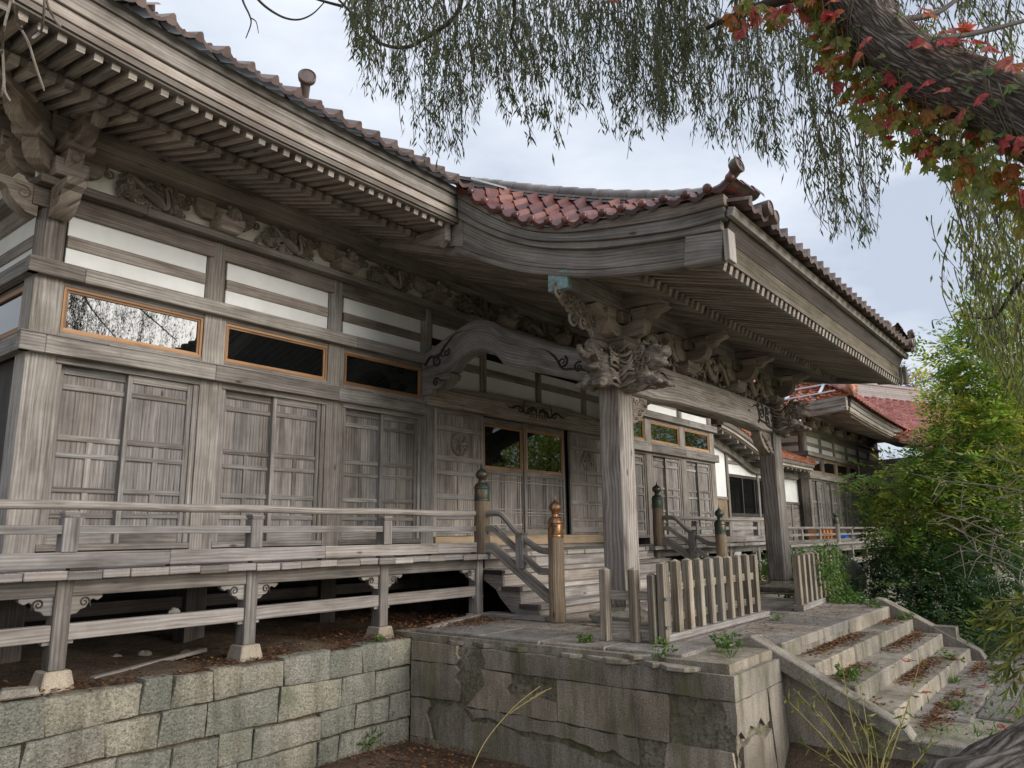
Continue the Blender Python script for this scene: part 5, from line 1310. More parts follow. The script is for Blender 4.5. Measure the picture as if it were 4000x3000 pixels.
# ------------------------------------------------------------------ railings
def rail_post(root, x, y, z0, z1, w=.15):
    m = MB().box(x-w/2, x+w/2, y-w/2, y+w/2, z0, z1, g=2)
    m.hexa([(x-w*.36, y-w*.36, z1), (x+w*.36, y-w*.36, z1), (x-w*.36, y+w*.36, z1), (x+w*.36, y+w*.36, z1), (x-w*.5, y-w*.5, z1+.03), (x+w*.5, y-w*.5, z1+.03), (x-w*.5, y+w*.5, z1+.03), (x+w*.5, y+w*.5, z1+.03)], 2)
    m.box(x-w*.5, x+w*.5, y-w*.5, y+w*.5, z1+.0305, z1+.062, g=0)
    m.build('post', M['wood_pale'], root, bevel=.006)
def railing(root, x0, x1, posts, y=8.06, zo=0):
    rr = random.Random(4)
    cuts = [x0]+[p+1.02 for p in posts if x0 < p+1.02 < x1][::1]+[x1]
    for a, c in zip(cuts, cuts[1:]):
        MB().box(a+.001, c-.001, y-.06, y+.06, ZD+.02+zo, -.125+zo, g=0).build('base_rail', M['wood_pale'], root, bevel=.007)
    MB().box(x0, x1, y-.05, y+.05, .048+zo, .132+zo, g=0).build('middle_rail', M['wood_pale'], root, bevel=.006)
    t = MB(); n = 30
    t.tube([(lerp(x0, x1, k/n), y, .328+zo+.006*sin(k*1.1)) for k in range(n+1)], .046, 12)
    t.build('hand_rail', M['wood_pale'], root, smooth=50)
    for x in posts: rail_post(root, x, y, -.125+zo, .205+zo)
    f = MB()
    x = x0+.4
    while x < x1: f.box(x, x+.25, y-.05, y+.05, ZD-.001+zo, ZD+.02+zo); x += 1.0
    f.build('packing_block', M['wood_dark'], root)
RL = thing('veranda_railing', (4, 8.06, ZD), 'long silver timber railing on the veranda before the three pairs of boarded doors', 'railing')
railing(RL, -1.2, 9.23, [-.95, 1.12, 3.17, 5.23, 7.31])
RR = thing('veranda_railing', (19.5, 8.06, ZD), 'silver timber railing on the veranda behind the second portico pillar', 'railing')
railing(RR, 15.57, 23.7, [17.5, 19.55, 21.6, 23.55])

# ------------------------------------------------------------------ timber stairs with bronze-capped newels
SW = thing('wooden_stairs', (12.4, 7.3, ZP), 'broad weathered timber stairs rising from the granite platform to the veranda', 'stairs')
SX0, SX1 = 9.50, 15.30
for k in range(4):
    zt = ZD-.002 if k == 0 else [-.555, -.81, -1.065][k-1]
    ny = [8.05, 7.70, 7.35, 7.0][k]
    if k:
        cuts = [SX0-.06, 11.2+.6*k % 2, 13.1+.3*k, SX1+.06]
        for a, c in zip(cuts, cuts[1:]): MB().box(a+.001, c-.001, ny-.03, ny+.40, zt-.07, zt, g=0).build('tread', M['wood_pale'], SW, bevel=.008)
    nb = [-.63, -.88, -1.14, -1.30][k]
    up = [ZD-.085, -.626, -.881, -1.136][k]
    cuts = [SX0, 10.9+.5*k, 13.2-.3*k, SX1]
    for a, c in zip(cuts, cuts[1:]): MB().box(a+.001, c-.001, ny+.02, ny+.06, max(nb, -1.268) if k < 3 else -1.265, up+.0, g=0).build('riser', M['wood_pale'], SW, bevel=.005)
for x0 in (SX0-.055, SX1-.0):
    poly = [(8.05, -.62), (7.66, -.64), (7.64, -.88), (7.31, -.885), (7.29, -1.14), (6.95, -1.145), (6.93, -1.235), (7.45, -1.22), (7.72, -.98), (7.80, -.86), (8.05, -.72)]
    MB().prism(poly[::-1], lambda a, c, t: (t, a, c), x0, x0+.055).build('string_board', M['wood'], SW, bevel=.006)
    for (ya, yb, z) in ((7.68, 8.05, -.60), (7.33, 7.68, -.85), (6.98, 7.33, -1.10)):
        MB().box(x0-.012, x0+.07, ya-.02, yb, z-.025, z+.04, g=1).build('tread_end', M['wood_dark'], SW, bevel=.004)
MB().box(9.3, 9.6, 6.75, 8.0, -1.272, -1.21, g=1).build('sole_plate', M['wood'], SW, bevel=.01)
MB().bar((7.75, 7.62, -1.30), (9.2, 8.0, -1.28), .14, .11).build('sole_plate', M['wood_pale'], SW, bevel=.01)
PROFN = [(.118, .0), (.124, .012), (.124, .035), (.117, .045), (.120, .055), (.120, .20), (.117, .21), (.125, .222), (.125, .245), (.118, .255), (.108, .29), (.085, .315), (.060, .325), (.052, .36), (.06, .375), (.05, .39), (.075, .405), (.098, .44), (.10, .475), (.085, .515), (.055, .545), (.032, .56), (.018, .585), (.010, .62), (.002, .66)]
def newel(root, x, y, z0, zc, ztop, mat, r=.12):
    m = MB(); n = 10
    m.tube([(x+.006*sin(k), y, lerp(z0, zc+.01, k/n)) for k in range(n+1)], [r*(1.04-.05*k/n) for k in range(n+1)], 20)
    o = m.build('newel_post', M['wood_post'], root, smooth=50)
    s_ = (ztop-zc)/.66
    MB().lathe([(a*r/.12, c*s_) for a, c in PROFN], (x, y, zc), 24).build('bronze_cap', M[mat], o, smooth=40)
for x, s in ((9.35, 1), (15.45, -1)):
    newel(SW, x, 8.0, ZD, .53, 1.14, 'giboshi', .125)
    newel(SW, x, 6.55, ZP, -.06, .565, 'giboshi_gold' if s > 0 else 'giboshi', .118)
    # raking rails
    r1 = MB()
    r1.tube(catmull([(x, 7.98, .325), (x, 7.68, .325), (x, 7.55, .28), (x, 7.30, .04), (x, 6.95, -.19), (x, 6.78, -.255), (x, 6.55, -.265)], 4), .047, 10)
    r1.build('hand_rail', M['wood'], SW, smooth=50)
    for (za, h, w) in ((.09, .09, .09), (-.21, .15, .115)):
        o_ = MB(); dy = 0
        path = [(7.98, za), (7.74, za), (6.86, za-.64+(.0 if h < .1 else -.06)), (6.62, za-.655+(0 if h < .1 else -.06))]
        if h > .1: path = [(7.95, za), (7.76, za), (6.72, za-.70), (6.66, za-.72)]
        rings = []
        for k, (yy, zz) in enumerate(path):
            hh = h/2*(1.0 if k in (0, 3) else 1.12)
            rings.append([(x-w/2, yy, zz-hh), (x+w/2, yy, zz-hh), (x+w/2, yy, zz+hh), (x-w/2, yy, zz+hh)])
        o_.loft(rings); o_.build('raking_rail', M['wood'], SW, bevel=.008)
    MB().box(x-.07, x+.07, 7.13, 7.27, -.52, -.02, g=2).box(x-.07, x+.07, 7.12, 7.28, -.015, .02).build('baluster', M['wood'], SW, bevel=.006)

# ------------------------------------------------------------------ picket fences
def picket(root, x, y, z0, z1, ang, w=.105, d=.085, lean=(0, 0)):
    c, s = cos(ang), sin(ang); f = lambda a, b_, z: (x+c*a-s*b_+lean[0]*(z-z0), y+s*a+c*b_+lean[1]*(z-z0), z)
    m = MB(); m.hexa([f(a, b_, z) for z in (z0, z1) for b_ in (-d/2, d/2) for a in (-w/2, w/2)], 2)
    m.new(); b = len(m.v); m.v += [f(a, b_, z1) for b_ in (-d/2, d/2) for a in (-w/2, w/2)]+[f(0, 0, z1+.03)]
    for q in ((0, 1, 4), (1, 3, 4), (3, 2, 4), (2, 0, 4)): m.face([b+k for k in q], [(0, 0), (.1, 0), (.05, .03)])
    m.build('picket', M['wood_fence'], root, bevel=.005)
F1 = thing('picket_fence', (8.3, 4.3, ZP), 'weathered picket fence turning a corner before the first portico pillar', 'fence')
fz = -.36; n = 10
xa, xb = 8.36, 11.42
for k in range(n):
    x = lerp(xa, xb, k/(n-1))*1.0; picket(F1, x, 4.30+.006*k, ZP+.085, fz-.0+.004*(k % 3), 0, .11, .10, (.0, .0) if k < 9 else (.012, 0))
picket(F1, 8.24, 4.26, ZP+.01, fz-.01, 0, .10, .09)
for z in (-.66, -1.02): MB().box(xa, xb, 4.345, 4.385, z-.05, z+.05, g=0).build('fence_rail', M['wood_fence'], F1, bevel=.005)
for k in range(n-1):
    pass
MB().box(xa-.1, xb+.25, 4.24, 4.40, ZP+.002, ZP+.085, g=0).build('ground_sill', M['wood_pale'], F1, bevel=.008)
for k, (x, y, zt) in enumerate(((8.10, 4.96, -.44), (8.17, 4.60, -.44), )): picket(F1, x, y, ZP+.0, zt, radians(80), .105, .10)
picket(F1, 8.20, 4.37, ZP+.0, -.50, radians(80), .09, .09)
for z in (-.74, -1.10): MB().bar((8.13, 5.0, z), (8.23, 4.34, z), .045, .105).build('fence_rail', M['wood_fence'], F1, bevel=.005)
for z in (-.78, -1.1): MB().box(8.19, 8.29, 4.195, 4.215, z, z+.03).build('hinge', M['lead'], F1)
F2 = thing('picket_fence', (13.0, 4.15, ZP), 'grey picket fence overgrown with creeper beside the second portico pillar', 'fence')
xa, xb = 12.76, 16.3
for k in range(11):
    x = lerp(xa, xb, k/10); picket(F2, x, 4.14+.028*k, ZP+.09, -.40+.006*(k % 2), .06, .115, .10, (0, 0))
for z in (-.70, -1.05): MB().bar((xa, 4.20, z), (xb, 4.48, z), .045, .10).build('fence_rail', M['wood_pale'], F2, bevel=.005)
MB().bar((xa-.1, 4.13, ZP+.045), (14.4, 4.28, ZP+.045), .16, .09).build('ground_sill', M['wood_pale'], F2, bevel=.008)

# small loose things
def rock(name, c, r, seed, mat, label, cat, group=None, flat=.7):
    m = MB(); m.new(); rnd = random.Random(seed); ph = [rnd.uniform(0, 6) for _ in range(6)]
    rings = []
    for k in range(9):
        th = pi*min(max(k/8, .03), .97); ring = []
        for j in range(14):
            a = 2*pi*j/14; q = 1+.14*sin(2*a+ph[0])*sin(th*2+ph[1])+.1*sin(3*a+ph[2]+th)+.07*sin(5*a+ph[3]+3*th)
            ring.append((c[0]+r[0]*q*sin(th)*cos(a), c[1]+r[1]*q*sin(th)*sin(a), c[2]+r[2]*(cos(th)*q)))
        rings.append(ring)
    m.loft(rings)
    return tag(m.build(name, M[mat], smooth=45), label, cat, group)
rock('pebble', (4.32, 8.08, -.778), (.065, .04, .035), 3, 'dirt_stone', 'small round stone sitting on the lower rail of the veranda', 'stone')
rock('boulder', (17.1, 4.6, -.95), (.42, .4, .42), 6, 'dirt_stone', 'upright mossy field stone in the weeds past the overgrown fence', 'stone')
tag(MB().hexa([(2.6, 7.70, -1.36), (2.92, 7.66, -1.36), (2.66, 7.86, -1.36), (2.98, 7.84, -1.36), (2.62, 7.70, -1.28), (2.9, 7.67, -1.29), (2.66, 7.84, -1.27), (2.95, 7.82, -1.29)], 0).build('stone_chip', M['granite'], bevel=.015), 'small squared stone beside the first post footing on the wall', 'stone')
tag(MB().bar((3.55, 8.12, -1.36), (5.1, 8.75, -1.32), .07, .045).build('plank', M['wood_pale'], bevel=.005), 'thin loose grey plank lying on the soil under the veranda', 'plank')
tag(MB().hexa([(14.66, 3.25, -1.9), (15.3, 3.2, -1.9), (14.66, 3.54, -1.9), (15.3, 3.54, -1.9), (14.68, 3.28, -1.22), (15.22, 3.27, -1.26), (14.68, 3.54, -1.2), (15.25, 3.54, -1.24)], 0).build('stone_block', M['granite_side'], bevel=.03), 'stained squared stone block behind the far side slab of the granite steps', 'stone')
for k, (x, y, r) in enumerate(((4.6, 9.2, .12), (5.0, 9.0, .08), (4.3, 9.3, .1))):
    rock('pebble', (x, y, -1.36), (r*.8, r*.7, r*.4), 20+k, 'dirt_stone', 'dusty stone lying in the dark under the veranda', 'stone', 'stones under the veranda')
# ------------------------------------------------------------------ second hall and the corridor between
H2 = thing('side_hall', (37, 9.6, -.43), 'smaller distant timber temple hall with orange tiled roof beyond the corridor', 'temple')
C2 = [32.2, 34.25, 36.35, 38.45, 40.6, 42.7, 44.8]
build_hall(H2, C2, 32, up=upturn_hall2)
for i, x in enumerate(C2[:6]): frieze_block(H2, x)
side_wall(H2, C2[0]-.165, n=3)
fascia(H2, front_map, 30.5, 43.5, 40, upturn_hall2, mats=('wood', 'wood_warm', 'wood_eave', 'wood_eave'))
m = MB(); mm = 0
for k in range(59):
    s = 31.0+.21*k; u = upturn_hall2(s); d0 = max(1.3, 2.3-(s-30.5)); m.bar(front_map(s, d0, 4.86+u), front_map(s, 2.16, 4.69+u), .085, .1)
    da = max(-.2, 2.3-(s-30.5))
    if da < 1.3: m.bar(front_map(s, da, 5.19+u*.5), front_map(s, 1.45, 4.705+u*.7), .085, .1)
tag(m.build('rafter', M['wood_eave'], H2), kind='stuff')
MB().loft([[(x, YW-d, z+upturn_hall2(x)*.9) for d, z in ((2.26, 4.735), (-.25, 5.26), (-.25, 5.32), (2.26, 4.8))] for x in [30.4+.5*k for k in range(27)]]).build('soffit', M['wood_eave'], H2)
ml2 = left_map(C2[0]-.165)
ul2 = lambda s: -.55+.30*max(0, 1-(s-7.3)/7)**2
fascia(H2, ml2, 7.3, 18, 20, ul2, mats=('wood', 'wood_warm', 'wood_eave', 'wood_eave'))
MB().loft([[ml2(s, d, z+ul2(s)*.9) for d, z in ((2.26, 4.735), (-.25, 5.26), (-.25, 5.32), (2.26, 4.8))] for s in (7.4, 9, 11, 14, 18)]).build('soffit', M['wood_eave'], H2)
def roofL2(u, v): return (29.75+v*.82, u, 5.27+ul2(u)*max(.4, 1-v/9)+v*.44+.012*v*v)
def roofF2(u, v):
    y = 7.05+v*.82; t = y-7.05
    return (u, y, 5.27+upturn_hall2(u)*max(0.2, 1-v/9)+t*.52+.018*t*t)
# the left slope stops at the hip: build it in steps that follow the hip line
for k in range(9):
    v0 = k*.62
    tile_sheet('left_roof', 'tile_orange', H2, roofL2, 7.0+v0*.82, 20, v0, v0+.62, .42, .31, .09, .06 if k == 0 else .06, lift0=.06)
for k in range(13):
    v0 = k*.62
    tile_sheet('front_roof', 'tile_pink', H2, roofF2, 29.9+v0*.82, 43.5, v0, v0+.62, .42, .31, .09, .06 if k == 0 else .06, lift0=.06)
hp = MB()
hp.tube([(29.75+t*.82, 7.0+t*.82, 5.40-.25*max(0.2, 1-t/9)+t*.46+.016*t*t) for t in (0, .8, 2, 4, 6, 8)], .15, 10)
hp.build('hip_ridge', M['tile_orange'], H2, smooth=40)
MB().lathe([(.05, .4), (.2, .1), (.26, 0), (.2, -.06), (.05, -.08)], (29.75, 6.98, 5.30), 16, axis='y').ell((29.8, 7.05, 5.42), (.3, .2, .25)).ell((29.5, 7.05, 5.35), (.16, .15, .2)).ell((30.1, 7.05, 5.3), (.16, .15, .2)).build('ridge_ornament', M['tile_orange'], H2, smooth=40)
# third, larger roof behind, turned towards the garden
H3 = thing('tiled_hall', (46, 9, -1.8), 'hall with large pink tiled roof with tall brown ridge standing behind the green wisteria', 'temple')
T0 = V((44.35, 10.0, 7.62)); TU = V((.912, -.41, 0)); TW = V((-.41, -.912, 0))
def roof3(u, v): q = T0+TU*u+TW*(8.5-v*.8); return (q.x, q.y, T0.z-.35-(8.5-v*.8)*.62+.018*(v*.8)**2*0)
tile_sheet('roof', 'tile_pink', H3, roof3, -5, 17, 0, 10.6, .60, .55, .12, .10, lift0=.13)
rg = MB()
for k in range(7):
    w = .62-.05*k; a0, a1 = T0+TU*-5, T0+TU*17
    rg.bar(a0+V((0, 0, -.42+.115*k)), a1+V((0, 0, -.42+.115*k)), w, .10)
rg.tube([T0+TU*-5+V((0, 0, .42)), T0+TU*17+V((0, 0, .42))], .17, 12)
rg.build('main_ridge', M['tile_old'], H3, smooth=40)
wl3 = MB()
for a_, b2 in ((-4, 16),): wl3.hexa([tuple(T0+TU*u+TW*w+V((0, 0, z-T0.z))) for z in (-1.9, 3.3) for w in (-6, 6.9) for u in (a_, b2)], 0)
wl3.build('wall', M['wood_warm'], H3)
for k in range(11):
    q = T0+TU*(-4+2*k)+TW*6.95; MB().box(q.x-.12, q.x+.12, q.y-.12, q.y+.12, -1.9, 3.2, g=2).build('post', M['wood'], H3)
MB().box(32.3, 44.9, YW+.9, 18, -.3, 4.4).build('shade_backing', M['black'], H2)
# ladder-like frame lying on the left roof
LD = MB()
pt = lambda u, v: V(roofL2(u, v))+V((-.06, 0, .14))
for u in (8.3, 9.6): LD.bar(pt(u, .35), pt(u, 1.75), .10, .05)
for v in (.35, 1.3): LD.bar(pt(7.7, v), pt(10.3, v), .09, .05)
tag(LD.build('roof_frame', M['white_metal']), 'pale metal frame lying on the orange tiled slope of the far hall', 'frame')
# veranda, railing, stairs of the second hall
V2 = thing('veranda', (32, 8.7, -.43), 'distant plank veranda of the second hall with crates on it', 'veranda')
MB().box(24, 42.5, 7.9, YW-.01, -.51, -.43, g=0).build('deck', M['wood_pale'], V2, bevel=.01)
MB().box(24, 42.5, 8.05, 8.2, -.75, -.52, g=0).build('veranda_beam', M['wood'], V2)
for x in (25.5, 27.5, 29.5, 31.6, 33.7, 35.8, 37.9): MB().box(x-.08, x+.08, 8.02, 8.2, -1.7, -.52, g=2).build('post', M['wood'], V2)
MB().box(24, 42, 8.06, 8.17, -1.25, -1.05, g=0).build('lower_rail', M['wood_pale'], V2)
MB().box(24, 44, 9.4, 9.5, -1.8, -.5).build('shade_backing', M['black'], V2)  # black sheet in place of the shade below this deck
R2 = thing('veranda_railing', (31, 8.05, -.43), 'distant grey railing with a capped post in front of the orange crates', 'railing')
MB().box(24, 37.4, 8.0, 8.1, -.42, -.30, g=0).build('base_rail', M['wood_pale'], R2)
MB().box(24, 37.4, 8.01, 8.09, -.17, -.10, g=0).build('middle_rail', M['wood_pale'], R2)
MB().tube([(24, 8.05, .085), (37.4, 8.05, .085)], .045, 10).build('hand_rail', M['wood_pale'], R2, smooth=50)
for x in (25.5, 27.45, 31.6, 33.7, 35.8): rail_post(R2, x, 8.05, -.30, -.02, .14)
m = MB().tube([(29.5, 8.0, -.43), (29.5, 8.0, .22)], .115, 14); o = m.build('newel_post', M['wood_pale'], R2, smooth=50)
MB().lathe([(a*.9, c*.75) for a, c in PROFN[:-3]], (29.5, 8.0, .21), 16).build('bronze_cap', M['giboshi'], o, smooth=40)
S2 = thing('wooden_stairs', (38.6, 7.2, -1.6), 'distant timber stairs with raking rails down from the second hall', 'stairs')
for k in range(4): MB().box(37.6, 42, 7.75-.36*k, 8.1-.36*k, -.80-.26*k, -.70-.26*k, g=0).build('tread', M['wood_pale'], S2)
for x in (37.6, 42): 
    for dz in (0, .38): MB().bar((x, 8.0, -.28+dz), (x, 6.5, -1.25+dz), .10, .13).build('raking_rail', M['wood_pale'], S2)
    MB().tube([(x, 6.5, -1.7), (x, 6.5, -.55)], .12, 12).build('newel_post', M['wood_pale'], S2, smooth=50)
CRG = 'orange crates stacked on the far veranda'
for j in range(2):
    for i in range(6):
        x0, z0 = 28.75+.44*i, -.42+.26*j; m = MB(); x1, z1 = x0+.42, z0+.24; y0 = 8.5
        m.box(x0, x1, y0, y0+.3, z0, z0+.02).box(x0, x1, y0, y0+.3, z1-.02, z1).box(x0, x0+.025, y0, y0+.3, z0+.021, z1-.021).box(x1-.025, x1, y0, y0+.3, z0+.021, z1-.021)
        m.box(x0+.026, x1-.026, y0+.06, y0+.09, z0+.021, z1-.021)
        o = m.build('crate', M['crate'])
        row = ['lower', 'upper'][j]; nth = ['first', 'second', 'third', 'fourth', 'fifth', 'last'][i]
        tag(o, '%s orange crate of the %s row on the far veranda, counted away from the corridor' % (nth, row), 'crate', CRG)
for k, x in enumerate((32.4, 33.7)):
    m = MB(); m.loft([[(x+a, 8.5+b_, z) for a, b_ in ((0, 0), (.95, .02), (.9, .5), (.05, .5))] for z in (-.425, -.34, -.24)]+[[(x+a, 8.5+b_, -.19) for a, b_ in ((.1, .1), (.8, .12), (.8, .4), (.12, .4))]])
    tag(m.build('tarp_bundle', M['blue'], smooth=60), ['folded blue sheet on the far veranda just past the capped post', 'second folded blue sheet on the far veranda, farther from the capped post'][k], 'tarp')
# corridor
CO = thing('corridor', (27, 10.2, -.43), 'low white-walled corridor with sliding windows linking the two temple halls', 'corridor')
yc = 10.1
def cz(x): return 2.62+.85*(1-min(1, max(0, (x-22.6)/4.3))**1.4)-(.0)
MB().box(22.5, 24.55, yc, yc+.1, 1.15, 3.1).box(24.75, 32.1, yc, yc+.1, 1.96, 3.0).box(30.0, 32.1, yc, yc+.1, 1.15, 1.95).build('plaster_panel', M['plaster'], CO)
for k in range(4): MB().box(22.55+.5*k, 23.04+.5*k, yc-.01, yc+.05, -.43, 1.05, g=2).build('lower_panel', M['wood_new'], CO, bevel=.004)
MB().box(30.0, 32.1, yc-.0, yc+.06, -.43, 1.05, g=0).build('lower_panel', M['wood'], CO)
fr_ = MB()
for z in (.9, .6, .3, 0, -.25): fr_.box(30.0, 32.1, yc-.02, yc-.001, z, z+.03, g=0)
for x in (24.58, 30.0, 31.0, 27.4): fr_.box(x, x+.16, yc-.05, yc+.1, -.43, 3.0 if x != 31.0 else 1.05, g=2)
fr_.box(22.5, 24.57, yc-.04, yc+.1, 1.05, 1.15, g=0).box(24.75, 32.1, yc-.04, yc+.1, 2.3, 2.42, g=0).box(30.17, 32.1, yc-.045, yc+.1, 1.051, 1.149, g=0)
fr_.build('timber_frame', M['wood'], CO, bevel=.005)
wf = MB()
wf.box(24.76, 29.98, yc-.02, yc+.08, 1.85, 1.95, g=0).box(24.76, 29.98, yc-.02, yc+.08, .52, .62, g=0)
for x in (24.76, 25.95, 27.1, 27.6, 28.7, 29.9): wf.box(x, x+.075, yc-.018, yc+.07, .621, 1.849, g=2)
o = wf.build('sliding_window', M['wood_dark'], CO, bevel=.004)
MB().box(24.8, 29.95, yc+.03, yc+.04, .6, 1.87).build('glass', M['glass'], o)
MB().box(24.76, 29.98, yc-.03, yc+.05, -.43, .5, g=0).build('lower_panel', M['wood'], CO)
for nm, sec, mt in (('eave_board', [(9.30, -.10), (9.26, .04), (9.5, .06), (9.5, -.09)], 'wood'), ('eave_board', [(9.42, -.24), (9.33, -.105), (9.5, -.1), (9.52, -.22)], 'wood_eave'), ('soffit', [(9.35, -.2), (10.2, -.05), (10.2, .0), (9.35, -.12)], 'wood_eave')):
    MB().loft([[(x, y, cz(x)+dz) for y, dz in sec] for x in [22.7+.4*k for k in range(24)]]).build(nm, M[mt], CO, bevel=.005)
for k in range(7):
    x = 23.0+.62*k; MB().bar((x, 10.1, cz(x)-.25), (x, 9.45, cz(x)-.30), .12, .12).build('rafter', M['wood'], CO, bevel=.005)
for k in range(8):
    x = 28.0+.5*k; MB().bar((x, 10.1, cz(x)-.2), (x, 9.42, cz(x)-.26), .09, .09).build('rafter', M['wood'], CO)
MB().loft([[(x, y, cz(x)+dz) for y, dz in ((9.95, -.55), (9.95, -.30), (10.15, -.3), (10.15, -.55))] for x in [22.6+.4*k for k in range(24)]]).build('eave_beam', M['wood'], CO, bevel=.006)
tile_sheet('roof', 'tile_orange', CO, lambda u, v: (u, 9.22+v*.85, cz(u)+.07+v*.42), 22.75, 32.0, 0, 2.4, .30, .3, .07, .05)
MB().box(22.5, 32.2, 11.0, 11.6, 3.2, 3.95).build('plaster_panel', M['plaster'], CO)
# ------------------------------------------------------------------ vegetation
def leaf(m, p, d, side, L, w, r, bend=0):
    """one narrow leaf: p base, d direction, side width direction"""
    b = len(m.v); q = p+d*L
    if bend: mid = p+d*(L*.45)+V((0, 0, bend))
    else: mid = p+d*(L*.45)
    m.v += [tuple(p), tuple(mid-side*(w*.5)), tuple(q), tuple(mid+side*(w*.5))]
    m.f.append([b, b+1, b+2, b+3]); m.uv.append([(0, 0), (0, 1), (1, 1), (1, 0)]); m.rn.append(r)
LOBES = [(0, 0), (.18, -.28), (.5, -.46), (.48, -.18), (.80, -.26), (.68, -.06), (1.0, 0), (.68, .06), (.80, .26), (.48, .18), (.5, .46), (.18, .28)]
def maple(m, p, d, side, S, r, fold=.12):
    n = d.cross(side); b = len(m.v); rr_ = R_.uniform(-.1, .4); fold = R_.uniform(-.05, .3)
    for a, c in LOBES: m.v.append(tuple(p+d*(a*S)+side*(c*S*1.05)+n*(abs(c)*S*fold*2-rr_*S*a*a+.05*S*sin(9*a+11*c))))
    N = len(LOBES)
    for tri in ((0, 1, 2, 3), (0, 3, 4, 5), (0, 5, 6, 7), (0, 7, 8, 9), (0, 9, 10, 11)):
        m.f.append([b+k for k in tri]); m.uv.append([(0, 0)]*4); m.rn.append(min(1, max(0, r+R_.uniform(-.07, .07))))
def rvec(rnd):
    while True:
        q = V((rnd.uniform(-1, 1), rnd.uniform(-1, 1), rnd.uniform(-1, 1)))
        if .05 < q.length < 1: return q.normalized()

# --- willow: leaning trunk rising beside the camera and arching overhead
WT = thing('willow_tree', (1.6, -.3, -1.7), 'large leaning willow with thick rough trunk and hanging curtains of narrow leaves', 'tree')
TP = [(ray(3760, 4500, 1.7), .38), (ray(4080, 3760, 1.95), .33), (ray(4430, 3370, 2.2), .30), (ray(4900, 2750, 2.6), .27), (ray(5250, 1900, 3.1), .25), (ray(5000, 1150, 3.6), .23), (ray(4420, 720, 4.0), .17),
      (ray(4000, 450, 4.2), .148), (ray(3750, 344, 4.4), .15), (ray(3500, 205, 4.6), .15), (ray(3330, 10, 4.85), .145), (ray(3200, -250, 5.1), .14), (ray(3000, -700, 5.6), .13), (ray(2700, -1300, 6.3), .11)]
cp = catmull([p for p, r in TP], 8); cr_ = []
for k in range(len(cp)):
    t = k/8; i = min(int(t), len(TP)-2); cr_.append(lerp(TP[i][1], TP[i+1][1], t-i))
m = MB(); m.tube(cp, cr_, 40)
for i, q in enumerate(m.v):      # lumpy bark relief
    q = V(q); ax = min(range(0, len(cp)), key=lambda k: (cp[k]-q).length_squared); dv = (q-cp[ax])
    if dv.length > 1e-5:
        q = q+dv.normalized()*(.006*sin(q.x*23+q.z*31)+.006*sin(q.y*37-q.z*17)+R_.uniform(-.003, .003)); m.v[i] = tuple(q)
m.build('trunk', M['bark'], WT, smooth=80)
br = MB()
def limb(pts, r0, r1, mb=None, n=7):
    c = catmull(pts, 6); (mb or br).tube(c, [lerp(r0, r1, k/(len(c)-1)) for k in range(len(c))], n); return c
L_ = {}
L_[0] = limb([ray(2980, -740, 5.65), ray(2200, -800, 6.2), ray(1500, -700, 6.6), ray(700, -600, 7)], .10, .03)
L_[1] = limb([ray(3190, -270, 5.12), ray(2700, -180, 5.6), ray(2300, -250, 6), ray(1850, -120, 6.3), ray(1500, -180, 6.6)], .07, .015)
L_[2] = limb([ray(3290, -60, 4.9), ray(3100, -20, 5.05), ray(2960, 30, 5.25), ray(2840, 75, 5.4), ray(2760, 110, 5.5)], .05, .012)
limb([ray(1750, -250, 6.4), ray(1800, -60, 6.3), ray(1780, 60, 6.3), ray(1660, 150, 6.3), ray(1580, 185, 6.3), ray(1480, 165, 6.4), ray(1390, 70, 6.5), ray(1325, 0, 6.5), ray(1250, -80, 6.6)], .022, .007)
limb([ray(1340, 25, 6.5), ray(1220, -10, 6.6), ray(1130, -60, 6.7)], .012, .006)
limb([ray(960, -90, 6.7), ray(1010, 0, 6.7), ray(1090, 60, 6.7), ray(1160, 77, 6.7), ray(1220, 55, 6.7), ray(1270, 5, 6.7)], .012, .004)
limb([ray(2005, -80, 6.1), ray(2010, 60, 6.1), ray(2000, 150, 6.1), ray(2060, 240, 6.1)], .02, .006)
limb([ray(930, -90, 5.5), ray(948, 0, 5.5), ray(975, 60, 5.5), ray(980, 95, 5.5), ray(960, 150, 5.5)], .008, .003)
limb([ray(978, 70, 5.5), ray(1000, 85, 5.5), ray(1010, 130, 5.5)], .005, .002)
limb([ray(3620, 515, 4.3), ray(3780, 650, 4.35), ray(3860, 700, 4.4), ray(4100, 730, 4.5)], .018, .008)
limb([ray(3500, 80, 4.9), ray(3660, 50, 5.2), ray(3780, -40, 5.6)], .02, .01); limb([ray(3600, 165, 4.7), ray(3850, 120, 5.2), ray(4150, 40, 5.8)], .02, .008)
limb([ray(4300, 600, 4.5), ray(4050, 1010, 5.0), ray(3960, 1130, 5.2), ray(3880, 1240, 5.3), ray(3760, 1230, 5.3)], .02, .004)
br.build('branches', M['twig'], WT, smooth=60)
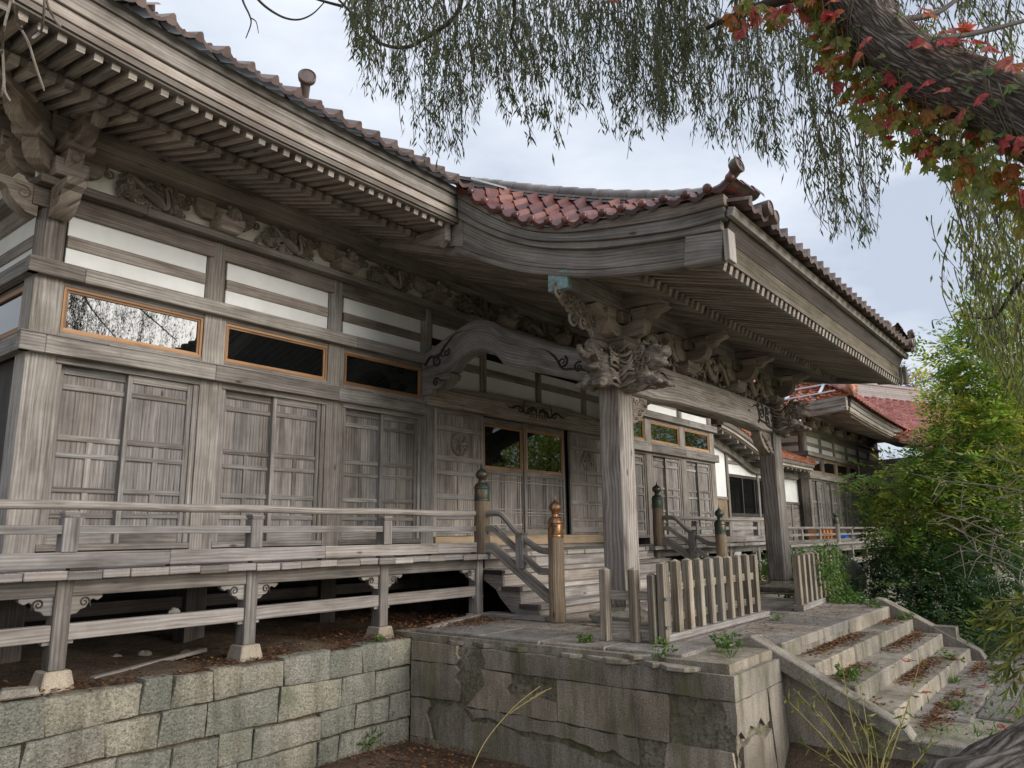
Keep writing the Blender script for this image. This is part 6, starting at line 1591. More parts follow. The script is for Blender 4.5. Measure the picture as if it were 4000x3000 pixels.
# hanging curtains
PRF = [(740, 30), (762, 105), (790, 200), (840, 170), (880, 300), (960, 345), (1000, 300), (1050, 215), (1090, 240), (1150, 290), (1200, 300), (1260, 215), (1345, 320), (1400, 280), (1480, 260), (1560, 320), (1625, 330), (1690, 330),
       (1740, 430), (1800, 500), (1850, 540), (1885, 520), (1905, 380), (1950, 330), (2000, 300)]
cw = MB(); cs = MB(); rnd = random.Random(17)
def strand(top, bot, nleaf, mat_mb, r_lo, r_hi, L=.085, spread=.042, stem=True, w=.0125):
    top, bot = V(top), V(bot); n = max(6, nleaf); a = rnd.uniform(0, 6)
    off = V((cos(a), sin(a), 0))*rnd.uniform(.02, .12)
    pts = [top.lerp(bot, t)+off*sin(t*pi)*(1)+V((rnd.uniform(-.004, .004), rnd.uniform(-.004, .004), 0)) for t in [k/12 for k in range(13)]]
    if stem: cs.tube(pts, [.0045-.0025*k/12 for k in range(13)], 3, False)
    ph = rnd.uniform(0, 6); dens = rnd.uniform(.6, 1)
    for k in range(n):
        t = rnd.random()**.8
        if sin(t*11+ph) < -.45 or t > 1-.1*dens and rnd.random() < .3: continue
        i = min(11, int(t*12)); p = pts[i].lerp(pts[i+1], t*12-i)+V((rnd.gauss(0, spread*.5), rnd.gauss(0, spread*.5), rnd.uniform(-.02, .02)))
        az = rnd.uniform(0, 2*pi); dn = rnd.uniform(.25, .75)
        d = V((cos(az)*dn, sin(az)*dn, -1)).normalized(); s_ = d.cross(rvec(rnd)); s_.normalize()
        leaf(mat_mb, p, d, s_, L*rnd.uniform(.6, 1.15), w*rnd.uniform(.7, 1.25), rnd.uniform(r_lo, r_hi))
for k in range(480):
    x = rnd.uniform(748, 1960); d = rnd.uniform(5.0, 8.4)
    if x > 1700 and rnd.random() < .25: continue
    yb = interp(PRF, x)*(1-.72*rnd.random()**1.5)+rnd.uniform(-8, 4)
    if rnd.random() < .07: yb = interp(PRF, x)+rnd.uniform(-5, 30)
    bot = D(x, yb, d); L = rnd.uniform(.5, 1.5); top = bot+V((rnd.uniform(-.12, .12), rnd.uniform(-.12, .12), L))
    strand(top, bot, int(L*75), cw, .0, .75)
for k in range(150):      # short ragged ends and sparse twigs above
    x = rnd.uniform(755, 1960); d = rnd.uniform(5, 7.5); bot = D(x, rnd.uniform(-60, interp(PRF, x)*.6), d)
    strand(bot+V((rnd.uniform(-.3, .3), rnd.uniform(-.3, .3), rnd.uniform(.3, .8))), bot, 40, cw, 0, .8, spread=.09)
for k in range(46):       # bare hanging whips
    x = rnd.uniform(800, 2000); d = rnd.uniform(5, 7); bot = D(x, interp(PRF, x)+rnd.uniform(0, 45), d)
    strand(bot+V((rnd.uniform(-.1, .1), rnd.uniform(-.1, .1), .7)), bot, 7, cw, 0, .7)
for k in range(80):       # behind and right of the trunk
    x = rnd.uniform(1940, 2230); d = rnd.uniform(5.6, 7.5); bot = D(x, rnd.uniform(-40, 330), d); L = rnd.uniform(.4, 1)
    strand(bot+V((rnd.uniform(-.3, .3), rnd.uniform(-.3, .3), L)), bot, int(L*60), cw, .3, 1.0, spread=.08)
PR2 = [(2060, 560), (2085, 620), (2110, 760), (2140, 840), (2170, 880), (2230, 900)]
cy = MB()
for k in range(120):
    x = 2075+160*rnd.random()**.75; d = rnd.uniform(4.6, 6.6); yb = interp(PR2, x)*(1-.5*rnd.random()**1.3); bot = D(x, yb, d); L = rnd.uniform(.35, .9)
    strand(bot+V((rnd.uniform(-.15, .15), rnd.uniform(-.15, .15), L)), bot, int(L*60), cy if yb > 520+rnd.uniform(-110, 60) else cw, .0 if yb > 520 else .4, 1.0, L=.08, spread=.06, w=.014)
for k in range(60):      # over the photographer's head and left: seen in the window glass
    a = V((rnd.uniform(1, 7.5), rnd.uniform(-5, 3.2), 0)); a.z = rnd.uniform(4.6, 6.4); L = rnd.uniform(.8, 1.8)
    if a.z/max(.1, abs(a.y)) > .1: strand(a+V((0, 0, L)), a, int(L*40), cw, 0, .8, L=.10, spread=.12, w=.018)
for k in range(480):
    a = V((rnd.uniform(6.2, 12.5), rnd.uniform(-7, -.6), 0)); t = (9.6-a.y)/9.6; a.z = rnd.uniform(4.3, 7.4); L = rnd.uniform(.6, 1.6)
    strand(a+V((0, 0, L)), a, int(L*45), cw, 0, .8, L=.10, spread=.10, w=.018)
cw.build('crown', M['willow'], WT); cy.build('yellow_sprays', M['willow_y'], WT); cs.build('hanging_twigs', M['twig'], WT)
over = MB()
for pts, r in (([(2.2, -1.2, 5.2), (3, -1, 5.9), (4.5, -.6, 6.2), (6.5, .3, 6.4)], .10), ([(2.2, -1.2, 5.2), (1.8, -2.5, 6), (2.5, -4, 6.5)], .09), ([(3, -1, 5.9), (3.6, -2.4, 6.3), (5.2, -3.6, 6.4)], .06), ([(4.5, -.6, 6.2), (5.4, -1.8, 6.6), (6.2, -2.0, 7.0)], .04), ([(6.5, .3, 6.4), (8, -1.5, 7), (10, -2.5, 7.3), (12, -3, 7.2)], .07), ([(8, -1.5, 7), (9, -4, 7), (11, -6, 6.4)], .04), ([(8, -1.5, 7), (9, -.9, 6.3), (10.5, -1.3, 5.6)], .03), ([(6.5, .3, 6.4), (7.5, -2.5, 6.2), (8.6, -3.3, 5.9)], .03)):
    over.tube(catmull(pts, 5), [lerp(r, .015, k/(5*(len(pts)-1))) for k in range(5*(len(pts)-1)+1)], 7)
over.tube(catmull([TP[5][0], V((2.7, -.7, 3.6)), V((2.2, -1.2, 5.2))], 5), [.14]*5+[.11]*6, 14)
over.build('upper_limbs', M['bark'], WT, smooth=60)
tw = MB()
for pts in ([(85, -40), (105, 20), (160, 220), (168, 205)], [(90, -40), (70, 60), (35, 200), (15, 400), (12, 390)], [(345, -40), (345, 60), (330, 200), (310, 255), (250, 300)], [(355, -40), (380, 60), (430, 150), (475, 208)], [(110, 50), (140, 180), (220, 330), (280, 520), (345, 710)], [(20, 380), (28, 560), (30, 660), (5, 760)], [(28, 560), (35, 700), (80, 790)]):
    tw.tube(catmull([ray(x*.5, y*.5, 3.0+.1*math.sin(x)) for x, y in pts], 5), [.004]*(5*(len(pts)-1))+[.002], 5)
tw.build('bare_twigs', M['twig_pale'], WT)

# --- creeper on the willow trunk
VN = thing('climbing_vine', TP[7][0], 'creeper with red and olive lobed leaves growing along the willow trunk', 'vine')
vl = MB(); vs = MB(); rnd = random.Random(23); i0, i1 = 46, 92
camdir = lambda p: (V((0, 0, 0))-p).normalized()
for k in range(26):        # stems on bark
    i = rnd.randint(i0, i1-8); a = rnd.uniform(0, 6.3); pts = []
    for j in range(7):
        c = cp[i+j]; t = (cp[i+j+1]-c).normalized(); e1 = camdir(c).cross(t).normalized(); e2 = t.cross(e1)
        aa = a+j*.25; pts.append(c+(e1*cos(aa)+e2*sin(aa))*(cr_[i+j]+.012))
    MB().tube(pts, .004, 5).build('stem', M['stem_g'], VN, smooth=60)
def frame(i):
    c = cp[i]; t = (cp[min(i+1, len(cp)-1)]-cp[i-1]).normalized(); v = camdir(c); up = (V((0, 0, 1))-t*t.z).normalized(); f = up.cross(t)
    if f.dot(v) < 0: f = -f
    return c, t, up, f
for k in range(120):       # scattered on the bark, red and pink, small green
    i = rnd.randint(i0, i1); c, t, up, f = frame(i); a = rnd.uniform(-.9, 1.3); n = (f*cos(a)+up*sin(a)).normalized()
    p = c+n*(cr_[i]+.015); big = rnd.random() < .5; d = (V((0, 0, -1))*.8+t*rnd.uniform(-.8, .8)+n*rnd.uniform(.3, .8)).normalized(); s_ = d.cross(n).normalized()
    vl.tube([p-n*.02, p+n*.03, p+n*.045], .0022, 4)
    if big: maple(vl, p+n*.045, d, s_, rnd.uniform(.08, .115), rnd.choice((.03, .08, .12, .2, .24, .27)))
    else: maple(vl, p+n*.02, d, s_, rnd.uniform(.045, .075), rnd.uniform(.85, 1))
for k in range(520):      # hanging fringe below the trunk
    i = rnd.randint(i0, i1+4); i = min(i, len(cp)-2); c, t, up, f = frame(i); p = c-up*(cr_[i]*rnd.uniform(.5, 1.25))+f*rnd.uniform(-.12, .15)+V((0, 0, -rnd.random()**1.6*.34))+t*rnd.uniform(-.05, .05)
    d = (V((0, 0, -1))+rvec(rnd)*.35).normalized(); s_ = d.cross((f+rvec(rnd)*.7).normalized()).normalized()
    vl.tube([p+V((0, 0, .09)), p], .002, 3, False)
    q = rnd.random(); maple(vl, p, d, s_, rnd.uniform(.055, .105), rnd.uniform(.58, .85) if q < .76 else (rnd.uniform(.3, .5) if q < .93 else rnd.uniform(0, .12)))
for (x, y, r) in ((3590, 590, .1), (3620, 620, .3), (3655, 600, .05), (3770, 690, .6), (3785, 700, .35), (3830, 740, .28), (3870, 745, .3), (3895, 755, .25), (3935, 730, .6), (3960, 800, .3), (3985, 830, .15), (3990, 780, .05), (2850, 95, .28), (2880, 105, .32), (2940, 100, .1), (2960, 90, .25), (2870, 140, .35), (3045, 70, .1), (3130, 60, .22), (3160, 110, .75), (2405, -2, .2)):
    p = ray(x, y-40, 4.45 if x > 3300 else 5.2); d = (V((0, 0, -1))+rvec(rnd)*.25).normalized(); s_ = (RT+rvec(rnd)*.3).normalized(); maple(vl, p, d, s_, rnd.uniform(.09, .12), r)
for k in range(75):       # spilling along the side limb and the upper edge
    p = ray(rnd.uniform(2800, 3420), 0, rnd.uniform(4.8, 5.2)); q = (p.x-0); p = ray(2780+640*rnd.random()**.6, 10+rnd.uniform(-30, 150)*rnd.random(), rnd.uniform(4.75, 5.1))
    d = (V((0, 0, -1))+rvec(rnd)*.4).normalized(); s_ = d.cross((FW+rvec(rnd)*.7).normalized()).normalized(); maple(vl, p, d, s_, rnd.uniform(.07, .115), rnd.choice((.05, .1, .2, .25, .3, .33, .45, .6, .7, .75)))
vl.build('leaves', M['vine'], VN)

# --- leafy trees and shrubs at the right
def clump_tree(name, label, cat, base, trunks, clumps, mat, leafL, nl, group=None, seed=1, pinnate=True, trunkr=.08, col=(0, 1), twigs=0):
    rnd = random.Random(seed); root = thing(name, base, label, cat, group); t = MB(); lf = MB()
    for pts in trunks: 
        c = catmull(pts, 5); t.tube(c, [lerp(trunkr, trunkr*.25, k/(len(c)-1)) for k in range(len(c))], 7)
    tot = sum(r[0]*r[1]+r[1]*r[2]+r[0]*r[2] for _, r in clumps)
    for (c, r) in clumps:
        c = V(c); n = int(nl*(r[0]*r[1]+r[1]*r[2]+r[0]*r[2])/tot); hue = rnd.uniform(-.18, .18)
        for _ in range(max(1, n//9)):
            q = rvec(rnd); rad = rnd.uniform(.55, 1.06)**.6
            p = c+V((q.x*r[0]*rad, q.y*r[1]*rad, q.z*r[2]*rad)); out = V((q.x, q.y, q.z*.5-.25)).normalized()
            d = (out+rvec(rnd)*.8+V((0, 0, -.3))).normalized(); L = leafL*rnd.uniform(2.4, 4.2); base_r = rnd.uniform(*col)*.75+hue+.1
            if rnd.random() < .035: base_r = rnd.uniform(.92, 1)
            nrm = (V((0, 0, 1))+rvec(rnd)*.6).normalized(); s_ = d.cross(nrm).normalized()
            if pinnate:
                for k in range(4):
                    a = p+d*(L*(k+1)/5)+V((0, 0, -L*.05*k*k*.3))
                    for sg in (-1, 1):
                        dd = (s_*sg+d*.55+rvec(rnd)*.2).normalized(); leaf(lf, a, dd, dd.cross(nrm).normalized(), leafL*rnd.uniform(.8, 1.2), leafL*.45, min(1, max(0, base_r+rnd.uniform(-.08, .08))))
                leaf(lf, p+d*L*.9, d, s_, leafL, leafL*.45, min(1, max(0, base_r)))
            else:
                for k in range(9):
                    a = p+rvec(rnd)*leafL*1.6; dd = (d+rvec(rnd)*.9).normalized(); leaf(lf, a, dd, dd.cross(rvec(rnd)).normalized(), leafL*rnd.uniform(.7, 1.3), leafL*.55, min(1, max(0, base_r+rnd.uniform(-.12, .12))))
    for k in range(twigs):
        c, r = rnd.choice(clumps); q = rvec(rnd); p0 = V(c)+V((q.x*r[0]*.5, q.y*r[1]*.5, q.z*r[2]*.5)); p1 = V(c)+V((q.x*r[0]*1.35, q.y*r[1]*1.35, q.z*r[2]*1.3+.1))
        t.tube(catmull([p0, p0.lerp(p1, .5)+rvec(rnd)*.15, p1], 3), [.02, .017, .014, .011, .009, .006, .004], 4)
    t.build('trunk', M['twig'], root, smooth=60); lf.build('crown', M[mat], root)
    return root
gp = lambda x, y, d: D(x, y, d)
clump_tree('wisteria', 'tall dense green wisteria mass past the granite steps with yellowing feathery leaves', 'tree', (19.5, 2.2, -2), [[(19.5, 2.2, -2), (19.3, 2.5, 0), (19, 2.4, 2.2), (18.7, 2.3, 3.0)], [(19.6, 1.8, -2), (20.2, 1.6, .5), (20, 1.2, 2.5)], [(19.4, 2.3, -1), (18.9, 3.0, .6), (18.8, 3.1, 1.2)], [(20, 1.2, -2), (19.2, .8, .2), (19.0, .8, 1.2)]],
  [(gp(2130, 860, 19), (1, 1, 0.7)), (gp(2170, 770, 19.5), (1.1, 1.1, 0.9)), (gp(2215, 690, 20), (1.1, 1.1, 1.1)), (gp(2125, 950, 18.5), (1.1, 1.1, 0.8)), (gp(2050, 985, 18), (0.75, 0.75, 0.5)), (gp(1985, 1030, 17.6), (0.7, 0.7, 0.45)), (gp(1905, 1035, 17.8), (0.55, 0.5, 0.26)), (gp(1930, 1160, 17.2), (.5, .5, .35)), (gp(1880, 1060, 17.6), (.32, .3, .16)), (gp(1960, 1180, 17.2), (.6, .5, .3)), (gp(2050, 1010, 17.6), (.8, .7, .4)), (gp(2060, 1070, 18), (1, 1, 0.6)), (gp(2160, 1050, 18.5), (1.2, 1.2, 0.9)), (gp(2070, 930, 18.4), (0.5, 0.5, 0.35)), (gp(1950, 1095, 17.4), (0.55, 0.55, 0.4)), (gp(2075, 770, 19), (0.42, 0.42, 0.45)), (gp(2010, 1120, 17.8), (0.7, 0.7, 0.5)), (gp(2090, 1140, 18.2), (0.9, 0.9, 0.6)), (gp(2205, 1110, 18.2), (1, 1, 0.8)), (gp(2010, 715, 18.6), (0.25, 0.25, 0.12)), (gp(2035, 760, 18.6), (0.25, 0.25, 0.16)), (gp(2235, 900, 19), (1.2, 1.2, 1.1)), (gp(1865, 1028, 17.4), (0.25, 0.25, 0.12)), (gp(2150, 690, 19.4), (0.6, 0.6, 0.5)), (gp(1895, 1075, 17.4), (0.3, 0.3, 0.18)), (gp(2005, 955, 18), (0.35, 0.35, 0.18)), (gp(2065, 860, 18.8), (0.35, 0.35, 0.3)), (gp(1900, 1120, 17.4), (0.3, 0.3, 0.22)), (gp(2190, 980, 18.6), (0.9, 0.9, 0.8)), (gp(2040, 1180, 17.8), (0.7, 0.7, 0.4)), (gp(2100, 800, 19), (0.5, 0.5, 0.5))],
  'bush', .125, 40000, seed=5, twigs=60)
clump_tree('shrub', 'dark glossy shrub crouching below the wisteria past the stone stairs', 'shrub', (17, 3, -1.8), [[(17, 3, -1.8), (17.1, 3, -.8), (17.4, 2.8, 0)], [(17.6, 2.5, -1.8), (17.8, 2.4, -.6)]],
  [(gp(1985, 1215, 17), (.8, .7, .5)), (gp(1940, 1225, 16.8), (.6, .5, .38)), (gp(2040, 1240, 17), (.8, .8, .55)), (gp(2100, 1215, 17.4), (.8, .8, .6)), (gp(1960, 1275, 16.5), (.7, .6, .3)), (gp(1900, 1260, 16.6), (.35, .35, .22))], 'bush_dark', .09, 12000, seed=6, pinnate=True, trunkr=.03, twigs=14)
clump_tree('fern_bank', 'low bright green bank of leaves in shade behind the far side slab', 'undergrowth', (18, 1.2, -2), [[(18, 1.2, -2), (18, 1.2, -1.5)]],
  [(gp(2080, 1300, 16.5), (.9, .8, .4)), (gp(2160, 1270, 16.5), (1.0, .8, .5)), (gp(2210, 1310, 16), (.8, .8, .5)), (gp(2040, 1330, 16), (.7, .5, .35)), (gp(2110, 1350, 15.6), (.8, .6, .4)), (gp(2190, 1370, 15.6), (.8, .6, .4))], 'bush_dark', .09, 9000, seed=8, trunkr=.02, col=(.3, 1))
clump_tree('creeper', 'leafy creeper sprawling over the grey picket fence', 'vine', (14.6, 4.2, -1.27), [[(15.4, 4.3, -1.27), (14.8, 4.25, -.8), (14.2, 4.2, -.5), (13.9, 4.15, -.9)], [(15.4, 4.3, -1.27), (15.0, 4.3, -.6), (14.9, 4.3, -.3)]],
  [((14.2, 4.12, -.62), (.42, .1, .20)), ((14.4, 4.1, -.9), (.4, .1, .22)), ((14.9, 4.15, -.75), (.35, .12, .3)), ((14.6, 4.2, -.36), (.5, .15, .10)), ((15.4, 4.25, -1.05), (.4, .2, .25)), ((15.9, 4.3, -.6), (.15, .12, .35)), ((15.2, 4.0, -1.2), (.6, .25, .10)), ((14.6, 3.9, -1.24), (.5, .25, .07))], 'weed', .06, 2600, seed=9, pinnate=False, trunkr=.012)
clump_tree('weeds', 'pale green weeds growing around the field stone by the fence', 'weeds', (17, 5, -1.7), [[(17, 5, -1.7), (17, 5, -1.2)]],
  [((16.8, 5.2, -1.2), (.6, .6, .35)), ((17.8, 5.4, -1.1), (.8, .8, .4)), ((17.2, 4.2, -1.35), (.5, .4, .25)), ((18.6, 6, -1.0), (.9, .9, .45)), ((20, 6.6, -.95), (1.1, .8, .4)), ((16.4, 4.6, -1.5), (.5, .4, .2)), ((21.5, 6.8, -.9), (1.1, .6, .35))], 'weed', .08, 5200, seed=10, pinnate=False, trunkr=.01)
clump_tree('bare_tree', 'thin reddish twiggy tree showing behind the far roof ridge', 'tree', (58, 17, -2), [[(58, 17, -2), (58, 17, 6), (58.3, 17, 11.4)], [(58, 17, 6), (57, 17, 9), (56.2, 17, 10.9)], [(58, 17, 7), (59.5, 17.5, 9.6), (60.6, 17, 11)]],
  [(gp(1935, 808, 61), (1.6, 1.2, .75)), (gp(1965, 822, 61), (1.4, 1.0, .55)), (gp(2000, 835, 62), (1.5, 1.2, .5))], 'litter', .13, 1500, seed=12, pinnate=False, trunkr=.16, twigs=70)
# backdrop trees far right, behind the wisteria and along the road
for k, (x, y, h, s_) in enumerate(((30, -2, 7, 3), (36, 2.5, 8, 3.4), (26, -5, 6, 2.6))):
    clump_tree('background_tree', ['round tree standing behind the wisteria beside the path', 'tallest tree far behind the wisteria', 'low tree past the path closest to the leaning willow'][k], 'tree', (x, y, -2), [[(x, y, -2), (x, y, h*.5), (x+.3, y, h*.8)]],
      [((x+s_*.5*cos(a), y+s_*.5*sin(a), h*.35+ (j % 3)*h*.2), (s_*.6, s_*.6, h*.2)) for j, a in enumerate([0, 1, 2.1, 3.1, 4.2, 5.2, .6, 3.6])], 'bush', .22, 7000, seed=30+k, pinnate=False, trunkr=.2)
# hedge behind the photographer: what the door glass mirrors
for k, (x, y) in enumerate(((6, -9), (12, -9.5), (18, -9), (24, -9.5))):
    clump_tree('garden_tree', 'garden tree across the path behind the viewpoint', 'tree', (x, y, -2), [[(x, y, -2), (x, y, 2), (x, y, 4)]], [((x+1.5*cos(a), y+1.2*sin(a), 1+1.3*(j % 4)), (1.7, 1.5, 1.2)) for j, a in enumerate([0, 1.5, 3, 4.5, .8, 2.4, 3.9, 5.6])], 'bush', .2, 3800, 'garden trees behind the viewpoint', 40+k, False, .16)
# --- willow shoots in front
def shoots(name, label, stems, nl, L, mat, seed, stemm='stem_y', w=.014):
    rnd = random.Random(seed); root = thing(name, stems[0][0][0], label, 'shoots'); t = MB(); lf = MB()
    for pts, r in stems:
        c = catmull(pts, 6); MB().tube(c, [lerp(r, r*.3, k/(len(c)-1)) for k in range(len(c))], 5).build('stem', M[stemm], root, smooth=60)
        for _ in range(nl):
            i = rnd.randint(int(len(c)*.25), len(c)-2); p = c[i].lerp(c[i+1], rnd.random()); ax = (c[i+1]-c[i]).normalized()
            d = (ax*.7+rvec(rnd)*.75+V((0, 0, -.25))).normalized(); leaf(lf, p, d, d.cross(rvec(rnd)).normalized(), L*rnd.uniform(.5, 1.2), w*rnd.uniform(.7, 1.2), rnd.random(), -.004)
    lf.build('leaves', M[mat], root)
dd = 5.2
def fan(cx, cy, tips, d): return [([ray(cx+R_.uniform(-40, 40), cy, d), ray(lerp(cx, x, .5)+R_.uniform(-30, 30), lerp(cy, y, .55), d-.05), ray(x, y, d+R_.uniform(-.2, .2))], .005) for x, y in tips]
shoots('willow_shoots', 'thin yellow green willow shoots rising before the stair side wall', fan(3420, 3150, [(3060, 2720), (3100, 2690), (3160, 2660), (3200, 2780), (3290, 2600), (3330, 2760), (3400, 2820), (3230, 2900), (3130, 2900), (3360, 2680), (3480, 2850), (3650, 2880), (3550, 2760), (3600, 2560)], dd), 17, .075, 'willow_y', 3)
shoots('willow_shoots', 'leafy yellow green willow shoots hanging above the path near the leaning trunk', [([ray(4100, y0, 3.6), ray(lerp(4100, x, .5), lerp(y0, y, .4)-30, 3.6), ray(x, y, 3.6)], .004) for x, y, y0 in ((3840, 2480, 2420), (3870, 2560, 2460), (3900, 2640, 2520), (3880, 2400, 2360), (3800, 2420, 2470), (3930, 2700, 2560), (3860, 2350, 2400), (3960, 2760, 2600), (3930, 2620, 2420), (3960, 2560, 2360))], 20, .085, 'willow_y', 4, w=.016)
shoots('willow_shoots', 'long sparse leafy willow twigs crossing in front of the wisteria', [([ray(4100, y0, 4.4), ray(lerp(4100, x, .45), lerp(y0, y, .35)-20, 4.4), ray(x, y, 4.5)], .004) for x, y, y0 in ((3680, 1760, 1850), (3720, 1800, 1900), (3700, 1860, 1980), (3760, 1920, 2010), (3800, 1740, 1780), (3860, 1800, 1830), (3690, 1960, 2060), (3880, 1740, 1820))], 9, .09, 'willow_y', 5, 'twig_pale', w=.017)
bt = MB(); rb = random.Random(6)
for (x, y, y0) in ((3560, 1850, 1900), (3700, 2040, 2200), (3650, 2000, 2160), (3720, 2120, 2260), (3850, 2200, 2300), (3840, 2050, 2120)):
    c = catmull([ray(4100, y0+40, 4.0), ray(lerp(4100, x, .4), lerp(y0, y, .3)+rb.uniform(-25, 25), 4.0), ray(lerp(4100, x, .75), lerp(y0, y, .75)+rb.uniform(-25, 25), 4.0), ray(x, y, 4.0)], 5); bt.tube(c, [lerp(.0045, .0015, k/(len(c)-1)) for k in range(len(c))], 5)
    for j in range(5):
        i = rb.randint(4, len(c)-2); q = c[i]; v = rvec(rb); bt.tube([q, q+v*.06+V((0, 0, .02)), q+v*.14], [.003, .0025, .0015], 4)
tag(bt.build('bare_branches', M['twig_pale']), 'bare thin branches reaching across in front of the green wisteria', 'branches')
st = MB(); st.tube(catmull([ray(1840, 3010, 4.8), ray(1900, 2890, 4.8), ray(2010, 2760, 4.8), ray(2110, 2680, 4.8)], 6), .0028, 5)
for k in range(6): p = ray(1990+20*k, 2790-15*k, 4.8); st.tube([p, p+RT*(.05+.01*k)+V((0, 0, .04))], .0025, 4)
tag(st.build('dry_stalk', M['stem_y']), 'single dry yellow stalk leaning in front of the platform facing', 'stalk')
# --- small weeds, each its own plant
def weed(p, s_, seed, label, n=16, kind=0, flower=False):
    rnd = random.Random(seed); lf = MB(); p = V(p)
    for k in range(n if kind == 1 else int(n*1.6)):
        a = rnd.uniform(0, 2*pi); el = rnd.uniform(.05, .95); d = V((cos(a)*cos(el), sin(a)*cos(el), sin(el))); s2 = d.cross(V((0, 0, 1))).normalized(); q = p+V((cos(a), sin(a), 0))*s_*.1*rnd.random()
        if kind == 1: 
            leaf(lf, q, d, s2, s_*rnd.uniform(.7, 1.3), s_*.06, rnd.random())
        elif k % 2 and s_ > .15 and not seed % 3:
            L = s_*rnd.uniform(.5, 1.0)
            for j in range(4): leaf(lf, q+d*L*.25*j+V((0, 0, -.04*s_*j*j*.6)), (d+V((0, 0, -.2*j))+rvec(rnd)*.15).normalized(), s2, L*.36, s_*(.22-.04*j), rnd.random())
        else:
            tip = q+V((cos(a)*s_*.55*rnd.random()*1.4, sin(a)*s_*.55*rnd.random()*1.4, s_*.7*rnd.random()))
            for j in range(3):
                dd = (rvec(rnd)+V((cos(a), sin(a), .3))*.8).normalized(); leaf(lf, tip+rvec(rnd)*s_*.07, dd, dd.cross(rvec(rnd)).normalized(), s_*rnd.uniform(.2, .42), s_*rnd.uniform(.10, .2), rnd.random())
    o = lf.build('weed', M['weed']); tag(o, label, 'weed')
    if flower:
        f = MB(); c = p+V((-.02, 0, s_*.9))
        for k in range(16): a = 2*pi*k/16; leaf(f, c, V((cos(a), sin(a), .35)).normalized(), V((-sin(a), cos(a), 0)), .035, .012, .5)
        f.build('flower', M['yellow'], o); MB().tube([p, c], .003, 5).build('stem', M['stem_g'], o)
G = lambda n_, x, y, z: None
weed((7.72, 3.98, -1.40), .20, 1, 'large dandelion rosette growing from the platform ledge below the fence corner', 30)
weed((8.0, 4.18, -1.30), .16, 2, 'leafy weed sprouting at the foot of the fence corner', 18)
weed((8.3, 3.52, -1.27), .22, 3, 'tall leafy weed near the platform corner above the side slab', 24)
weed((7.95, 3.35, -1.32), .18, 4, 'grassy weed hanging at the platform corner', 26, 1)
weed((8.55, 3.62, -1.27), .16, 5, 'spreading green weed near the head of the near side slab', 20)
weed((7.68, 4.4, -1.38), .11, 6, 'small weed between broken slabs left of the dandelion rosette', 12)
weed((7.70, 4.22, -1.37), .12, 7, 'upright small weed on the ledge near the dandelion rosette', 12)
weed((7.85, 5.1, -1.27), .12, 8, 'low clover patch at the end of the short fence', 40)
weed((7.66, 6.0, -1.38), .12, 9, 'small weed in the ledge joint above the mossy hole', 14)
weed((7.62, 5.62, -1.38), .10, 10, 'tiny weed on the ledge between two shards', 12)
weed((6.95, 7.72, -1.36), .10, 11, 'small clover at the foot of the third veranda post', 30)
weed((6.72, 7.60, -2.55), .20, 12, 'green sprout growing at the foot of the retaining wall', 18)
weed((7.42, 7.55, -1.93), .07, 13, 'tiny sprout in the corner crack between the two walls', 7)
weed((12.2, 1.95, -2.07), .20, 14, 'tuft of fine grass at the foot of the lowest granite step', 60, 1)
weed((13.0, 2.1, -1.87), .22, 15, 'broad leaved weed on the lowest granite step', 16)
weed((9.05, 2.45, -1.62), .20, 16, 'dandelion with a yellow flower beside the near side slab', 22, 0, True)
weed((9.3, 1.35, -2.07), .14, 17, 'grassy tuft growing behind the path kerb', 30, 1)
weed((14.0, 3.3, -1.3), .2, 18, 'trailing weed at the top of the far side slab', 26)
weed((14.2, 2.9, -1.47), .16, 19, 'weed tucked against the far side slab on the second step', 20)
weed((12.6, 1.5, -2.06), .14, 20, 'weed between the paving stones before the steps', 18)
weed((10.4, 1.7, -2.06), .16, 21, 'leafy weed in the litter near the end of the near side slab', 20)
weed((11.2, 4.0, -1.27), .12, 22, 'weed by the open end of the first picket fence', 16)
gc = MB(); rg_ = random.Random(2)
for k in range(9000):
    x, y = rg_.uniform(8.9, 20), rg_.uniform(-6, 2.0)
    if (sin(x*1.3)+cos(y*1.9+x*.5))*.5+rg_.uniform(-.5, .5) < .15: continue
    if x > 14.8: y += rg_.uniform(0, 3)
    a = rg_.uniform(0, 6.3); el = rg_.uniform(.3, 1.3); d = V((cos(a)*cos(el), sin(a)*cos(el), sin(el))); z = ground_z(x, y)+.02
    leaf(gc, V((x, y, z)), d, V((-sin(a), cos(a), 0)), rg_.uniform(.05, .13), rg_.uniform(.012, .035), rg_.random())
tag(gc.build('ground_cover', M['weed']), 'scattered grass and low weeds between the path stones', 'ground cover', kind='stuff')
# --- fallen leaves
lt = MB(); rl = random.Random(9)
def fallen(x, y, z, s_, mb=lt):
    a = rl.uniform(0, 6.3); d = V((cos(a), sin(a), rl.uniform(-.25, .35))).normalized(); leaf(mb, V((x, y, z+rl.uniform(.004, .02))), d, V((-sin(a), cos(a), rl.uniform(-.3, .3))), s_*rl.uniform(.6, 1.3), s_*rl.uniform(.3, .6), rl.random()**1.3)
for k in range(3800):
    x = rl.uniform(1, 7.6); y = 7.70+abs(rl.gauss(0, .45)); fallen(x, min(y, 9.4), -1.385+.1*max(0, y-7.7)/3.2, .055)
for k in range(2200): x = rl.gauss(7.6, 1.0); y = rl.gauss(8.6, .5); fallen(x, max(7.75, y), -1.33 if x < 7.5 else -1.26, .055)
for k in range(1400): fallen(rl.gauss(8.6, .45), rl.gauss(7.65, .3), -1.262, .05)
for k in range(500): fallen(rl.uniform(6.3, 7.45), rl.uniform(6.2, 7.6), ground_z(7, 7)+.02, .06)
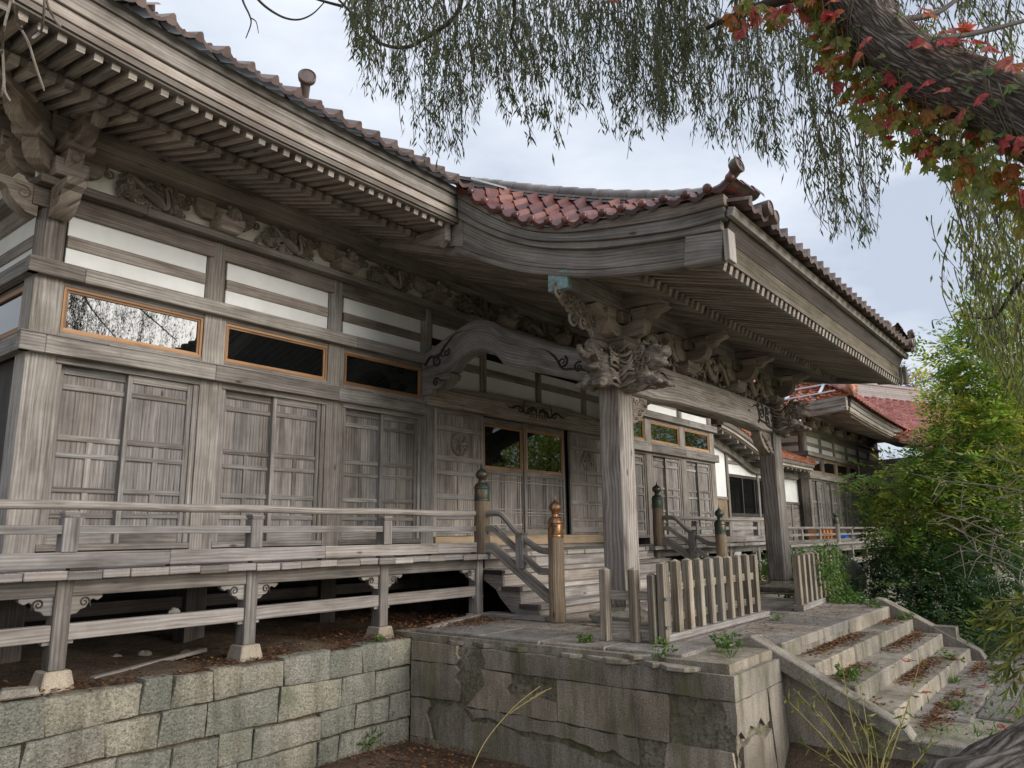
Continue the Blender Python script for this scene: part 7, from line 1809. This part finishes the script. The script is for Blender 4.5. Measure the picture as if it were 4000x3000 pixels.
for k in range(2600): x, y = rl.uniform(2, 7.4), rl.uniform(3, 7.6); fallen(x, y, ground_z(x, y)+.02, .06)
for (z, y0) in ((-1.47, 2.98), (-1.67, 2.62), (-1.87, 2.22), (-2.06, 1.75)):
    for k in range(1700):
        x = 9.1+5.1*rl.random()**1.0; y = y0+.16-abs(rl.gauss(0, .12))
        if sin(x*1.7+z*20)+rl.uniform(-.7, .7) < -.1: continue
        fallen(x, min(y, y0+.2), z, .065)
for k in range(1800): fallen(rl.uniform(9.1, 15), rl.uniform(-3, 1.9), -2.055, .06)
for k in range(350): fallen(rl.uniform(9, 14), rl.uniform(3.3, 4.2), ZP+.005, .05)
for k in range(300): fallen(rl.uniform(7.56, 7.7), rl.uniform(3.6, 7.5), -1.395, .05)
for k in range(60): fallen(rl.uniform(9.6, 15), rl.choice((7.9, 7.85, 7.5, 7.15)), rl.choice((-.29, -.55, -.80)), .05)
tag(lt.build('fallen_leaves', M['litter']), 'brown fallen leaves scattered over soil, platform and steps', 'leaves', kind='stuff')
l2 = MB()
for k in range(5200):
    x, y = rl.uniform(7.65, 12.5), rl.uniform(3.3, 7.3)
    if sin(x*2.1+y*1.4)+cos(y*3.1-x*.7)+rl.uniform(-.7, .7) < .7: continue
    fallen(x, y, ZP+.002, .028, l2)
tag(l2.build('fallen_leaves', M['redlitter']), 'tiny dark red leaves drifted over the platform paving', 'leaves', kind='stuff')
mp = MB()
for k, (x, y, z) in enumerate(((12.9, 2.0, -1.86), (11.3, 1.85, -2.05), (12.5, 1.2, -2.04), (13.6, 1.6, -2.04), (10.2, 1.9, -1.86), (11.8, .9, -2.04), (14.0, 2.65, -1.66), (10.9, 2.3, -1.66), (9.8, 1.2, -2.04), (12.0, 1.55, -2.04))):
    a = rl.uniform(0, 6.3); maple(mp, V((x, y, z+.02)), V((cos(a), sin(a), .1)).normalized(), V((-sin(a), cos(a), 0)), .15, rl.choice((.03, .1, .2, .24)))
tag(mp.build('fallen_leaves', M['vine']), 'large red and pink lobed leaves lying on the granite steps and path', 'leaves', kind='stuff')
print('objects', len(bpy.data.objects), 'faces', sum(len(o.data.polygons) for o in bpy.data.objects if o.type == 'MESH'))
